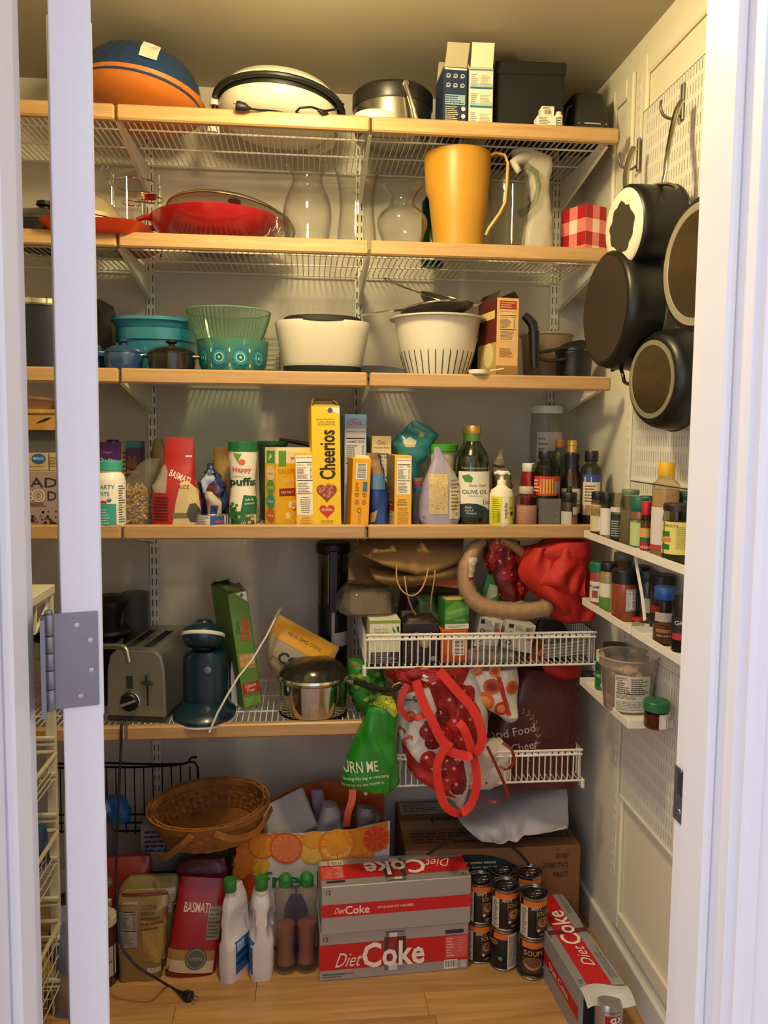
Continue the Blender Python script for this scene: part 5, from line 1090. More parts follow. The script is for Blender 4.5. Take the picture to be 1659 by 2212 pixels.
t, q, r, h = jar('rice_vinegar_bottle', 'tall clear bottle with black cap and blue-topped label near the spice rack', 1276, 2.07, 4, 974, 1133, 22, '2c2420', '15161a', .028, None, neck=.5, cpr=1.25); q.rect(.05, .16, .8, .76, 'd8c9ae', 0, 10); q.rect(.05, .68, .98, .80, '2f4a94', 1, 8); q.lines(.12, .36, .7, .64, 6, '5a5044', 3); q.rect(.05, .16, .8, .32, 'a07c48', 1, 6); q.done(t)
part(MB().lathe([(r*.9, h*.80), (r*.55, h*.9), (r*.5, h*.99)], 26), 'clear_shoulder', glass('c9d0c8', .03, .4, .1), t)

# ================================================================ lowest shelf
z5 = ZS[5]
# black machine behind toaster, tumbler
p = A(225, 1400, 2.25)
t = thing('coffee_machine', 'black coffee machine partly hidden by the door, with funnel-shaped head', 'appliance', (p.x, 2.25, z5)); bk2 = mat('14181d', .4)
part(MB().loft([(0, .06, .07, -.02, 0), (.02, .06, .07, -.02, 0), (.03, .04, .05, -.03, .01), (.15, .04, .05, -.03, .01), (.17, .055, .06, -.01, 0), (.20, .06, .06, -.01, 0)], 32, 4), 'machine_body', bk2, t)
part(MB().lathe([(.02, .165), (.05, .19), (.062, .197), (.055, .205), (.03, .21), (.035, .25), (.05, .27), (.052, .285), (.035, .298), (.01, .30)], 32, T_(.02, -.02, 0)), 'funnel_head', bk2, t)
part(MB().lathe([(.03, 0), (.034, .12)], 24, T_(.025, -.03, .03)), 'carafe', glass('3a4048', .05, .5), t)
t, q, P_, m = turned('plastic_tumbler', 'tall translucent plastic cup behind the toaster', 294, 2.30, 5, [(1545, 25), (1280, 31)], None, 'cup', glass('b8bcbc', .08, .3, .12), 'cup_body', .002)
# toaster
cx0, cx1 = A(228, 1500, 2.06).x, A(362, 1500, 2.06).x; W = cx1-cx0
t = thing('toaster', 'brushed steel two-slot toaster seen end-on with black dial', 'toaster', ((cx0+cx1)/2, 2.06, z5), -.16); h = A(300, 1405, 2.06).z-z5; SB = mat('a8a6a3', .34, .85)
sec = [(-W/2, .016), (-W/2*.97, h*.72), (-W/2*.86, h*.93), (-W/2*.66, h), (W/2*.66, h), (W/2*.86, h*.93), (W/2*.97, h*.72), (W/2, .016)]
def bend(p0): return p0
pts = []
for i in range(len(sec)-1):
    for j in range(3): u = j/3; pts.append((sec[i][0]*(1-u)+sec[i+1][0]*u, sec[i][1]*(1-u)+sec[i+1][1]*u))
pts.append(sec[-1]); part(MB().prism([(x*.94, z*.985+.001) for x, z in pts], -.008, .0), 'end_panel', mat('b5b3b0', .36, .8), t, smooth=50)
part(MB().prism(pts, 0, .27), 'toaster_body', SB, t, smooth=50)
part(MB().box(-W/2*.98, W/2*.98, -.006, .272, 0, .018, b=.004), 'base', mat('5a5856', .4, .7), t, smooth=0)
for u in (-.032, .018): part(MB().box(u-.010, u+.014, .03, .2, h-.003, h+.0008, b=.0003), 'bread_slot', mat('111214', .7), t, smooth=0); part(MB().tube([(u-.012, .028, h+.001), (u+.016, .028, h+.001), (u+.016, .202, h+.001), (u-.012, .202, h+.001)], .0015, 6, closed=True), 'slot_rim', CHROME, t)
part(MB().lathe([(.0235, 0), (.0235, .010), (.020, .014)], 30, T_(-.014, -.008, .055) @ Rx(PI/2)), 'dial', BLACK, t); part(MB().tube([(-.014+.025*math.cos(a*PI/14), -.011, .055+.025*math.sin(a*PI/14)) for a in range(28)], .0014, 6, closed=True), 'dial_ring', CHROME, t)
part(MB().box(-.003, .003, -.026, -.02, -.02, .02, T_(-.014, 0, .055) @ Ry(1.2)), 'dial_mark', mat('8a8884', .4), t, smooth=0)
part(MB().box(.030, .034, -.0092, -.004, .045, .125), 'lever_slot', mat('101114', .7), t, smooth=0); part(MB().box(.018, .048, -.022, -.008, .104, .110, b=.002), 'lever', mat('2a2a2c', .3), t, smooth=0); part(MB().box(.030, .034, -.020, -.008, .11, .128, b=.001), 'lever_stem', mat('2a2a2c', .3), t, smooth=0)
for i in range(4): part(MB().tube([(-.022, -.0095, .093+.009*i), (-.006, -.0095, .093+.009*i)], .0035, 8), 'button', mat('2c2c2e', .35), t)
# cord from the toaster over the front and down to the floor
t = thing('power_cord', 'black cord hanging from the toaster to a plug on the floor', 'cord', (0, 0, 0))
pts = [A(276, 1553, 2.04), A(268, 1558, 2.015), A(263, 1562, 1.994), A(262, 1600, 1.99), A(258, 1680, 1.99), A(256, 1740, 1.985), A(253, 1800, 1.98), A(251, 1880, 1.97), A(254, 1960, 1.95), A(258, 2030, 1.93), A(272, 2060, 1.92), A(300, 2090, 1.915), A(335, 2112, 1.92), ZP(362, 2128, .004), ZP(384, 2141, .005)]
sm = []
for i in range(len(pts)-1):
    for j in range(4):
        a, b, c, d = pts[max(i-1, 0)], pts[i], pts[i+1], pts[min(i+2, len(pts)-1)]; u = j/4
        sm.append(.5*((2*b)+(c-a)*u+(2*a-5*b+4*c-d)*u*u+(3*b-a-3*c+d)*u**3))
sm.append(pts[-1]); part(MB().tube(sm, .0033, 8), 'cord', mat('17171b', .45), t)
p0, p1, p2 = ZP(384, 2141, .008), ZP(396, 2147, .010), ZP(412, 2153, .011)
part(MB().tube([p0, p1, p1+(p2-p1)*.3, p2, p2+(p2-p1)*.1], [.004, .007, .012, .013, .010], 10), 'plug', mat('17171b', .45), t); d = (p2-p1).normalized(); s_ = Vector((-d.y, d.x, 0))
for k in (-1, 1): part(MB().tube([p2+s_*.006*k, p2+d*.020+s_*.006*k], .0018, 6), 'prong', CHROME, t)
# steel tube handle sticking out past the door
t = thing('pot_handle', 'bent steel tube handle of a pan poking out from behind the door', 'pan', (0, 0, 0)); t.name = 'saute_pan'
p = A(140, 1400, 2.16); part(MB().lathe([(.09, 0), (.10, .01), (.10, .05)], 36, T_(p.x-.0, 2.2, A(140, 1420, 2.16).z), wall=.003), 'pan_body', STEEL, t)
part(MB().tube([A(185, 1393, 2.1), A(225, 1396, 2.02), A(258, 1396, 1.99), A(268, 1398, 1.985), A(274, 1406, 1.98), A(277, 1420, 1.975), A(279, 1432, 1.97)], [.007, .0075, .0075, .008, .008, .008, .0085], 14), 'handle', mat('9c9a98', .3, .9), t, smooth=60)
# soda maker
t = thing('soda_maker', 'deep teal drinks maker with white ring round its tilted head', 'appliance', (A(442, 1500, 2.09).x, 2.09, z5)); TE = mat('0d2b3e', .3, coat=.3)
L2 = lambda x, y, Y=2.09: A(x, y, Y)-t.location
hb = A(442, 1405, 2.09).z-z5
part(MB().loft([(0, .078, .095, 0, .0), (.010, .082, .10, 0, .0), (.016, .080, .098, 0, 0), (.026, .066, .085, 0, .01), (.040, .060, .078, 0, .02)], 44, 2.2), 'base', TE, t, smooth=50)
part(MB().loft([(0, .084, .102, 0, 0), (.0035, .084, .102, 0, 0)], 44, 2.2), 'base_ring', mat('cfd2da', .4), t)
m = MB(); rings = []
for i in range(15):
    u = i/14; z = .02+u*(hb-.02); a = .060 if u < .8 else .060*math.sqrt(max(.05, 1-((u-.8)/.2)**2*.55)); rings.append((z, a, .062, 0, .035))
m.loft(rings, 40, 2.6)
part(m, 'tower', TE, t, smooth=60)
part(MB().lathe([(.010, 0), (.009, .002), (.003, .003)], 18, T_(.012, -.028, hb-.045) @ Rx(PI/2)), 'emblem', mat('6f8ea0', .3, .5), t)
M = T_(-.004, -.004, hb+.016) @ Rx(-.42) @ Ry(.03) @ Matrix.Scale(.86, 4)
part(MB().lathe([(.028, -.012), (.050, -.004), (.061, .012), (.0635, .024)], 44, M), 'head_underside', TE, t, smooth=60)
part(MB().lathe([(.0645, .024), (.0665, .027), (.0665, .033), (.0645, .035)], 44, M), 'white_ring', mat('dcdcd6', .4), t)
part(MB().lathe([(.064, .035), (.058, .050), (.040, .062), (.028, .064), (.026, .072), (.020, .077), (.004, .078)], 44, M), 'head_top', TE, t, smooth=60)
part(MB().lathe([(.022, -.018), (.026, -.013)], 24, M), 'nozzle', mat('0e2230', .4), t)
part(MB().box(-.012, .012, -.065, -.02, .028, .034, b=.003), 'drip_notch', mat('0d2130', .5), t, smooth=0)
# white edge piece beside it, spatula-like stick
t = thing('white_sled', 'white plastic slicer board standing between drinks maker and green carton', 'slicer', (A(505, 1500, 2.16).x, 2.16, z5)); part(MB().prism([(-.006, 0), (.010, 0), (.005, .10), (.004, .13), (-.004, .135), (-.008, .10)], 0, .07), 'board', mat('cfcfcf', .4), t, smooth=0)
t = thing('white_stick', 'long white plastic stick leaning across the green carton over the shelf edge', 'stick', (0, 0, 0))
pts = [A(452, 1582, 1.975), A(470, 1540, 1.985), A(492, 1500, 2.0), (A(515, 1462, 2.02)), A(545, 1425, 2.05), A(575, 1375, 2.08), A(595, 1335, 2.10), A(606, 1316, 2.11)]
part(MB().tube(pts, [.0042, .004, .0038, .0038, .0038, .0036, .0036, .004], 8, flat=.7), 'stick', mat('d3d0c8', .4), t, smooth=60)
part(MB().tube([pts[-2], pts[-1], pts[-1]+Vector((.004, 0, .004))], [.0045, .0055, .003], 8), 'grey_tip', mat('8f8b82', .5), t)
# tilted green cereal carton
t = thing('green_cereal_box', 'green corn cereal carton with red sideways lettering leaning on the wall', 'box', (A(550, 1505, 2.13).x-.003, 2.13, z5+.006), .42, None, -.0, -.14)
h = .325; W = .052; D = .15; m = MB().box(-W/2, W/2, 0, D, 0, h, b=.001); part(m, 'carton', mat('5d8a3e', .5), t, smooth=0)
q = Pr(m, W, h); q.poly([(.4, .99), (.98, .99), (.98, .9)], 'e0dccc', 1); q.disc(.7, .965, .1, '5a5a9a', 2); q.text('Corn', .26, .70, .032, '20401c', rot=PI/2); q.text('Chex', .60, .68, .075, 'd8382e', rot=PI/2, bold=.06, sx=.85); q.poly([(.1, .48), (.9, .46), (.9, .33), (.1, .36)], 'b98a54', 1)
for a in range(3):
    for b in range(2): q.rect(.14+.26*a, .37+.05*b, .36+.26*a, .41+.05*b, 'd2a468', 2)
q.rect(.05, .13, .95, .22, 'b5302c', 1); q.text('Gluten', .5, .195, .035, 'f2e6dc', fit=.6); q.text('Free', .5, .155, .035, 'f2e6dc', fit=.4); q.rect(.05, .02, .95, .10, '7fa44e', 1); q.done(t)
q = Pr(m, D, h, ang=PI/2, org=(0, D/2, 0)); q.rect(0, 0, 1, 1, '4a6a3a', 0); q.disc(.4, .6, .3, '7a5a44', 1); q.rect(.1, .75, .8, .85, '8a3a34', 2); q.done(t, 'side_print')
flaps(t, W, h, D, '50583a', (.3, .3, .5, .4), L=.3)
# corn tortilla bag
t = thing('corn_bag', 'clear and yellow corn snack bag slumped on the saucepan', 'bag', (A(606, 1445, 2.17).x, 2.17, A(606, 1452, 2.17).z), 0, None, 0, .52)
m = MB().loft([(0, .05, .03, .02, 0), (.02, .075, .04, .02, 0), (.06, .095, .045, .018, 0), (.09, .10, .04, .012, 0), (.115, .10, .022, .010, 0), (.135, .098, .004, .010, 0), (.14, .095, .0015, .010, 0)], 44, 2.8, .006, 22, 9)
part(m, 'bag_body', glass('d9cbb0', .15, .3, .55), t, smooth=60)
q = Pr(m, .20, .14, org=(.012, 0, 0), res=12, off=.001); q.rect(.02, .62, .98, .985, 'dfa02c', 0, 12); q.text('NON-GMO CORN', .5, .80, .06, '3a3220', fit=.5, rot=.0); q.text('CORN', .56, .36, .22, '26221c', fit=.56, bold=.05); q.lines(.2, .2, .8, .3, 2, '6a5a40', 3); q.done(t)
# saucepan on trivet
cx, P_ = prof(677, 2.085, 5, [(1550, 90), (1546, 93)]); t = thing('trivet', 'thin black round trivet under the steel saucepan', 'trivet', (cx, 2.10, z5)); part(MB().loft([(0, .088, .074, 0, 0), (.002, .092, .078, 0, 0), (.005, .092, .078, 0, 0), (.006, .086, .074, 0, 0)], 44, 2), 'trivet_disc', mat('17181a', .55), t, smooth=50)
cx = A(677, 1490, 2.10).x; t = thing('steel_saucepan', 'polished steel saucepan with dark glass lid and long black handle', 'pan', (cx, 2.10, z5+.006)); r = .093; h = A(677, 1462, 2.10).z-z5-.006
part(MB().lathe([(r*.9, 0), (r*.96, .003), (r*.98, .008), (r*.98, h-.004), (r*1.03, h), (r*1.04, h+.004)], 56, wall=.003), 'pan_body', mat('c4c2c0', .10, 1.), t)
part(MB().lathe([(r*1.03, h+.003), (r*1.05, h+.006), (r*1.02, h+.012)], 56), 'lid_rim', CHROME, t)
part(MB().lathe([(r*1.0, h+.011), (r*.9, h+.024), (r*.8, h+.036), (r*.62, h+.045), (r*.3, h+.049), (.002, h+.05)], 56), 'lid', mat('2a2822', .18, .3), t)
L3 = lambda x, y, Y: A(x, y, Y)-t.location
part(MB().tube([L3(753, 1472, 2.06), L3(768, 1473, 2.04)], .009, 12), 'handle_ferrule', CHROME, t)
part(MB().tube([L3(766, 1472, 2.045), L3(785, 1478, 2.0), L3(810, 1488, 1.96), L3(838, 1492, 1.93), L3(858, 1486, 1.92), L3(868, 1476, 1.915)], [.009, .010, .010, .0105, .010, .007], 12, flat=.75), 'handle', mat('191a1b', .35), t, smooth=60)
part(MB().tube([L3(846, 1485, 1.918), L3(852, 1479, 1.915), L3(864, 1474, 1.913), L3(872, 1482, 1.915), L3(862, 1488, 1.918)], .0022, 8), 'hanging_ring', CHROME, t)
# tall thermos
cx, P_ = prof(718, 2.25, 5, [(1555, 30), (1545, 31), (1300, 32)])
t = thing('wine_chiller', 'tall black cylinder with brushed steel top behind the shelf divider', 'canister', (cx, 2.25, z5)); part(MB().lathe(P_, 36), 'black_body', mat('111418', .35), t); h = P_[-1][1]; r = P_[-1][0]; h2 = A(718, 1185, 2.25).z-z5
part(MB().lathe([(r*1.02, h), (r*1.02, h2-.01)], 36), 'steel_sleeve', mat('77736c', .25, 1.), t); part(MB().lathe([(r*1.1, h2-.012), (r*1.16, h2-.006), (r*1.16, h2+.014), (r*1.05, h2+.02)], 36), 'cap', BLACK, t)
part(MB().box(-.012, .012, -r*1.02-.008, -r*.9, h-.02, h2, b=.002), 'strap', BLACK, t, smooth=0); q = Pr(MB().lathe(P_, 36), 2*r, h, res=8); q.rect(.45, .55, .95, .70, 'b5b0a8', 2, 6); q.rect(.45, .4, .55, .95, 'a9a49c', 2, 4); q.done(t)
# ================================================================ basket of tea boxes
zb1 = .826+.003; YT = 2.03
def tbox(name, label, xl, xr, yt, yb, Y, d, col, ry=0., rz=0., zb=None, cat='box'):
    """carton given by its own photo rectangle; ry tilts it sideways about its foot"""
    zb = zb1 if zb is None else zb; m_ = (xl+xr)/2; W = A(xr, yt, Y).x-A(xl, yt, Y).x; Hh = A(m_, yt, Y).z-A(m_, yb, Y).z
    t = thing(name, label, cat, (A(m_, yb, Y).x, Y, zb), rz, None, 0, ry); m = MB().box(-W/2, W/2, 0, d, 0, Hh, b=.001); part(m, 'carton', mat(col, .5), t, smooth=0)
    return t, Pr(m, W, Hh), m, W, Hh
t, q, m, W, Hh = tbox('tea_box', 'white and pale green tea box at the left end of the upper basket', 798, 865, 1337, 1430, YT, .075, 'dcdcc4', rz=.04)
q.rect(0, .93, 1, 1, '8a9a4a', 1); q.text('Green Tea', .34, .80, .045, '6f7f5a', fit=.42); q.text('Lemongrass', .38, .73, .04, '6f7f5a', fit=.46); q.lines(.06, .62, .5, .69, 2, 'a8ac90', 2)
q.poly([(.72, .86), (.84, .74), (.80, .70), (.74, .76)], '4f7a34', 1); q.poly([(.86, .84), (.94, .86), (.95, .72), (.90, .72)], '3a4a44', 1); q.rect(.04, .02, .96, .26, '3c3440', 1); q.lines(.08, .04, .92, .24, 5, 'b0a8a0', 3); q.done(t)
t, q, m, W, Hh = tbox('tea_box', 'dark purple elderberry tea box beside the white tea box', 869, 947, 1345, 1430, YT-.004, .075, '241a22', rz=-.04)
q.text('Elderberry Tea', .62, .76, .055, 'd8d0cc', fit=.54, bold=.01); rd = random.Random(4)
for i in range(46): q.disc(rd.uniform(.06, .6), rd.uniform(.03, .5), .035, ('4a2a3a', '5a3040', '38202e')[i % 3], 1+i % 3, n=8)
q.disc(.62, .52, .15, '8f8a70', 3); q.disc(.62, .52, .10, 'a8a488', 4); q.disc(.85, .12, .07, 'a8b4b8', 4); q.done(t)
part(MB().loft([(Hh, W*.47, .036, 0, .036), (Hh+.012, W*.40, .030, 0, .04), (Hh+.016, W*.2, .014, 0, .04)], 24, 5, .003, 50, 2), 'crumpled_top', mat('2a1e24', .5), t)
t, q, m, W, Hh = tbox('tea_box', 'green tea box standing on the orange box in the upper basket', 960, 1013, 1300, 1362, YT+.0, .075, '3d7d32', rz=.10, zb=.0)
OT, oq, om, oW, oH = tbox('orange_box', 'orange box with white barcode under the green tea box', 952, 1010, 1362, 1432, YT-.004, .08, 'cf5a1c', rz=.06)
t.location.z = zb1+oH+.0005; q.rect(0, .02, 1, .20, 'd9dcc8', 1); q.lines(.15, .06, .85, .15, 2, '7a8a6a', 2); q.poly([(0, .3), (1, .55), (1, .9), (.4, .98), (0, .7)], '5a9a42', 1); q.poly([(.1, .5), (1, .68), (.95, .8), (.1, .62)], '76b05a', 2); q.lines(.3, .28, .95, .36, 2, '9ac08a', 3, al='C'); q.done(t)
qt = Pr(m, W, .075, top=True, org=(0, 0, 0)); qt.rect(.1, .1, .9, .9, 'd4bc62', 0); qt.done(t, 'top_print')
oq.barcode(.42, .22, .88, .92, True, n=16); oq.text('8', .16, .2, .08, '3a1c10'); oq.rect(.08, .02, .9, .07, 'b34a16', 1); oq.done(OT)
for nm, lb, xl, xr, yt, yb, Y, d, ry, z in (('medicine_box', 'white box with orange sticker tilted left of its twin in the upper basket', 1023, 1074, 1330, 1396, 2.05, .05, -.20+.36, 0.03), ('medicine_box', 'second white printed box leaning right with orange dot', 1083, 1146, 1350, 1410, 2.05, .05, .22, .022)):
    t, q, m, W, Hh = tbox(nm, lb, xl, xr, yt, yb, Y, d, 'd8d4c4', ry=.20, zb=zb1+z)
    q.rect(.06, .78, .24, .92, '26241f', 1); q.lines(.3, .74, .62, .92, 4, '9a968a', 3); q.rect(.66, .62, .92, .9, 'b5b09e', 1); q.lines(.68, .64, .9, .88, 8, '3a3832', 4, words=False); q.rect(.72, .44, .92, .68, 'e0532c', 3); q.ring(.2, .55, .06, .10, '2c2a26', 2, 10); q.lines(.3, .5, .6, .62, 2, '8a867a', 2); q.ring(.18, .25, .06, .1, '2c2a26', 2, 10); q.lines(.1, .05, .9, .12, 2, 'a09c90', 3); q.done(t)
t = thing('candy_bag', 'clear bag with pastel round sweets at the bottom of the upper basket', 'bag', (A(1055, 1425, 2.04).x, 2.035, zb1)); part(MB().loft([(0, .07, .02, 0, 0), (.014, .075, .024, 0, 0), (.03, .06, .018, 0, 0), (.038, .03, .008, 0, 0)], 32, 2.4, .004, 40, 3), 'plastic_bag', glass('dcd4cc', .15, .3, .2), t)
for i, (x, c) in enumerate(((-.045, 'c9a0a0'), (-.02, 'a8c4b4'), (.008, 'd8a898'), (.034, 'a9c2b0'), (.055, 'c0aebc'))): part(MB().lathe([(.003, 0), (.010, .004), (.013, .012), (.010, .020), (.003, .024)], 18, T_(x, -.004, .003)), 'sweet', mat(c, .5), t)
t = thing('booklet_stack', 'fanned stack of thin paper booklets at the right end of the upper basket', 'paper', (A(1222, 1428, 2.06).x, 2.05, zb1+.002), -.10, None, 0, -.13)
for i in range(9): part(MB().box(-.062+.002*(i % 3), .058-.003*(i % 2), .004*(i % 2), .09, i*.0042+.004, i*.0042+.0068, b=.0006), 'booklet', mat(('cfcabb', 'b9b4a4', 'd8d4c6')[i % 3], .6), t, smooth=0)
part(MB().box(-.05, .02, .0, .07, .043, .0445), 'cover_page', mat('6a8a98', .5), t, smooth=0)
t, q, m = bag('red_packet', 'small crumpled red and peach packet beside the booklets', [(1432, 1140, 1180), (1400, 1142, 1182), (1382, 1150, 1176, .5)], 2.08, zb1, .04, '7c3426', amp=.006, freq=40, seed=5); q.poly([(.2, .5), (.6, .7), (.9, .6), (.5, .4)], 'd8765c', 0); q.done(t)
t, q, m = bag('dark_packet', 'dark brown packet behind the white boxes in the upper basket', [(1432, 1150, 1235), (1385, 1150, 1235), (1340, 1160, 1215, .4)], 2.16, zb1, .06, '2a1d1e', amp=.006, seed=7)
# napkins in plastic
t = thing('napkin_pack', 'plastic-wrapped stack of brown paper napkins left of the kraft bags', 'napkins', (A(800, 1335, 2.08).x-.002, 2.08, A(800, 1330, 2.08).z), .12)
m = MB(); rd = random.Random(2); k = 0
for i in range(14): x = rd.uniform(-.0015, .0015); part(MB().box(-.052+x, .058+x, .0, .12, .004+i*.0042, .004+i*.0042+.0036, b=.0008), 'napkin', mat('86705a', .8, bump=.3, bs=200), t, smooth=0)
part(MB().loft([(0, .066, .072, 0, .06), (.01, .074, .080, -.006, .058), (.035, .072, .078, -.006, .058), (.06, .062, .072, 0, .06), (.072, .05, .06, .004, .062)], 48, 4, .006, 30, 8), 'plastic_wrap', glass('e2dcd2', .08, .3, .10), t, smooth=40)
# things that carry them: dark box underneath at the back
t, q, m = bag('leafy_bag', 'crumpled green patterned bag between napkins and green tea box', [(1432, 880, 950), (1380, 880, 952), (1340, 890, 955), (1310, 900, 948, .6), (1285, 905, 935, .4)], 2.12, zb1, .06, '3a5a24', amp=.010, freq=36, seed=9, sub=4)
rd = random.Random(1)
for i in range(14): u, v = rd.uniform(.1, .9), rd.uniform(.4, .98); q.poly([(u-.08, v), (u, v+.05), (u+.08, v), (u, v-.04)], ('6a8a44', '24401a')[i % 2], i % 3)
q.done(t)
t, q, m = bag('grey_carton', 'pale open carton top behind the elderberry tea box', [(1432, 866, 915), (1345, 866, 915), (1322, 868, 912)], 2.12, zb1, .05, 'a8a290', e=6, amp=0)
# kraft paper bags, folded stack
KR = mat('8a6a40', .75, bump=.3, bs=90, var=.12); KR2 = mat('7a5c38', .75, bump=.3, bs=90, var=.12)
def sheetbag(name, label, cat, grid, depth, material, Y=None, pname='folded_paper', seed=1, amp=.006, fr=14, nu=40, nv=30, t_=.004, ripple=0.):
    """grid: rows of control points (x_px, y_px, Y) bilinearly blended into one thick creased sheet"""
    rows = [[A(*p) for p in r] for r in grid]; R0, C0 = len(rows)-1, len(rows[0])-1; c = rows[-1][C0//2]; low = min(p.z for r in rows for p in r)
    o = Vector((c.x, c.y, low)); t = thing(name, label, cat, tuple(o))
    def cr(a, b, c_, d, u): return .5*((2*b)+(c_-a)*u+(2*a-5*b+4*c_-d)*u*u+(3*b-a-3*c_+d)*u**3)
    def fn(u, v):
        x, y = u*C0, v*R0; i, j = min(int(x), C0-1), min(int(y), R0-1); fx, fy = x-i, y-j; q = []
        for jj in range(j-1, j+3):
            r = rows[min(max(jj, 0), R0)]; q.append(cr(r[max(i-1, 0)], r[i], r[min(i+1, C0)], r[min(i+2, C0)], fx))
        p = cr(*q, fy)-o; d_ = crease(Vector((p.x, 0, p.z)), fr*.8, seed+50)
        p.y += amp*1.5*d_; p.z += amp*.3*d_; return p
    m = MB().sheet(fn, nu, nv, t_); part(m, pname, material, t, smooth=55)
    xs = [p.x for p in m.v]; zs_ = [p.z for p in m.v]; x0, x1, z0, z1 = min(xs), max(xs), min(zs_), max(zs_)
    return t, Pr(m, x1-x0, z1-z0, org=((x0+x1)/2, 0, z0), res=14, off=.0012), m
def px(q, t, x, y, Y):
    """pixel to (u,v) of a projector"""
    p = A(x, y, Y)-t.location; return ((p.x-q.O.x)/q.w+.5, (p.z-q.O.z)/q.h)
t, q, m = sheetbag('kraft_bag', 'big folded brown kraft paper bag with twine handle, foremost of the pile', 'bag', [[(775, 1166, 2.16), (850, 1164, 2.15), (930, 1163, 2.15), (1002, 1164, 2.16)], [(776, 1192, 2.09), (850, 1190, 2.07), (930, 1190, 2.07), (1000, 1184, 2.09)], [(790, 1200, 2.05), (850, 1222, 2.035), (920, 1232, 2.035), (995, 1206, 2.06)], [(820, 1210, 2.10), (862, 1230, 2.06), (920, 1240, 2.06), (992, 1214, 2.10)]], 0, KR, amp=.008, seed=2, t_=.006)
t, q, m = sheetbag('kraft_bag', 'flat brown paper bag at the back left of the pile above the napkins', 'bag', [[(775, 1168, 2.20), (860, 1168, 2.20), (960, 1168, 2.20)], [(755, 1215, 2.18), (850, 1220, 2.18), (950, 1225, 2.18)], [(752, 1255, 2.12), (800, 1262, 2.12), (900, 1268, 2.13)]], 0, KR2, amp=.005, seed=5, t_=.012)
t, q, m = sheetbag('kraft_bag', 'rolled brown paper bag bottom edge below the foremost kraft bag', 'bag', [[(800, 1228, 2.12), (870, 1240, 2.10), (940, 1230, 2.10), (1000, 1215, 2.12)], [(808, 1246, 2.06), (870, 1252, 2.05), (940, 1244, 2.05), (996, 1232, 2.07)], [(830, 1256, 2.09), (870, 1262, 2.09), (940, 1256, 2.09), (990, 1250, 2.11)]], 0, KR, amp=.006, seed=8, t_=.012)
t, q, m = sheetbag('pink_paper_bag', 'salmon pink paper bag edge under the kraft bags', 'bag', [[(890, 1256, 2.08), (940, 1252, 2.08), (996, 1248, 2.08)], [(900, 1262, 2.07), (950, 1266, 2.07), (992, 1272, 2.07)]], 0, mat('a8503c', .6), amp=.002, seed=3, nv=8)
TW = mat('b08e58', .7)
t = thing('twine_handle', 'thin paper twine handle looping down from the foremost kraft bag', 'handle', (0, 0, 0)); t.name = 'bag_twine'; t['category'] = 'twine'
def crv(P, k=5):
    out = []
    for i in range(len(P)-1):
        for j in range(k):
            a, b, c, d = P[max(i-1, 0)], P[i], P[i+1], P[min(i+2, len(P)-1)]; u = j/k
            out.append(.5*((2*b)+(c-a)*u+(2*a-5*b+4*c-d)*u*u+(3*b-a-3*c+d)*u**3))
    return out+[P[-1]]
part(MB().tube(crv([A(857, 1220, 2.02), A(857, 1250, 2.01), A(868, 1275, 2.0), A(888, 1287, 1.995), A(908, 1276, 2.0), A(920, 1250, 2.01), A(925, 1228, 2.02)]), .0022, 7), 'twine', TW, t, smooth=60)
part(MB().tube(crv([A(874, 1245, 2.03), A(878, 1275, 2.02), A(886, 1305, 2.03), A(898, 1328, 2.05)]), .0022, 7), 'twine', TW, t, smooth=60)
part(MB().tube(crv([A(940, 1232, 2.03), A(937, 1260, 2.03), A(932, 1290, 2.04), A(930, 1320, 2.06)]), .0022, 7), 'twine', TW, t, smooth=60)
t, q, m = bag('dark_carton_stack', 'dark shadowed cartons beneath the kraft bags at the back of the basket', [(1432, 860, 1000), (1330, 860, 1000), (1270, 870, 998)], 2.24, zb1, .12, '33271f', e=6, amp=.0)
# bread loop in clear bag
t = thing('bread_bag', 'long curved baguette in a clear sleeve hooked round the cherry print bag', 'bread', tuple(A(1090, 1335, 2.02)))
BP = crv([A(*p)-t.location for p in ((1040, 1168, 2.05), (1020, 1195, 2.03), (1006, 1235, 2.02), (1010, 1275, 2.01), (1035, 1305, 2.0), (1080, 1318, 1.995), (1130, 1320, 1.995), (1172, 1315, 2.0), (1184, 1308, 2.01))], 6)
rr = [.014+.006*min(1, i/10) for i in range(len(BP))]; rr[-1] = .006; rr[-2] = .012; rr[-3] = .017; rr = [r*(1+.07*noise.noise(Vector((i*.6, 1, 2)))) for i, r in enumerate(rr)]
mb_ = MB().tube(BP, rr, 16); part(mb_, 'baguette', mat('ad8456', .45, bump=.8, bs=60, var=.3), t, smooth=70)
part(MB().tube(BP, [r*1.16+.0018*math.sin(i*2.1)+.001*math.sin(i*5.3) for i, r in enumerate(rr)], 14), 'clear_sleeve', glass('f0eade', .10, .3, .10), t, smooth=40)
q = Pr(MB().tube(BP, [r*1.15 for r in rr], 16), .2, .2, org=(0, 0, 0), res=8); u = px(q, t, 1024, 1222, 2.02); q.rect(u[0]-.09, u[1]-.13, u[0]+.09, u[1]+.12, 'cfc8ba', 0, 7); q.rect(u[0]-.09, u[1]-.17, u[0]+.08, u[1]-.13, '7c1c1c', 0, 5); q.barcode(u[0]-.02, u[1]-.04, u[0]+.03, u[1]+.02, True, L=3, n=8); q.done(t)
part(MB().tube(crv([A(*p)-t.location for p in ((1084, 1166, 2.06), (1105, 1175, 2.05), (1125, 1192, 2.05), (1140, 1208, 2.05))]), [.013]*10+[.012]*5+[.004], 12), 'baguette_end', mat('96714a', .45, bump=.5, bs=60, var=.25), t, smooth=70)
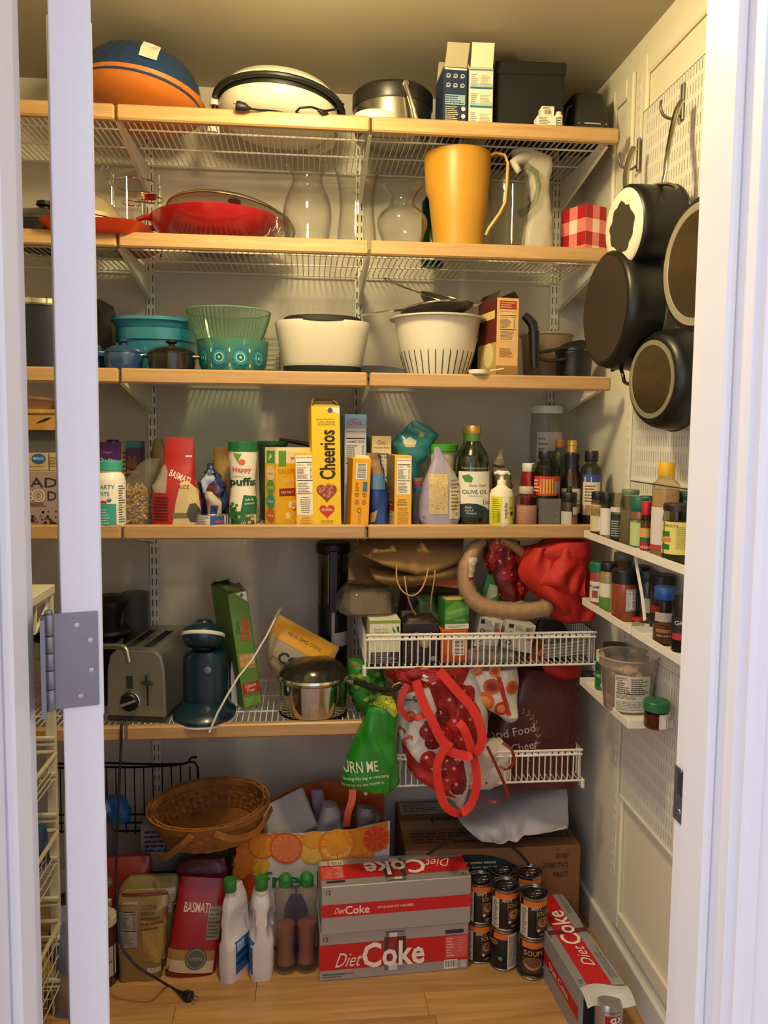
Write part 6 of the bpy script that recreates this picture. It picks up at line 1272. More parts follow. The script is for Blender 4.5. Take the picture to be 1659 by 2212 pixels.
# cherry print bag (upper)
def cherries(q, pts, s, seed=1):
    rd = random.Random(seed)
    for i, (u, v) in enumerate(pts):
        c = ('8f1418', 'a81a1c', '6c0e14', 'b8221e')[i % 4]; q.disc(u, v, s, c, 1+(i % 3)*2, n=12); q.disc(u-.25*s, v+.3*s*q.w/q.h, s*.22, 'e8908a', 2+(i % 3)*2, n=7)
        if i % 3 == 0: q.poly([(u, v+s*.6), (u+s*.25, v+s*2.4), (u+s*.36, v+s*2.3), (u+s*.15, v+s*.6)], '8f7a3c', 6)
t, q, m = bag('cherry_bag', 'crumpled bag with cherry print hanging under the fourth shelf', [(1302, 1078, 1128), (1280, 1068, 1132), (1240, 1055, 1128), (1200, 1045, 1120), (1167, 1040, 1120)], 2.10, A(1100, 1302, 2.10).z, .07, '5e0f14', amp=.010, freq=28, seed=4, sub=4, nn=54, coat=.5)
rd = random.Random(8); cherries(q, [(rd.uniform(.1, .95), rd.uniform(.03, .97)) for i in range(26)], .13); q.poly([(.3, 0), (1, .0), (.95, .07), (.4, .06)], 'c8c0b4', 8); q.done(t)
t, q, m = bag('green_pouch', 'small green and white pouch inside the bread loop', [(1305, 1040, 1078), (1270, 1040, 1075), (1240, 1050, 1066, .5)], 2.08, A(1060, 1305, 2.08).z, .03, '2a7a3a', amp=.005, seed=6); q.poly([(.1, .1), (.8, .3), (.9, .6), (.4, .7)], '9aa88a', 0); q.done(t)
# big red tote
RED = mat('b01d10', .66, bump=.15, bs=400)
t, q, m = bag('red_tote', 'large crumpled plain red fabric bag hanging at the right under the fourth shelf', [(1342, 1205, 1258, .5), (1330, 1190, 1276), (1300, 1165, 1278), (1270, 1145, 1272), (1240, 1125, 1270), (1205, 1118, 1270), (1185, 1130, 1268), (1166, 1190, 1262)], 2.06, A(1230, 1342, 2.06).z, .12, None, material=RED, amp=.022, freq=13, seed=17, sub=4, nn=72, ridge=1.6, body='fabric')
t = thing('red_tote_flap', 'folded red fabric flap in front of the bread and cherry bag', 'fabric', (0, 0, 0)); t.name = 'red_cloth'
t2, q, m = sheetbag('x', 'x', 'x', [[(1146, 1186, 2.03), (1175, 1184, 2.0), (1200, 1200, 2.03)], [(1120, 1230, 2.03), (1160, 1225, 1.99), (1200, 1215, 2.0)], [(1135, 1262, 2.02), (1180, 1270, 1.98), (1220, 1262, 1.99)], [(1190, 1300, 2.0), (1225, 1318, 1.98), (1276, 1300, 2.0)], [(1215, 1335, 2.01), (1245, 1340, 2.0), (1272, 1325, 2.01)]], 0, RED, amp=.010, seed=4, t_=.003, fr=20, pname='fabric')
t2['label'] = 'folded red fabric flap in front of the bread and cherry print bag'; t2['category'] = 'fabric'; t2.name = 'red_cloth'
bpy.data.objects.remove(t)
t, q, m = sheetbag('red_cloth', 'pointed red fabric fold highest beside the spice rack', 'fabric', [[(1210, 1185, 2.03), (1225, 1178, 2.0), (1262, 1200, 2.02)], [(1185, 1225, 2.0), (1225, 1222, 1.975), (1266, 1235, 2.0)], [(1166, 1262, 1.99), (1215, 1262, 1.965), (1262, 1275, 1.99)], [(1200, 1276, 2.0), (1235, 1285, 1.98), (1268, 1288, 2.0)]], 0, RED, amp=.012, seed=11, t_=.003, fr=18, pname='fabric')
# ================================================================ bags below the upper basket
LB = A(1200, 1687, 2.03).z+.004
t, q, m = bag('maroon_bag', 'maroon shopping bag with pale leaf wreath and serif lettering in the lower basket', [(1685, 1050, 1236), (1640, 1048, 1240), (1600, 1045, 1240), (1560, 1060, 1242), (1500, 1085, 1240), (1460, 1110, 1232, .8), (1440, 1130, 1215, .6)], 2.14, LB, .13, '4c1418', e=5, amp=.007, freq=14, seed=3, sub=3, nn=64, rough=.45, coat=.25)
U = lambda x, y: px(q, t, x, y, 2.08)
a = U(1098, 1582); q.text('Good Food', a[0], a[1], .07, 'cbb8b0', rot=.20, fit=.56, bold=.01); a = U(1102, 1616); q.text('Good Cheer', a[0], a[1], .07, 'cbb8b0', rot=.20, fit=.58, bold=.01)
for i in range(13):
    th = -1.1+i*.26; c = U(1118, 1590); rr_ = .21; u, v = c[0]+rr_*math.cos(th), c[1]+rr_*1.05*math.sin(th)
    for s in (-1, 1): b = th+PI/2+s*.7; L = .05; q.poly([(u, v), (u+L*math.cos(b)*.6-.008*math.sin(b), v+L*math.sin(b)*.6+.008*math.cos(b)), (u+L*math.cos(b), v+L*math.sin(b)), (u+L*math.cos(b)*.6+.008*math.sin(b), v+L*math.sin(b)*.6-.008*math.cos(b))], '8f6f6c', 2)
    th2 = th+.26; u2, v2 = c[0]+rr_*math.cos(th2), c[1]+rr_*1.05*math.sin(th2); q.face([(u-.003, v), (u+.003, v), (u2+.003, v2), (u2-.003, v2)], '8f6f6c', 2)
rd = random.Random(5)
for i in range(70): u, v = rd.uniform(.80, .97), rd.uniform(.2, .9); a = rd.uniform(0, PI); q.poly([(u, v), (u+.012*math.cos(a), v+.014*math.sin(a)), (u+.02*math.cos(a+.5), v+.02*math.sin(a+.5))], '7c5c5c', 2)
q.done(t)
t, q, m = bag('apricot_bag', 'white bag printed with apricots and red trim under the upper basket', [(1555, 1092, 1106, .5), (1540, 1075, 1115), (1500, 1015, 1122), (1470, 1008, 1124), (1440, 1012, 1112)], 2.07, A(1090, 1555, 2.07).z, .09, 'd3cdc4', amp=.010, freq=20, seed=7, sub=4, nn=60)
U = lambda x, y: px(q, t, x, y, 2.03)
for (x, y, r_, c, c2) in ((1062, 1482, .15, 'c4552a', '8a3a20'), (1045, 1517, .19, 'd0602a', 'e08848'), (1105, 1485, .12, 'c9602e', 'a8441f'), (1030, 1448, .12, 'c4602c', 'd88a4c'), (1082, 1530, .13, 'b8342a', 'd8843c'), (1068, 1448, .11, 'd07a3a', 'b84a24')):
    u = U(x, y); q.disc(u[0], u[1], r_, c, 1); q.disc(u[0], u[1], r_*.6, c2, 3)
u0, u1 = U(1076, 1460), U(1098, 1545); q.poly([(u0[0]-.05, u0[1]), (u0[0]+.03, u0[1]), (u1[0]+.05, u1[1]), (u1[0]-.03, u1[1])], 'b32d26', 5); q.done(t)
# white and red bag with bold orange letters and cherries
t, q, m = bag('cherry_print_bag', 'white and red shopping bag with cherry print hanging in the middle', [(1735, 985, 1000, .4), (1720, 975, 1005, .6), (1690, 925, 1012), (1660, 880, 1020), (1620, 865, 1035), (1580, 858, 1045), (1540, 856, 1048), (1500, 860, 1042), (1465, 850, 1030), (1440, 835, 1020)], 2.06, A(990, 1735, 2.06).z, .13, 'cfc9c6', amp=.016, freq=16, seed=9, sub=4, nn=84, ridge=1.4, coat=.15, rough=.4)
U = lambda x, y: px(q, t, x, y, 2.0)
q.poly([U(832, 1442), U(1020, 1442), U(1000, 1480), U(925, 1482), U(875, 1500), U(840, 1470)], '9c1518', 0)
P_ = [U(x, y) for x, y in ((925, 1480), (1005, 1480), (1040, 1540), (1040, 1600), (1000, 1640), (1010, 1690), (1000, 1720), (960, 1700), (935, 1650), (960, 1600), (915, 1560), (945, 1540))]; q.poly(P_, '8f1418', 0)
q.poly([U(x, y) for x, y in ((868, 1600), (880, 1635), (930, 1660), (960, 1700), (990, 1730), (925, 1700), (880, 1670))], 'a81c1a', 1)
cherries(q, [U(x, y) for x, y in ((975, 1515), (1000, 1530), (955, 1545), (985, 1560), (925, 1580), (960, 1590), (935, 1602), (1000, 1600), (925, 1640), (1020, 1560), (975, 1620), (970, 1690), (985, 1665), (1010, 1500), (990, 1700))], .085, 2)
for s_, x, y, c in (('d', 893, 1545, 'c4562a'), ('c', 872, 1583, 'c4562a'), ('t', 886, 1597, 'c4562a'), ('r', 895, 1512, '2f7a3a')): a = U(x, y); q.text(s_, a[0], a[1], .10, c, rot=-1.0, bold=.03, L=6)
q.done(t)
# its red webbing straps
ST = mat('d2281c', .6, bump=.2, bs=500)
def strap(label, pts, w, material=ST, side=(1, 0, .2), name='bag_strap', cat='strap', t_=.0016):
    P = crv([A(*p) for p in pts], 5); c = min(P, key=lambda v: v.z); o = Vector(c); tt = thing(name, label, cat, tuple(o)); part(MB().ribbon([p-o for p in P], w, t_, side), 'webbing', material, tt, smooth=50); return tt
strap('red webbing strap crossing from upper right down to the left', [(948, 1448, 1.985), (985, 1490, 1.975), (1020, 1530, 1.965), (1038, 1570, 1.955), (1040, 1605, 1.95), (1020, 1632, 1.95), (985, 1628, 1.955), (955, 1612, 1.96)], .024, side=(1, 0, .45), name='red_strap')
strap('red webbing strap running from upper left to the crossing', [(898, 1470, 1.985), (915, 1520, 1.975), (935, 1560, 1.965), (955, 1600, 1.96), (975, 1616, 1.955)], .024, name='red_strap')
strap('red webbing strap loop hanging lowest at the left', [(965, 1610, 1.955), (945, 1650, 1.95), (948, 1700, 1.945), (962, 1740, 1.94), (992, 1757, 1.94), (1018, 1735, 1.945), (1030, 1690, 1.95), (1024, 1640, 1.955), (1005, 1580, 1.96), (990, 1560, 1.97)], .022, name='red_strap')
strap('short red strap loop over the white part with orange letters', [(880, 1478, 1.99), (866, 1510, 1.98), (868, 1535, 1.975), (890, 1555, 1.975), (915, 1545, 1.98)], .016, mat('b8261e', .6), name='red_strap')
# cream bag with dark red ribbon
t, q, m = bag('cream_bag', 'cream cloth bag with tiny red hearts and dark red ribbon', [(1702, 1008, 1060, .5), (1685, 1005, 1098), (1650, 1010, 1105), (1620, 1015, 1108), (1598, 1025, 1085, .7)], 2.05, A(1040, 1702, 2.05).z, .05, 'c9bfae', amp=.008, freq=22, seed=8, sub=4)
for x, y in ((1037, 1623), (1065, 1656), (1050, 1690)): a = px(q, t, x, y, 2.03); q.heart(a[0], a[1], .03, '9c2020', 1)
q.done(t)
strap('dark red ribbon tied on the cream bag hanging to its right', [(1052, 1612, 2.0), (1070, 1650, 1.99), (1088, 1690, 1.985), (1096, 1715, 1.98), (1085, 1730, 1.98), (1060, 1732, 1.985), (1038, 1718, 1.99)], .008, mat('7c141c', .4), name='red_ribbon', cat='ribbon')
strap('dark red ribbon curl at the right edge of cream bag', [(1085, 1605, 2.0), (1105, 1620, 1.99), (1110, 1645, 1.99), (1095, 1662, 1.99), (1078, 1655, 2.0)], .008, mat('7c141c', .4), name='red_ribbon', cat='ribbon')
# green bags
t, q, m = bag('green_leaf_bag', 'green and yellow patterned bag behind the saucepan handle', [(1532, 770, 820), (1510, 760, 830), (1470, 752, 832), (1440, 752, 820), (1425, 752, 775, .5)], 2.10, A(790, 1532, 2.1).z, .06, '2c7a24', amp=.009, freq=26, seed=4, sub=4)
rd = random.Random(6)
for i in range(24): u, v = rd.uniform(.05, .95), rd.uniform(.05, .9); q.poly([(u-.1, v), (u, v+.06), (u+.1, v+.02), (u, v-.05)], ('5fa63c', 'a8b83c', '184f18', '8fc060')[i % 4], i % 3)
q.poly([(.0, .9), (.25, .99), (.25, .93)], 'a8281e', 4); q.done(t)
t, q, m = bag('green_bag', 'bright green plastic bag with white lettering hanging past the lowest shelf', [(1704, 828, 845, .5), (1700, 780, 850), (1690, 738, 862), (1660, 742, 862), (1620, 755, 858), (1580, 772, 856), (1550, 784, 860), (1525, 792, 858), (1510, 812, 846, .5)], 1.99, A(838, 1704, 1.99).z, .08, '12801a', amp=.009, freq=20, seed=15, sub=4, nn=72, coat=.4, rough=.35, ridge=1.3)
U = lambda x, y: px(q, t, x, y, 1.95)
q.poly([U(x, y) for x, y in ((790, 1530), (806, 1514), (830, 1508), (852, 1514), (860, 1545), (852, 1552), (840, 1536), (815, 1530))], 'b9c43a', 1)
rd = random.Random(3)
for i in range(14): u = U(rd.uniform(800, 855), rd.uniform(1514, 1536)); q.disc(u[0], u[1], .012, '5a6a20', 2, n=6)
a = U(775, 1660); q.text('RETURN ME', a[0]-.1, a[1], .12, 'e6ecd8', rot=.10, fit=.86, bold=.01); a = U(790, 1680); q.text('reusing this bag or returning', a[0], a[1], .035, 'd8e4c8', rot=.10, fit=.78, bold=.01); a = U(785, 1694); q.text('to us so we can recycle it.', a[0], a[1], .035, 'd8e4c8', rot=.10, fit=.72, bold=.01); q.done(t)
t, q, m = sheetbag('red_cloth', 'dark red cloth gathered just under the upper basket, left', 'fabric', [[(835, 1440, 2.04), (900, 1440, 2.0), (965, 1440, 2.02)], [(850, 1468, 2.03), (900, 1462, 1.995), (960, 1458, 2.02)], [(865, 1492, 2.05), (910, 1482, 2.02), (955, 1472, 2.05)]], 0, mat('8a1412', .6), amp=.008, seed=6, t_=.004, fr=24, pname='fabric')
t, q, m = sheetbag('red_cloth', 'red cloth corner hanging under the right end of upper basket', 'fabric', [[(1170, 1436, 2.10), (1210, 1436, 2.08), (1252, 1436, 2.10)], [(1180, 1452, 2.10), (1215, 1458, 2.07), (1250, 1456, 2.10)], [(1200, 1466, 2.12), (1220, 1470, 2.10), (1240, 1468, 2.12)]], 0, RED, amp=.006, seed=9, t_=.004, fr=24, pname='fabric')
# ================================================================ on the floor
# two twelve-packs
def pack(label, loc, rz, faces, group=None):
    t = thing('soda_pack', label, 'drinks', loc, rz); W, D, Hh = .398, .128, .130
    m = MB().box(-W/2, W/2, 0, D, 0, Hh, b=.0018); part(m, 'carton', mat('aeaeb2', .32, .35, var=.02), t, smooth=0)
    def can(q, u, v0, v1, w, up=True):
        for a, b, c in ((-.5, -.3, '3c3a3e'), (-.3, .05, '9a2a30'), (.05, .3, '6c1c22'), (.3, .5, '3c3436')): q.rect(u+a*w, v0+.16*(v1-v0), u+b*w, v0+.86*(v1-v0), c, 4)
        for a, b, c in ((-.5, -.3, '6e6e72'), (-.3, .1, 'd2d2d4'), (.1, .5, '8a8a8e')): q.rect(u+a*w, v0+.03*(v1-v0), u+b*w, v0+.20*(v1-v0), c, 5); q.rect(u+a*w*.9, v0+.86*(v1-v0), u+b*w*.9, v1, c, 5)
        q.rect(u-w*.42, v1-.03*(v1-v0), u+w*.42, v1, '5a5a5e', 6)
    def red_face(q, flip=False, withcan=True):
        q.rect(0, .22, 1, .76, 'c81e24', 1)
        q.text('Diet', .18, .43, .30, 'f2e9e4', shear=.35, fit=.16, bold=.0, L=8); q.text('Coke', .49, .49, .50, 'f2e9e4', fit=.42, bold=.06, L=8)
        if withcan: can(q, .50, .10, .95, .145)
        q.text('12', .04, .88, .09, '2a2a30', bold=.01); q.lines(.02, .05, .24, .15, 2, '6a6a70', 3); q.text('NO SUGAR NO CALORIES', .02, .13, .035, '55555c', 'L', fit=.21, bold=.01)
        q.rect(.84, .80, .965, .88, '2b2c3c', 2); q.rect(.84, .28, .99, .74, 'd65a58', 2); q.lines(.85, .3, .91, .72, 7, 'e8b4ae', 3, L=4); q.lines(.925, .4, .985, .72, 6, 'dd8a86', 5, L=4); q.barcode(.835, .05, .925, .24, n=12, L=4); q.rect(.945, .06, .985, .22, 'bdbdc0', 3)
    for f in faces:
        kind, where = f
        q = Pr(m, W, Hh) if where == 'front' else (Pr(m, W, D, top=True, org=(0, 0, 0)) if where == 'top' else (Pr(m, W, D, top=True, ang=PI, org=(0, D, 0)) if where == 'topflip' else Pr(m, W, Hh, ang=PI, org=(0, 0, 0))))
        if kind == 'red': red_face(q)
        else:
            q.rect(0, .36, 1, .62, 'c81e24', 1); q.text('Diet', .115, .49, .12, 'f2e9e4', shear=.35, fit=.065, L=3); q.text('Coke', .235, .49, .17, 'f2e9e4', fit=.16, bold=.035, L=3); q.text('NO SUGAR NO CALORIES', .49, .50, .05, 'f0dcd8', fit=.24, bold=.03); q.text('12', .045, .88, .09, '2a2a30', bold=.01)
        q.done(t)
    return t, m
a0, b0 = ZP(690, 2117, 0), ZP(1012, 2096, 0); rz0 = .045
pack('lower silver and red soda twelve-pack with big lettering on the front', ((a0.x+b0.x)/2, (a0.y+b0.y)/2-.0, 0), rz0, [('red', 'front')])
c = A(855, 2000, a0.y); pack('upper soda twelve-pack, plain silver front with a narrow red band', ((a0.x+b0.x)/2+.004, (a0.y+b0.y)/2-.004, .1305), rz0+.01, [('band', 'front'), ('red', 'topflip')])
# third pack along the right wall
t, m = pack('soda twelve-pack lying along the right wall with its end torn open', (.7605, 1.92, 0), PI/2*0, [])
for ch in list(t.children): bpy.data.objects.remove(ch)
t.location = (.642, 1.720, 0); t.rotation_euler.z = .08; W, D, Hh = .115, .398, .130
m = MB().box(0, W, .0, D, 0, Hh, b=.0018); part(m, 'carton', mat('aeaeb2', .32, .35, var=.02), t, smooth=0)
q = Pr(m, D, W, top=True, ang=PI/2, org=(W/2, D/2, 0)); q.O = Vector((W, D/2, 0)); q.U = Vector((0, 1, 0)); q.V = Vector((-1, 0, 0))
q.rect(.0, .28, 1, .80, 'c81e24', 1); q.text('Diet', .26, .50, .26, 'f2e9e4', shear=.35, fit=.18, L=8); q.text('Coke', .56, .53, .44, 'f2e9e4', fit=.36, bold=.035, L=8); q.text('12', .05, .90, .09, '2a2a30', bold=.01)
q.face([(.5, .0+.04), (.54, .04), (.54, .96), (.5, .96)], '6a2a30', 6); q.rect(.47, .02, .61, .05, '4a4a50', 6); q.rect(.47, .93, .61, .96, '4a4a50', 6); q.lines(.05, .06, .42, .22, 3, '6a6a70', 3); q.lines(.7, .06, .95, .2, 3, '6a6a70', 4); q.done(t)
q = Pr(m, D, Hh, ang=-PI/2, org=(0, D/2, 0)); q.rect(0, .36, 1, .62, 'b01c22', 1); q.text('Diet Coke', .7, .49, .14, 'e2c8c4', fit=.3, bold=.02, L=3); q.rect(0, 0, 1, .36, '8c8c92', 1); q.rect(0, .62, 1, 1, '8c8c92', 1); q.done(t, 'side_print')
part(MB().box(.012, W-.012, -.0015, .003, .008, Hh-.014), 'torn_opening', mat('1f1d20', .8), t, smooth=0)
part(MB().sheet(lambda u, v: (u*W, -.004-.045*v+.01*math.sin(u*5), Hh+.002-.022*v*v+.006*math.sin(u*7+1)*v), 10, 6, .0008), 'torn_flap', mat('c9c9c9', .4), t)
for i in range(2):
    x = .030+.056*i; cm = MB().lathe([(.024, 0), (.0325, .008), (.0325, .10), (.026, .118), (.027, .121)], 30, T_(x, .125, .036) @ Rx(PI/2)); part(cm, 'soda_can', mat('b4b4b8', .3, .8), t)
    q = Pr(cm, .065, .06, org=(x, 0, .006), res=6); 
cm = MB().lathe([(.026, 0), (.0325, .010), (.0325, .105), (.026, .12)], 30, T_(.058, -.036, .002)); part(cm, 'standing_can', mat('b0b0b4', .28, .8), t); q = Pr(cm, .065, .12, org=(.058, -.036, .002), res=8); q.rect(.18, .1, .72, .9, 'a01c24', 0, 8); q.text('Coke', .42, .5, .3, 'ece4e0', rot=PI/2, bold=.03, sx=.7); q.done(t)
q = Pr(m, W, Hh); q.rect(.04, .18, .18, .86, '6f7180', 1); q.done(t, 'end_print')
# soup cans
def soup(label, cxp, byp, z, Y, seed, rot='soup', dxy=0):
    R, Hc = .0375, .110
    t = thing('soup_can', label, 'can', (cxp, Y, z), 0, 'stacked soup cans'); m = MB().lathe([(R*.96, .003), (R, .006), (R, Hc-.005), (R*.97, Hc-.003)], 40); part(m, 'can_body', mat('141018', .35), t)
    s = mat('a9a9a8', .22, 1.); part(MB().lathe([(R*.97, 0), (R*1.02, .001), (R*1.02, .004), (R*.97, .006)], 40), 'bottom_rim', s, t)
    part(MB().lathe([(R*.98, Hc-.005), (R*1.03, Hc-.004), (R*1.035, Hc), (R*.98, Hc+.001), (R*.95, Hc-.003), (R*.90, Hc-.0035), (R*.88, Hc-.002), (R*.80, Hc-.002), (R*.78, Hc-.0035), (R*.5, Hc-.0035), (R*.48, Hc-.0028), (.001, Hc-.003)], 40), 'can_lid', s, t)
    m2 = MB().tube([(.011*math.cos(a*PI/8)+.012, .008*math.sin(a*PI/8), Hc-.0005) for a in range(16)], .0014, 6, closed=True); m2.box(-.006, .004, -.003, .003, Hc-.0025, Hc-.0003); part(m2, 'pull_tab', s, t)
    q = Pr(m, 2*R, Hc, res=12, off=.0005); q.rect(.005, .80, .995, .945, 'd8702e', 0, 12)
    if rot == 'soup':
        q.rect(.02, .06, .20, .80, 'c9c2ae', 0, 6); q.lines(.05, .1, .17, .76, 12, '4a4640', seed); q.text("Amy's", .44, .79, .085, 'ece6da', shear=.3, fit=.34, rot=.12, L=5); q.text('ORGANIC', .70, .735, .022, 'c9a050', fit=.3); q.text('SOUPS', .72, .65, .10, 'd8b45a', fit=.50, bold=.01, L=4)
        c2 = '8a5a3c' if seed % 2 else 'b5852e'; q.rect(.48, .22, .95, .56, '5a3a2c', 1, 8); q.disc(.74, .42, .20, 'b98a6a', 2, ry=.17); q.disc(.74, .44, .17, c2, 3, ry=.13); q.disc(.70, .45, .05, '4a2a1e', 4, ry=.04); q.disc(.78, .42, .04, 'c89a4a', 4, ry=.03); q.disc(.56, .24, .05, 'd8d2c0', 4)
        q.text('LENTIL' if seed % 2 else 'SPLIT', .78, .13, .05, 'c9b48a', fit=.34)
    elif rot == 'back':
        q.rect(.52, .06, .97, .94, 'd8d2c0', 0, 10); q.lines(.56, .12, .93, .88, 18, '4a4640', seed); q.disc(.28, .32, .07, '4f9a4a', 3); q.disc(.1, .7, .1, '8a5a3c', 1)
    else:
        q.text('SOUPS', .44, .68, .12, 'd8b45a', fit=.64, bold=.01, L=4); q.rect(.08, .18, .78, .56, '4a3026', 1, 10); q.disc(.42, .42, .30, 'b98a6a', 2, ry=.24); q.disc(.42, .45, .26, '6e4a34', 3, ry=.19); q.disc(.78, .3, .05, '7fb0b4', 4); q.text('LENTIL', .36, .09, .05, 'c9b48a', fit=.4)
    q.done(t); return t
def cpos(xp, yb): p = ZP(xp, yb, 0); return p.x, p.y+.0375
pA, pB, pC = cpos(1040, 2083), cpos(1094, 2099), cpos(1156, 2119)
soup('lower soup can next to the twelve-packs, mostly hidden at left', pA[0], 0, 0, pA[1], 1); soup('lower middle soup can showing its nutrition panel', pB[0], 0, 0, pB[1], 2, 'back'); soup('lower right soup can, frontmost, with big gold lettering', pC[0], 0, 0, pC[1], 3, 'front')
soup('upper left soup can touching the twelve-packs', pA[0], 0, .112, pA[1], 3); soup('upper middle soup can with yellow bowl picture', pB[0]+.001, 0, .112, pB[1], 4); soup('upper right soup can, frontmost in the top layer', pC[0]+.001, 0, .112, pC[1], 5)
for nm, xp, yy in (('back left soup can of the top layer', 1083, 2.085), ('back right soup can of the top layer, orange band only', 1141, 2.065)):
    x = A(xp, 1890, yy).x; soup(nm, x, 0, .112, yy, 7); soup('bottom can hidden under the '+nm.split(' of')[0], x, 0, 0, yy, 7)
# big cardboard box behind
KB = mat('7d5636', .75, bump=.25, bs=120, var=.1)
x0, x1 = .275, .775; yF, yB2, Hh = 2.10, 2.395, .272
t = thing('cardboard_box', 'large brown cardboard box with dark printing behind the soup cans', 'box', ((x0+x1)/2, yF, 0), -.01); W = x1-x0; D = yB2-yF
m = MB().box(-W/2, W/2, 0, D, 0, Hh, b=.002); part(m, 'box_body', KB, t, smooth=0)
q = Pr(m, W, Hh); q.text('DO NOT', .93, .90, .055, '251a18', 'R', fit=.075, bold=.03); q.text('DOUBLE STACK', .93, .80, .055, '251a18', 'R', fit=.15, bold=.03); q.text('PALLETS', .93, .70, .055, '251a18', 'R', fit=.085, bold=.03)
q.disc(.38, .45, .36, '16242e', 1, ry=.27, n=30); q.ring(.38, .45, .37, .385, '251a18', 2, 30); q.disc(.38, .50, .27, '2e3f42', 3, ry=.18, n=24); q.lines(.15, .78, .6, .88, 2, '9aa08a', 3, L=5, al='C'); q.done(t)
q = Pr(m, W, D, top=True, org=(0, 0, 0)); q.rect(.02, .72, .42, .97, 'a9a59e', 1); q.lines(.04, .76, .25, .94, 5, '4a4640', 3, L=2); q.rect(.30, .78, .40, .94, '57534d', 2); q.text('potato', .36, .62, .10, '18283a', fit=.34, bold=.04); q.lines(.05, .12, .48, .34, 4, '3a281e', 6); q.rect(.70, .18, .97, .60, '3a2a20', 1); q.rect(.71, .20, .96, .58, '7d5636', 2); q.lines(.72, .22, .95, .56, 9, '3a2a20', 4, words=False, L=3); q.done(t, 'top_print')
part(MB().box(-W/2+.001, W/2-.001, D/2-.024, D/2+.024, Hh-.0002, Hh+.0006), 'packing_tape', mat('8c6a48', .25), t, smooth=0)
# white paper bag on it
t, q, m = sheetbag('white_paper_bag', 'crumpled white paper bag lying on the cardboard box', 'bag', [[(940, 1700, 2.36), (1020, 1690, 2.33), (1110, 1686, 2.33), (1200, 1697, 2.36)], [(975, 1742, 2.24), (1040, 1742, 2.20), (1120, 1728, 2.18), (1222, 1700, 2.22)], [(1000, 1782, 2.13), (1050, 1782, 2.10), (1130, 1772, 2.10), (1226, 1775, 2.14)], [(1040, 1812, 2.09), (1077, 1828, 2.07), (1130, 1812, 2.08), (1222, 1782, 2.10)]], 0, mat('c4c2c4', .6, bump=.1, bs=30), amp=.018, fr=12, seed=2, nu=64, nv=50, t_=.006, pname='paper')
# orange citrus shopping bag
YO = 2.14
t = thing('citrus_bag', 'orange shopping bag with citrus slices print behind the green-capped bottles', 'bag', (A(665, 2000, YO).x, YO, 0)); o = Vector(t.location); BF = mat('cac6c6', .5, bump=.05); 
top = [(520, 1797), (575, 1800), (640, 1800), (700, 1797), (760, 1792), (842, 1772)]; bot = [(486, 2040), (560, 2042), (640, 2044), (700, 2044), (760, 2044), (838, 2040)]
def fnb(u, v):
    x = u*5; i = min(int(x), 4); f = x-i; a, b = top[i], top[i+1]; c, d = bot[i], bot[i+1]; yy = YO-.02-.02*math.sin(u*PI)
    p = A(a[0]*(1-f)+b[0]*f, a[1]*(1-f)+b[1]*f, yy-.0); r = A(c[0]*(1-f)+d[0]*f, c[1]*(1-f)+d[1]*f, yy); k = p*(1-v)+r*v; k.z = max(k.z, .003)
    k = k-o; k.y += .006*crease(k, 10, 4); return k
m = MB().sheet(fnb, 40, 30, .003); part(m, 'front_panel', BF, t, smooth=50)
xs = [p.x for p in m.v]; zs_ = [p.z for p in m.v]; q = Pr(m, max(xs)-min(xs), max(zs_)-min(zs_), org=((max(xs)+min(xs))/2, 0, min(zs_)), res=14, off=.0012)
U = lambda x, y: px(q, t, x, y, YO-.03)
q.poly([U(518, 1799), U(600, 1801), U(700, 1799), U(770, 1792), U(838, 1776), U(836, 1835), U(770, 1852), U(700, 1850), U(600, 1846), U(560, 1850), U(530, 1850)], 'd0762a', 0); q.poly([U(518, 1799), U(545, 1799), U(540, 1850), U(525, 1920), U(505, 1960), U(490, 1990), U(500, 1900)], 'd8621e', 0)
def slice_(x, y, r, rim, flesh, seg, n=10, L=1):
    u = U(x, y); R = r/((max(xs)-min(xs))*FPX/YO)
    q.disc(u[0], u[1], R, rim, L, n=26); q.disc(u[0], u[1], R*.88, flesh, L+1, n=26)
    for k in range(n):
        a = 2*PI*k/n; w_ = .035; q.face([(u[0], u[1]), (u[0]+R*.85*math.cos(a-w_), u[1]+R*.85*q.w/q.h*math.sin(a-w_)), (u[0]+R*.85*math.cos(a+w_), u[1]+R*.85*q.w/q.h*math.sin(a+w_))], seg, L+2)
for a in ((527, 1862, 34, 'd8701e', 'd8802a', 'c8641a', 6, 1), (566, 1826, 30, 'c9611c', 'dc8a24', 'e8b060', 8, 3), (563, 1868, 20, 'd8a21e', 'e0b02e', 'c99018', 3, 1), (618, 1828, 36, 'cf5a22', 'dc7a4a', 'e8a078', 12, 5), (675, 1835, 28, 'd8a02e', 'dcb454', 'c99a3a', 3, 3), (676, 1808, 22, 'd8901e', 'dca03a', 'c9861e', 4, 5), (728, 1822, 42, 'd87a14', 'e09a26', 'd0801a', 12, 7), (775, 1818, 34, 'd8801a', 'dc8e22', 'c8701a', 5, 6), (812, 1812, 32, 'd8761c', 'c8401a', 'e08a2a', 9, 8), (525, 1925, 26, 'c9481e', 'd0561e', 'e08a3a', 6, 4), (545, 1905, 18, 'b8361a', 'c8421c', 'e0803a', 5, 5), (512, 1960, 26, 'c4441c', 'd05a22', 'e08a3a', 6, 5), (508, 1900, 24, 'd8741c', 'dc862a', 'c8641a', 5, 2), (500, 2000, 22, 'b83a1a', 'c84a1c', 'e0803a', 5, 4), (596, 1815, 20, 'c8601c', 'd8802a', 'e8b060', 6, 2), (640, 1812, 16, 'd8861e', 'dc9a34', 'c9861e', 5, 1), (790, 1838, 22, 'd07a20', 'dc8a2c', 'e8a860', 7, 3)): slice_(*a)
u = U(728, 1846); 
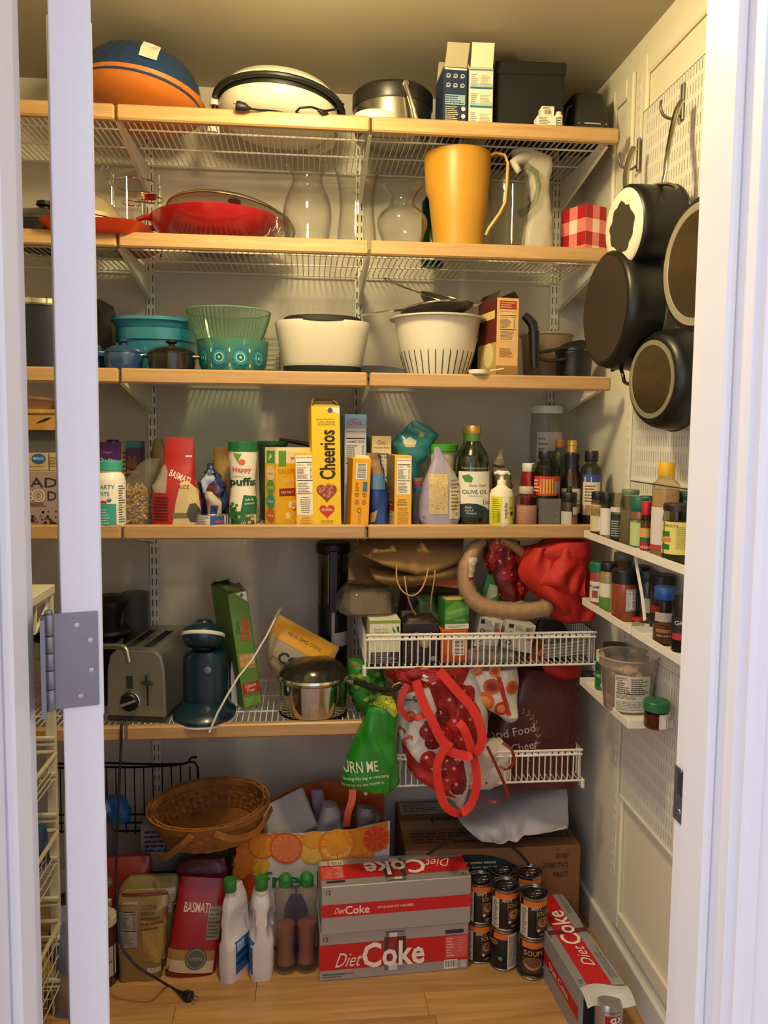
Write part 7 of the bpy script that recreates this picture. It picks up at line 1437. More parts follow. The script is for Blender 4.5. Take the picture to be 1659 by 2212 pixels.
for i, ch in enumerate('Deliciously delicious!'):
    if ch != ' ': th = PI*1.14+i*PI*.72/21; q.text(ch, U(728, 1817)[0]+.085*math.cos(th), U(728, 1817)[1]+.085*q.w/q.h*math.sin(th), .028, 'f0dcc4', rot=th+PI/2, L=12)
a = U(640, 1895); q.text('fresh', a[0], a[1], .13, '1d7a3a', fit=.42, bold=.03, L=4); q.done(t)
part(MB().sheet(lambda u, v: (A(505+u*325, 1745-60*math.sin(min(1, u*1.1)*PI*.5)+8*math.sin(u*9)+v*120, 2.30+.02*math.sin(u*PI))-o), 24, 10, .003), 'back_panel', mat('b5541c', .55, var=.3, bs=12), t, smooth=50)
m = MB()
for u_, xx in ((0, 520), (1, 838)): m.sheet(lambda u, v, xx=xx, u_=u_: (A(xx+(6 if u_ == 0 else -16)*math.sin(u*PI), (1797 if u_ == 0 else 1773)-(55 if u_ == 0 else -12)*u*(1-.3*u)+v*180, 2.12+.18*u)-o), 8, 10, .003)
part(m, 'side_panels', mat('c8762c', .55, var=.3, bs=12), t, smooth=50)
part(MB().ribbon(crv([A(*p)-o for p in ((762, 1705, 2.16), (760, 1730, 2.15), (752, 1755, 2.15), (748, 1785, 2.16))]), .020, .002, side=(1, 0, .2)), 'orange_strap', mat('d8684a', .6), t, smooth=50)
# things standing in the bag
t = thing('white_box', 'plain white shallow box tilted in the citrus bag', 'box', tuple(A(640, 1812, 2.17)), .1, None, .85, -.42); part(MB().box(-.075, .07, 0, .12, 0, .012, b=.003).box(-.073, .068, .002, .118, .012, .022, b=.002), 'box_body', mat('aaa9ae', .6), t, smooth=0)
t, q, m = bag('white_bundle', 'pale crumpled plastic bundle right of the white box in the citrus bag', [(1835, 670, 745), (1790, 675, 742), (1760, 690, 735), (1738, 698, 722, .6)], 2.2, A(700, 1835, 2.2).z, .08, 'a5a3a8', amp=.012, freq=24, seed=4)
t, q, m = bag('pink_cloth', 'magenta crumpled cloth in the citrus bag', [(1800, 722, 752), (1770, 720, 750), (1745, 728, 748, .5)], 2.22, A(737, 1800, 2.22).z, .04, '9a2a54', amp=.008, freq=34, seed=6)
t, q, m = bag('mauve_cloth', 'pale mauve paper sticking up behind the white box', [(1790, 680, 712), (1735, 675, 705), (1706, 670, 695, .4)], 2.26, A(690, 1790, 2.26).z, .03, '8d7890', amp=.006, freq=30, seed=7)
t, q, m = bag('grey_plastic', 'grey clear plastic bulge behind the orange strap in citrus bag', [(1800, 765, 815), (1765, 765, 822), (1742, 772, 805, .6)], 2.22, A(790, 1800, 2.22).z, .06, '6f6a6c', amp=.008, freq=28, seed=8, rough=.3)
# white bleach-type bottles seen edge on
def bleach(label, xl, xr, yt, yb, label_side, seed):
    p = ZP((xl+xr)/2, yb, 0); Y = p.y+.03; k = A((xl+xr)/2, yt, Y); Hh = k.z; W = (A(xr, yb-60, Y).x-A(xl, yb-60, Y).x)/2; x = A((xl+xr)/2, (yt+yb)/2, Y).x
    W *= .62 if label_side > 0 else 1; t = thing('bleach_bottle', label, 'bottle', (x, Y, 0), -.52 if label_side > 0 else .08, 'white green-capped bottles'); hb = Hh-.03
    def rg(z): 
        u = z/hb
        return (.92+.08*min(1, u*8)) if u < .45 else (1-.22*(u-.45)/.33 if u < .78 else max(.42, .78-.42*((u-.78)/.22)**1.6))
    R = [(hb*i/30, W*rg(hb*i/30), .050*rg(hb*i/30)**.7, 0, .02) for i in range(31)]; m = MB().loft(R, 40, 3.4); 
    # hollow of the grip
    bm = m; out = []
    for v_ in bm.v:
        u = v_.z/hb; g = max(0, 1-((u-.60)/.20)**2); s = 1 if label_side > 0 else 1
        if g > 0 and v_.y < .05 and abs(v_.x) > W*.45 and v_.y < .035: v_.y += .028*g*min(1, (abs(v_.x)/W-.45)*3); v_.x *= 1-.22*g
        out.append(v_)
    part(m, 'bottle_body', mat('dcd8dc', .35), t, smooth=60); lid(t, 0, hb-.003, hb+.028, .0165, '2f7a3a', rib=True)
    part(MB().lathe([(W*.50, hb-.012), (W*.46, hb)], 24, T_(0, .0, 0)), 'neck', mat('dcd8dc', .35), t)
    ang = PI/2 if label_side > 0 else -PI/2; q = Pr(m, .10, hb, ang=ang, org=(0, .02, 0), res=10, off=.0008); q.rect(.2, .08, .95, .44, '2c6aa0', 0, 10); q.rect(.2, .18, .95, .22, '16305c', 1, 8); q.rect(.2, .28, .95, .31, '16305c', 1, 8); q.rect(.24, .33, .55, .42, 'a9c0dc', 2, 6); q.done(t)
    return t
bleach('left white bottle with green cap and blue side label, on the floor', 463, 532, 1897, 2127, 1, 1); bleach('right white bottle with green cap, on the floor before the citrus bag', 537, 592, 1893, 2122, -1, 2)
# clear dish-soap bottles
def soapb(label, px_, yt, yb, hw, col):
    p = ZP(px_, yb, 0); Y = p.y+.027; k = (yb-yt)/(2105-1885.); z0 = 0
    rows = [(yb-8, hw*.98), (yb-20, hw), (yb-30, hw*.94), (yb-60, hw*.78), (yb-110, hw*.95), (yb-135, hw*.97), (yb-145, hw*.80), (yb-160, hw*.96), (yb-180, hw*.98), (yb-192, hw*.6), (yb-196, hw*.5)]
    cx, P_ = prof(px_, Y, 0, rows); t = thing('soap_bottle', label, 'bottle', (cx, Y, 0), 0, 'clear dish soap bottles'); P_[0] = (P_[0][0], 0)
    part(MB().lathe(P_, 32), 'bottle_body', glass('ece6e2', .04, .5, .04), t, smooth=60); hs = P_[5][1]; part(MB().lathe([(P_[0][0]*.8, .02)]+[(r*.86, z) for r, z in P_[2:5]], 28), 'soap', mat(col, .25, coat=.4), t, smooth=60)
    z = P_[-1][1]; r = P_[-1][0]; part(MB().lathe([(r*1.15, z-.004), (r*1.2, z), (r*1.15, z+.016), (r*1.0, z+.022), (r*.7, z+.026)], 26, fn=lambda a, zz: 1+.02*math.cos(a*20)), 'cap', mat('23803a', .35), t)
    part(MB().tube([(0, -r*.4, z+.018), (0, -r*1.4, z+.024)], .005, 10), 'spout', mat('23803a', .35), t)
    part(MB().lathe([(hw*.0, 0)]+[(P_[3][0]*1.0, P_[3][1]), (P_[4][0]*1.01, P_[4][1])][:2], 24, close=False), 'blue_back_label', mat('28448a', .5), t) if False else None
    return t
soapb('left clear bottle of reddish dish soap with green flip cap', 617, 1885, 2105, 25, '8f5a48'); soapb('right clear bottle of pink dish soap beside the twelve-packs', 662, 1879, 2102, 25, '9c5250')
t, q, P_, m = turned('blue_bottle', 'blue bottle in shade behind the two clear soap bottles', 640, 2.10, 0, [(2075, 26), (2060, 28), (1960, 26), (1930, 12)], '2a4a8e', 'bottle')
# wicker basket
t = thing('wicker_basket', 'oval woven wooden basket with folded handles lying on the boxes', 'basket', tuple(A(449, 1736, 2.12)-Vector((-.008, -.012, .062))), -.04, None, .17, -.07); WK = wood('7d4c1e', 'a9723a', (4, 4, 4), .5, 0, 'wk')
a, b, hh = .160, .115, .085; t.location.z -= .018
def crv3(P): return crv([Vector(p) for p in P])
def osc(z): return .80+.20*(z/hh)**.8
m = MB(); part(MB().loft([(0, a*.79, b*.79, 0, 0), (.004, a*.79, b*.79, 0, 0)], 64, 2.0), 'basket_floor', WK, t, smooth=50)
N = 44; rowsN = 7
for r_ in range(rowsN):
    z = .006+hh*.86*r_/(rowsN-1); pts = []
    for i in range(N*2):
        th = 2*PI*i/(N*2); k = osc(z)*(1.0+(.020 if (i//2+r_) % 2 else -.012)); pts.append((a*k*math.cos(th), b*k*math.sin(th), z))
    pts.append(pts[0]); mm = MB(); L = len(pts); v = []; f = []
    for x, y, z_ in pts: v += [(x, y, z_-.0058), (x, y, z_+.0058), (x*.975, y*.975, z_+.0058), (x*.975, y*.975, z_-.0058)]
    for i in range(L-1):
        for k in range(4): f.append((i*4+k, i*4+(k+1) % 4, i*4+4+(k+1) % 4, i*4+4+k))
    mm.add(v, f); part(mm, 'weaver', WK, t, smooth=40)
for i in range(N):
    th = 2*PI*i/N; c, s = math.cos(th), math.sin(th); k0, k1 = osc(0)*1.012, osc(hh)*1.012; mm = MB().ribbon([(a*k0*c*.98, b*k0*s*.98, 0), (a*(k0+k1)/2*c, b*(k0+k1)/2*s, hh*.5), (a*k1*c*.99, b*k1*s*.99, hh*.97)], .010, .0016, side=(-s*a, c*b, 0)); part(mm, 'stake', WK, t, smooth=40)
for rr, z in ((1.03, hh-.008), (.95, hh-.008)): part(MB().loft([(z-.009, a*rr, b*rr, 0, 0), (z+.009, a*(rr+.012), b*(rr+.012), 0, 0), (z+.009, a*(rr-.02), b*(rr-.02), 0, 0), (z-.009, a*(rr-.03), b*(rr-.03), 0, 0), (z-.009, a*rr, b*rr, 0, 0)], 64, 2.0, close=False), 'rim_band', WK, t, smooth=50)
def hnd(s): return crv3([(-a*.95*s, -b*.62, hh*.75), (-a*.45*s, -b*1.14, hh*.25), (a*.15*s, -b*1.22, hh*.10), (a*.55*s, -b*1.08, hh*.38), (a*.80*s, -b*.80, hh*.9)])
for s in (): part(MB().ribbon(hnd(s), .017, .004, side=(0, .2, 1)), 'folded_handle', WK, t, smooth=50)
part(MB().ribbon(crv3([(-a*.15, -b*1.13, hh*.98), (-a*.35, -b*1.14, hh*.62), (-a*.62, -b*1.02, hh*.2), (-a*.8, -b*.8, .0)]), .016, .004, side=(.3, 0, 1)), 'folded_handle', WK, t, smooth=50)
part(MB().ribbon(crv3([(a*.22, -b*1.12, hh*.98), (a*.5, -b*1.10, hh*.72), (a*.85, -b*.7, hh*.5), (a*1.06, 0, hh*.6)]), .016, .004, side=(.0, .2, 1)), 'folded_handle', WK, t, smooth=50)
# carton under the basket, black wire rack behind
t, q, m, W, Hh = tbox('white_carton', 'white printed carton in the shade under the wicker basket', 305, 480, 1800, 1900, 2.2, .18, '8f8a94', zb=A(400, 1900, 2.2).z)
q.lines(.05, .4, .5, .9, 5, '3a3640', 3); q.rect(.3, .4, .32, .95, '3a3640', 1); q.done(t)
t.location.z = .29; t.location.z = A(400, 1880, 2.2).z
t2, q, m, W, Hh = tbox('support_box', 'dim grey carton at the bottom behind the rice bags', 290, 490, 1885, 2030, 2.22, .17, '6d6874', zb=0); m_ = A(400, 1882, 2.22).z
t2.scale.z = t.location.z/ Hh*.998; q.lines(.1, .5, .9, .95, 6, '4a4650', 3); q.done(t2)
t = thing('wire_rack', 'black wire dish rack with hooked ends leaning on the back wall', 'rack', (A(300, 1800, 2.32).x, 2.32, A(300, 1800, 2.32).z)); o = Vector(t.location); BW = mat('1c1d20', .3, .6)
part(MB().tube(crv([A(*p)-o for p in ((120, 1650, 2.33), (215, 1648, 2.32), (300, 1650, 2.31), (395, 1650, 2.30), (410, 1640, 2.29), (414, 1636, 2.27), (424, 1636, 2.25))]), .0034, 8).tube(crv([A(*p)-o for p in ((120, 1659, 2.33), (215, 1657, 2.32), (300, 1657, 2.31), (385, 1652, 2.30), (412, 1646, 2.30), (426, 1655, 2.30), (428, 1700, 2.30), (428, 1800, 2.30))]), .0034, 8), 'top_wires', BW, t, smooth=60, label=None)
m = MB()
for i in range(15): xx = 130+i*20; m.tube([A(xx, 1655, 2.315)-o, A(xx+3, 1800, 2.33)-o], .0019, 6)
part(m, 'uprights', BW, t, kind='stuff'); m = MB()
for i in range(3): m.tube([A(120, 1760+i*18, 2.33)-o, A(430, 1758+i*18, 2.31)-o], .003, 6)
part(m, 'lower_wires', BW, t, kind='stuff')
t = thing('blue_bag', 'blue plastic bag hanging in the black wire rack', 'bag', (0, 0, 0)); bpy.data.objects.remove(t)
t, q, m = bag('blue_bag', 'bright blue and white plastic bag on the wire rack behind the door', [(1772, 190, 278), (1750, 190, 280), (1730, 200, 272), (1722, 225, 262, .6)], 2.27, A(235, 1772, 2.27).z, .06, '1c64a8', amp=.010, freq=26, seed=4, coat=.3); q.poly([(.0, .3), (.0, .9), (.5, .95), (.6, .6), (.3, .3)], '9fa9a8', 0); q.done(t)
t, q, P_, m = turned('foggy_jug', 'greyish translucent rounded jug by the door edge above the red bag', 225, 2.2, 0, [(2000, 26), (1900, 26), (1835, 22), (1800, 24), (1775, 20)], '57545c', 'jug')
# red, kraft and rice bags standing on the floor
t, q, m = bag('red_foil_bag', 'matte orange red stand-up bag at the back by the door', [(2075, 205, 325), (1980, 205, 327), (1870, 210, 328, .7), (1848, 216, 326, .2)], 2.13, 0, .08, '7c241c', amp=.005, e=4, seed=9, coat=.2); q.disc(.27, .80, .10, '6d6a64', 0); q.text('USDA', .27, .80, .02, 'c4c0b8', fit=.16); q.done(t)
t, q, m = bag('purple_red_bag', 'dark raspberry folded bag behind the rice bags', [(2040, 395, 490), (1900, 385, 492), (1870, 380, 494, .8), (1852, 400, 490, .3)], 2.13, 0, .07, '5a1226', amp=.006, e=4, seed=5, coat=.3); q.lines(.1, .8, .95, .92, 5, '7c2a40', 3, words=False); q.done(t)
t, q, m = bag('flour_bag', 'tall olive tan paper bag with white nutrition label behind the front one', [(2080, 262, 375), (1960, 258, 378), (1915, 258, 390), (1898, 268, 388, .5), (1890, 280, 380, .2)], 2.09, 0, .06, '7c6c3c', amp=.004, e=4, seed=6); q.rect(.14, .62, .94, .90, 'a29a94', 0, 12); q.nutrition(.16, .64, .5, .88, '160', '9a948e'); q.lines(.55, .66, .9, .86, 6, '5a544c', 3); q.done(t)
t, q, m = bag('granola_bag', 'clear fronted tan bag with nutrition label, front left on the floor', [(2112, 262, 342), (2100, 258, 350), (2000, 255, 360), (1950, 256, 364), (1932, 258, 362, .4), (1925, 262, 358, .2)], 2.035, 0, .055, '8a6f44', amp=.006, e=4, seed=8, coat=.4, rough=.3)
q.nutrition(.05, .42, .42, .92, '140', '9a948c'); q.lines(.5, .6, .95, .9, 5, '5f4a2a', 3); q.poly([(.5, .75), (.9, .68), (.92, .2), (.55, .25)], 'a5854a', 0); q.rect(.6, .1, .85, .16, 'b5aea4', 1); q.rect(.0, .97, 1, 1, '5c1c1c', 1); q.done(t)
t = thing('basmati_bag', 'red basmati rice bag with tan band and round emblem, on the floor', 'bag', (A(412, 2105, 2.03).x, 2.035, 0), .05, None, -.06, .13)
m = MB().loft([(0, .064, .028, 0, .01), (.01, .066, .032, 0, .01), (.06, .066, .030, 0, .01), (.15, .064, .026, 0, .012), (.20, .062, .012, 0, .016), (.245, .060, .003, 0, .02)], 56, 4.5, .004, 22, 3); part(m, 'bag_body', mat('96161c', .4, coat=.2), t, smooth=55)
q = Pr(m, .13, .245, res=12, off=.0012); q.text('BASMATI', .46, .72, .09, 'd8c4b8', fit=.52, bold=.03); q.rect(.70, .40, .97, .74, '8a8072', 0, 8); q.lines(.72, .42, .95, .72, 8, '4a4640', 4); q.rect(.0, .18, 1, .29, '9c7a44', 0, 12); q.rect(.0, .05, 1, .18, 'c9b090', 0, 12); q.disc(.56, .20, .22, '55554f', 2, ry=.22); q.ring(.56, .20, .17, .19, '8a8a80', 4, 18); q.text('FARMS', .56, .20, .04, 'a8a89c', fit=.26, L=5); q.rect(.0, .0+.0, 1, .04, '8c1218', 1, 10); q.done(t)
# jam jars
for nm, lb, px_, Y, bt, tp in (('sauce_jar', 'jar of dark red sauce with cream lid, nearest the door edge', 226, 2.02, 2128, 1975), ('sauce_jar', 'second sauce jar with cream lid behind the first', 222, 2.11, 2095, 1935)):
    p = ZP(px_, bt, 0); cx = A(px_, bt, Y).x; t = thing(nm, lb, 'jar', (cx, Y, 0)); h = A(px_, tp, Y).z; r = .034; m = MB().lathe([(r*.95, 0), (r, .004), (r, h*.72), (r*.9, h*.86), (r*.85, h*.9)], 32); part(m, 'jar_body', mat('42161a', .15, coat=.5), t); lid(t, 0, h*.88, h, r*1.0, 'c9c4b4')
    q = Pr(m, 2*r, h, res=10); q.rect(.1, .16, .97, .60, 'b0a8a4', 0, 10); q.lines(.4, .3, .9, .55, 5, '4a3a3a', 3); q.rect(.1, .16, .5, .32, '6a8a3a', 1, 5); q.done(t)
# drawer unit seen through the gap by the hinge
UX, UY = -.607, 1.91
t = thing('drawer_frame', 'white metal drawer frame with sliding runners, behind the door hinge', 'drawer unit', (UX, UY, 0)); WM = mat('d8d4c0', .4); zt = A(100, 1264, UY).z
part(MB().box(-.50, .012, -.47, .012, zt-.022, zt, b=.002), 'top_panel', WM, t, smooth=0)
for x, y in ((0, 0), (0, -.44), (-.48, 0), (-.48, -.44)): part(MB().box(x-.012, x+.010, y-.006, y+.008, 0, zt-.022, b=.001), 'post', WM, t, smooth=0)
part(MB().tube([(.0, -.02, zt-.03), (.0, -.09, zt-.03), (.0, -.10, zt-.09), (0, -.02, zt-.05)], .004, 8, closed=True), 'corner_brace', WM, t)
for yy in (1590, 1667, 1755, 1848, 1935, 2020, 2110):
    z = A(95, yy, UY).z
    part(MB().box(-.09, .012, -.020, -.008, z-.003, z+.003).box(-.09, .012, -.020, -.014, z-.016, z-.012), 'runner', WM, t, smooth=0)
WIRE = mat('c9c4ac', .4)
for yt, dp in ((1615, .06), (1782, .10), (1975, .16)):
    z = A(100, yt, UY).z; t2 = thing('mesh_basket', {1615: 'topmost cream wire pull-out basket behind the hinge', 1782: 'middle cream wire pull-out basket in the frame behind the door gap', 1975: 'lowest and deepest cream wire pull-out basket behind the door gap'}[yt], 'wire basket', (UX, UY, z), 0, 'cream wire baskets in the drawer frame')
    part(MB().tube([(-.46, -.03, 0), (.012, -.03, 0), (.020, -.04, 0), (.020, -.40, 0), (-.46, -.40, 0)], .0055, 8, closed=True), 'rim', WIRE, t2)
    m = MB()
    for i in range(12): m.tube([(.018, -.05-.03*i, 0), (.010, -.05-.03*i, -dp), (-.45, -.05-.03*i, -dp)], .0016, 5)
    for i in range(4): m.tube([(.016, -.04, -dp*(i+1)/4), (.016, -.39, -dp*(i+1)/4)], .0016, 5)
    part(m, 'wire_grid', WIRE, t2, kind='stuff')
t, q, m = bag('blue_bundle', 'blue plastic bag in the middle wire drawer', [(1870, 40, 100), (1820, 42, 98), (1790, 50, 96, .6)], 1.80, A(90, 1870, 1.8).z, .08, '24477c', amp=.01, freq=22, seed=4)
t, q, m = bag('pale_sack', 'pale blue grey plastic sack on the floor behind the drawer frame', [(2150, 118, 200), (2100, 118, 200), (2020, 120, 200), (1970, 125, 200, .7)], 1.95, 0, .12, '7c84a4', amp=.012, freq=20, seed=5); q.rect(.1, .1, .9, .5, '9a9080', 0, 8); q.done(t)
t, q, m = bag('dark_crate_load', 'dark maroon bundle low behind the drawer frame', [(1960, 110, 190), (1900, 108, 190), (1850, 112, 190)], 2.15, A(140, 1960, 2.15).z, .10, '3a1822', amp=.01, freq=20, seed=6)
t.location.z = .0; 
# ================================================================ pans hanging on the right wall
DKM = mat('0e0f11', .38, .2); XW = XPB
def pan_thing(name, label, C, axis, r, depth, rb, rim, bottom_mat, body=DKM, bottom_ring=None, wall_th=.003, extra=None):
    """pan whose base faces -axis direction; C = centre of its rim (nearest the wall); axis points from rim to base"""
    t = thing(name, label, 'pan', tuple(C)); ax = Vector(axis).normalized(); Q = ax.to_track_quat('Z', 'Y').to_matrix().to_4x4()
    P_ = [(r, 0), (r*.995, depth*.3), ((r+rb)/2+.006, depth*.72), (rb+.010, depth*.93), (rb+.004, depth*.985), (rb, depth)]
    part(MB().lathe([(r+.002, -.002), (r+.003, .001), (r, .003)], 56, Q), 'rim', rim, t); m = MB().lathe(P_, 56, Q); part(m, 'pan_body', body, t, smooth=50)
    part(MB().lathe([(rb*.99, depth-.0006), (rb*.985, depth+.0012), (.001, depth+.0012)], 56, Q), 'base', bottom_mat, t, smooth=40)
    if bottom_ring: part(MB().lathe([(rb*.99, depth), (rb*.99, depth+.0022), (rb*.87, depth+.0022), (rb*.86, depth+.0008)], 56, Q, close=False), 'base_ring', bottom_ring, t, smooth=40)
    return t, Q
def handle(t, pts, rad, material=None, flat=.5, loop=True, name='handle'):
    o = Vector(t.location); P = crv([Vector(p)-o for p in pts], 4); n = len(P); rr = [rad[0]+(rad[1]-rad[0])*i/(n-1) for i in range(n)]
    part(MB().tube(P, rr, 12, flat=flat), name, material or mat('b9b3a4', .22, 1.), t, smooth=60)
# white-bottomed saucepan
c0 = XP(1350, 492, .66); cw = XP(1440, 492, .80)
base = XP(1347, 492, .668); ax = Vector((-1, -.10, -.05))
rb = abs(XP(1347, 408, .668).z-XP(1347, 577, .668).z)/2
t, Q = pan_thing('saucepan', 'black saucepan hanging with worn white bottom facing the room', base-ax.normalized()*.105, ax, rb*1.04, .105, rb*.93, mat('2a2a2c', .3), mat('cfc8b4', .5, bump=.1), body=DKM)
part(MB().lathe([(rb*1.035, .078), (rb*1.03, .092), (rb*.97, .1035), (rb*.90, .1085), (rb*.6, .109), (.002, .109)], 56, Q), 'white_base', mat('d6d0bc', .5, bump=.15, bs=90, var=.05), t, smooth=60)
m = MB(); v = [(0, 0, .1098)]; rd = random.Random(3)
for i in range(48): th = 2*PI*i/48; k = rb*.62*(1+.05*math.sin(th*9)+.05*math.sin(th*4+1)+rd.uniform(-.03, .03)); v.append((k*math.cos(th), k*.98*math.sin(th), .1096))
m.add([Q @ Vector(p) for p in v], [(0, i+1, (i+1) % 48+1) for i in range(48)]); m.add([Q @ Vector((p[0], p[1], .1088)) for p in v], [(0, (i+1) % 48+1, i+1) for i in range(48)]); part(m, 'burnt_patch', mat('3a342b', .5, .2, bump=.2, bs=120, var=.25), t, smooth=0)
handle(t, [XP(1430, 403, .735), XP(1437, 375, .74), XP(1441, 340, .745), XP(1452, 280, .765), XP(1462, 240, .775), XP(1471, 222, .785)], (.006, .013))
part(MB().tube(crv([XP(x, y, .73)-t.location for x, y in ((1405, 408), (1420, 399), (1445, 398), (1462, 404))]), .004, 8), 'handle_bracket', mat('b9b3a4', .22, 1.), t)
# hooks
def hook(label, x, y, X=.79):
    t = thing('wall_hook', label, 'hook', tuple(XP(x, y, XPB))); o = Vector(t.location)
    part(MB().box(-.006, 0, -.007, .007, -.06, .02, b=.002), 'hook_plate', mat('6d6a64', .35, .5), t, smooth=0)
    part(MB().tube(crv([o-o+Vector(p) for p in ((-.004, 0, -.045), (-.02, .004, -.055), (-.04, .008, -.048), (-.048, .01, -.03), (-.046, .012, -.015))]), .0045, 10, flat=.7), 'hook_arm', mat('6d6a64', .35, .5), t, smooth=60)
hook('grey metal hook holding the white-bottomed saucepan', 1478, 200); hook('grey metal hook near the top for the big skillet handle', 1382, 316)
# big dark sauté pan behind (brown base)
base = XP(1305, 668, .655); rb = abs(XP(1305, 548, .655).z-XP(1305, 790, .655).z)/2; ax = Vector((-1, -.05, 0))
t, Q = pan_thing('saute_pan', 'large black pan with brownish base and wire side handle, left of the hanging pans', base-ax.normalized()*.08, ax, rb*1.07, .08, rb*.93, mat('55544f', .3, .6), mat('281f18', .5, bump=.1))
handle(t, [XP(1372, 560, .72), XP(1368, 500, .73), XP(1352, 400, .745), XP(1358, 350, .76), XP(1371, 318, .775)], (.006, .008))
part(MB().tube(crv([XP(x, y, X)-t.location for x, y, X in ((1322, 800, .70), (1338, 794, .70), (1345, 808, .69), (1350, 826, .70), (1366, 828, .73), (1372, 800, .75))]), .0042, 8), 'helper_handle', mat('6d6258', .3, .9), t, smooth=60)
# small skillet low
base = XP(1407, 824, .705); rb = abs(XP(1407, 722, .705).z-XP(1407, 892, .705).z)/2; ax = Vector((-1, -.16, -.02))
GB = mat('6b5f49', .26, .9, bump=.1, bs=70, var=.2)
t, Q = pan_thing('skillet', 'small black skillet with steel ring base, lowest of the hanging pans', base-ax.normalized()*.055+Vector((0, -.0, .004)), ax, rb*1.30, .055, rb*1.0, mat('3a3a3a', .3), GB, bottom_ring=mat('a39c84', .3, .6))
handle(t, [XP(1412, 700, .745), XP(1420, 665, .75), XP(1430, 620, .755), XP(1440, 575, .77)], (.005, .009)); part(MB().tube(crv([XP(x, y, .735)-t.location for x, y in ((1385, 700), (1398, 694), (1415, 692), (1424, 684))]), .0045, 8), 'handle_bracket', mat('8d8676', .25, 1.), t)
# big skillet at the frame edge
base = XP(1508, 570, .69); rb = abs(XP(1508, 436, .69).z-XP(1508, 700, .69).z)/2; ax = Vector((-1, -.12, -.02))
t, Q = pan_thing('skillet', 'large skillet with steel ring base, cut off by the right door jamb', base-ax.normalized()*.05, ax, rb*1.12, .05, rb*1.0, mat('3a3a3a', .3), GB, bottom_ring=mat('b5ae96', .3, .6))
handle(t, [XP(1530, 420, .74), XP(1532, 380, .75), XP(1535, 320, .77)], (.006, .010))
# ================================================================ jars on the spice racks
def sj(name, label, px_, top, bot, hw, rack_, X, body, cap, caph, content=None, prints=None, neck=.85, rib=True, shoulder=True, milky=0., cat='jar', ch=.85, capname='cap', twist=0.):
    p = XP(px_, bot, X); k = XP(px_, top, X); hz = k.z-p.z; p0z = p.z
    if rack_ == 3: p = p+Vector((0, .020, 0))
    Y = p.y
    a, b = A(px_-hw, bot, Y), A(px_+hw, bot, Y); r = (b-a).length/2*.985; h = hz; z = ZR[rack_]+.0005; hb = h-caph
    t = thing(name, label, cat, (p.x, Y, z), 0); P_ = [(r*.94, 0), (r, .003)]+([(r, hb*.84), (r*.96, hb*.90), (r*neck, hb*.97), (r*neck, hb)] if shoulder else [(r, hb-.002), (r*.99, hb)])
    m = MB().lathe(P_, 30); clear = body[0] in 'cdef'; part(m, 'jar_body', glass(body, .04, .4, milky) if clear else mat(body, .3, coat=.3), t)
    if content: part(MB().lathe([(r*.90, .003), (r*.95, .006), (r*.95, hb*ch*.9), (r*.9, hb*ch*.92)], 26), 'contents', mat(content, .8, bump=.5, bs=250, var=.25), t)
    rc = r*(neck if shoulder else 1)*1.06; 
    if cap: lid(t, 0, hb-.001, h, rc, cap, capname, rib)
    ang = math.atan2(-(p.x), (p.y)) if True else 0; q = Pr(m, 2*r, hb, ang=ang, res=10, off=.0006)
    if prints: prints(q)
    q.done(t); return t, r, h, hb
def lab(*bands, txt=None, bar=None, ln=None):
    def f(q):
        for (u0, v0, u1, v1, c) in bands: q.rect(u0, v0, u1, v1, c, 1, 8)
        for a in (txt or ()): q.text(a[0], a[1], a[2], a[3], a[4], fit=a[5], bold=.01, L=5)
        if ln: q.lines(*ln, L=4)
        if bar: q.barcode(*bar, vert=True, L=4, n=10)
    return f
# top rack
sj('spice_jar', 'short spice jar with black cap and cream, green and tan label, first on top rack', 1290, 1055, 1149, 15, 1, .745, 'c9bfa8', '15161c', .020, '8a6a44', lab((.02, .12, .98, .86, 'cdbf94'), (.02, .55, .98, .64, '6f9a34'), (.02, .64, .98, .84, 'b58f54'), bar=(.5, .16, .85, .5)))
sj('spice_jar', 'spice jar with black cap, white label and red foot on top rack', 1310, 1060, 1160, 14, 1, .74, 'c9c4b8', '15161c', .020, None, lab((.02, .04, .98, .82, 'd8d2c4'), (.02, .04, .98, .12, 'b5262c')))
sj('grinder_jar', 'tall clear grinder jar with dark green and black label on top rack', 1332, 1041, 1168, 14, 1, .742, 'd8d4cc', None, .022, '2c2a28', lab((.02, .08, .98, .58, '26302e'), (.02, .62, .98, .72, 'c9c4b4'), (.02, .50, .98, .58, '2f4a38'), ln=(.1, .12, .9, .46, 7, 'a8a498', 3)), ch=.5)
sj('grinder_jar', 'second clear grinder jar top, behind the green-lidded jar', 1352, 1043, 1160, 12, 1, .775, 'd8d4cc', None, .022, None)
sj('glass_jar', 'clear jar with pale green screw lid, half full, on top rack', 1358, 1061, 1184, 20, 1, .745, 'd8d8cc', '5d7a58', .010, '8d8068', None, ch=.75)
sj('spice_jar', 'spice jar with dark green cap and pale green label on top rack', 1380, 1073, 1185, 19, 1, .75, '8a5238', '14604c', .030, None, lab((.02, .02, .98, .10, '1a6a4c'), (.02, .10, .98, .76, 'b4c486'), (.02, .70, .98, .80, '1a5a44'), (.55, .50, .96, .76, 'c9ccc4')), shoulder=False)
sj('spice_jar', 'black-capped jar tops behind the dark green cap', 1395, 1061, 1170, 17, 1, .785, '2c2c2c', '1b2420', .014)
sj('spice_bottle', 'small bottle with red cap and cookie label on top rack', 1394, 1080, 1193, 12, 1, .735, 'c4b494', 'b81f2c', .028, '9a7a4a', lab((.02, .42, .98, .66, 'c99a4a'), (.02, .30, .98, .42, '23603c'), (.02, .08, .98, .30, 'a8142c'), (.02, .02, .98, .08, 'd8d4cc'), txt=(('nies', .5, .19, .09, 'f0e4e0', .7),)), rib=False)
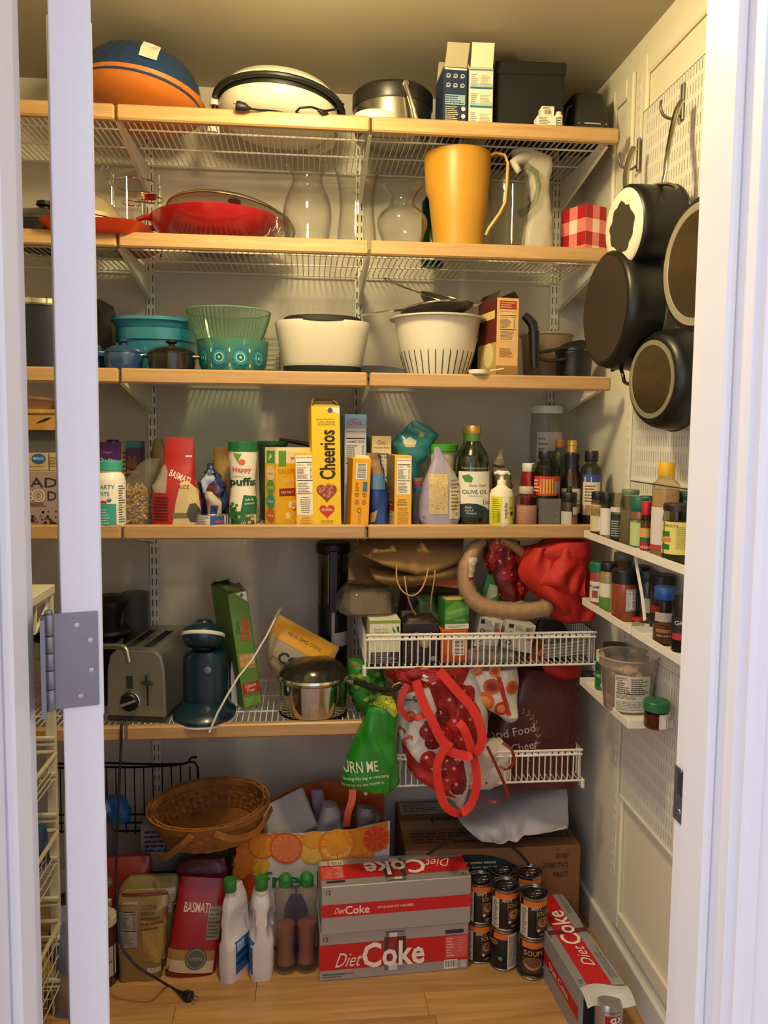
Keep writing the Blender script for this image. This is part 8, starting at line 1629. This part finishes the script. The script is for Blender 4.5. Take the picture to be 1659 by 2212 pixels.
t, r, h, hb = sj('honey_bottle', 'clear squeeze bottle with yellow cap and white label, tallest on top rack', 1433, 1008, 1212, 28, 1, .755, 'ece4d0', 'd8a81c', .028, 'b59a80', lab((.02, .16, .66, .62, 'cfc6c4'), (.02, .10, .66, .16, 'b5303a'), bar=(.42, .18, .62, .44)), neck=.56, ch=.9, capname='flip_cap')
sj('pickle_jar', 'wide jar with dark lid and yellow label, nearest on the top rack', 1462, 1083, 1213, 32, 1, .742, 'c9ccb0', '241416', .013, '4f5238', lab((.02, .20, .99, .80, 'cfc46a'), (.02, .42, .30, .50, 'c9773a'), (.04, .52, .26, .62, '2c6a34'), (.04, .28, .26, .38, '2c6a34'), txt=(('WAYS', .30, .73, .05, '5a4a20', .4),), ln=(.45, .3, .9, .72, 12, 'a09440', 5)), rib=False, neck=.92)
sj('spice_jar', 'dark jar half hidden behind the yellow-label jar at the frame edge', 1478, 1068, 1210, 22, 1, .80, '26302c', '14403a', .016)
# middle rack
sj('spice_jar', 'green-capped red spice jar with white picture label on middle rack', 1293, 1203, 1295, 19, 2, .745, '8a4a34', '0f6a4a', .022, None, lab((.02, .10, .98, .74, 'd0ccc0'), (.02, .70, .98, .78, 'b53a34'), (.02, .50, .98, .58, '1d5a4c'), (.5, .24, .8, .42, '4a8a4c'), (.15, .22, .45, .44, '8a4a3a')), shoulder=False)
sj('glass_jar', 'clear jar with grey metal lid at the back of middle rack', 1343, 1183, 1300, 18, 2, .795, 'c9c4b4', '6b6a60', .018, 'a39a84', None, neck=.97)
sj('herb_jar', 'yellow green herb jar with black cap and green label on middle rack', 1313, 1207, 1312, 19, 2, .742, '8a8048', '16171c', .020, None, lab((.02, .36, .6, .70, 'd3cfc0'), (.02, .04, .6, .36, '55802c'), (.6, .04, .98, .7, '9a8c54')))
sj('paprika_jar', 'largest red-brown spice jar with black cap and barcode label, middle rack', 1348, 1223, 1332, 26, 2, .745, '8a3f26', '14151d', .030, None, lab((.55, .28, .93, .86, 'b9b4b4'), bar=(.66, .34, .86, .80)), shoulder=False)
sj('spice_jar', 'black-capped jar with grey label between the white strip and red jar', 1380, 1215, 1330, 22, 2, .785, '232623', '15191b', .022, None, lab((.2, .2, .95, .55, '8d8f88')))
sj('spice_jar', 'dark green capped jar behind the blue-capped shaker', 1398, 1229, 1340, 20, 2, .79, '1c2220', '123a34', .022, None, lab((.3, .25, .98, .6, '989a90')))
sj('spice_jar', 'black cap jar with red rim, behind the blue-capped shaker at right', 1428, 1237, 1362, 24, 2, .782, '1d1718', '1a1518', .030, None, lab((.02, .45, .4, .62, 'a8242c')), shoulder=False)
sj('pepper_shaker', 'clear ribbed shaker with bright blue cap and brown powder, middle rack', 1434, 1258, 1382, 23, 2, .742, 'd8d0c4', '164c96', .024, '8a5a34', lab((.1, .52, .9, .72, 'a39c98'), (.15, .28, .9, .36, '96603c'), txt=(('SEA SALT', .5, .22, .04, 'c9bcae', .6),)), neck=.92, ch=.45)
sj('grinder_jar', 'black label grinder jar with upside-down lettering at frame edge', 1468, 1252, 1398, 18, 2, .748, 'c4beb4', None, .02, '15151a', lab((.02, .30, .98, .62, '15161c'), (.1, .22, .8, .34, 'a8202c'), txt=(('GRI', .45, .52, .07, 'c9c4b8', .5),)), ch=.6)
sj('tiny_box', 'small white box with red top tucked beside the white strip, middle rack', 1378, 1335, 1357, 13, 2, .742, 'e0dccc', 'a8201c', .004, None, None, shoulder=False, cat='box', rib=False)
# lowest rack
sj('glass_jar', 'jar with wide black lid at the back of the lowest rack', 1333, 1377, 1480, 25, 3, .775, 'c9c0b0', '17171b', .020, '8a8474', None, neck=.95)
sj('bouillon_jar', 'green jar with white cap lettered chicken on lowest rack', 1307, 1415, 1500, 16, 3, .75, '0f6a2c', 'd4d0be', .026, None, lab((.02, .7, .98, .92, '123c20'), txt=(('CHICKEN', .4, .52, .12, 'c9d4bc', .9), ('B', .5, .2, .12, 'd8e0cc', .2))), neck=.85)
t, r, h, hb = sj('black_disc', 'black lid lying flat at the far end of the lowest rack', 1278, 1458, 1474, 17, 3, .745, '1a1b20', None, .002, None, None, shoulder=False, cat='cover')
t = thing('deli_tub', 'large clear plastic tub of pale chips with nutrition label on lowest rack', 'tub', (0, 0, 0)); p = XP(1365, 1535, .757); p.y += .03; t.location = (p.x, p.y, ZR[3]+.0005); Y = p.y; rt = (A(1428, 1430, Y)-A(1306, 1430, Y)).length/2*.97; rb_ = rt*.80; hh = XP(1365, 1417, .757).z-p.z
m = MB().lathe([(rb_*.96, 0), (rb_, .003), (rt*.97, hh*.80), (rt, hh*.82), (rt, hh*.97), (rt*1.03, hh)], 44, wall=.0015); part(m, 'tub_body', glass('ece4dc', .06, .4, .16), t)
ang = math.atan2(-p.x, p.y); q = Pr(m, 2*rt, hh, ang=ang, res=12, off=.001); q.rect(.30, .05, .86, .74, 'd8d0bc', 0, 12); q.text('Nutrition', .40, .70, .04, '2a2622', fit=.17, bold=.02); q.text('Facts', .37, .655, .04, '2a2622', fit=.10, bold=.02); q.lines(.33, .42, .52, .62, 5, '3a3630', 3); q.text('100', .50, .44, .05, '1c1a18', fit=.09, bold=.03, L=5); q.lines(.56, .42, .84, .70, 7, '4a463e', 4); q.rect(.32, .395, .84, .41, '2a2622', 2); q.lines(.32, .30, .84, .385, 4, '6a655a', 5); q.lines(.32, .08, .84, .26, 6, '8a8474', 6); q.done(t)
rd = random.Random(12); m = MB()
for i in range(64):
    z = rd.uniform(.004, hh*.72); a_ = rd.uniform(0, 2*PI); R = (rb_+(rt-rb_)*z/hh)-.020; rr = R*math.sqrt(rd.random()); M = T_(rr*math.cos(a_), rr*math.sin(a_), z) @ Rx(rd.uniform(-1.2, 1.2)) @ Ry(rd.uniform(-1.2, 1.2)) @ Rz(rd.uniform(0, 6))
    s = rd.uniform(.012, .017); m.lathe([(s*.3, -.0012), (s, 0), (s*.95, .0018), (s*.2, .0005)], 9, M, fn=lambda a, z: 1+.12*math.sin(3*a))
part(m, 'dried_chips', mat('c9ae86', .7, var=.2), t, kind='stuff', smooth=30)
part(MB().tube(circ(rt*1.03, hh, k=44), .0022, 8, closed=True), 'rim', glass('e4dcd4', .06, .4, .3), t)
sj('small_tub', 'small round container with green twist lid and barcode at the end of lowest rack', 1426, 1493, 1552, 25, 3, .772, 'd0b8a0', '1f6a3c', .020, '7c4a34', lab((.62, .05, .98, .9, 'c9c6c0'), bar=(.68, .1, .94, .8)), rib=True, shoulder=False, cat='tub')
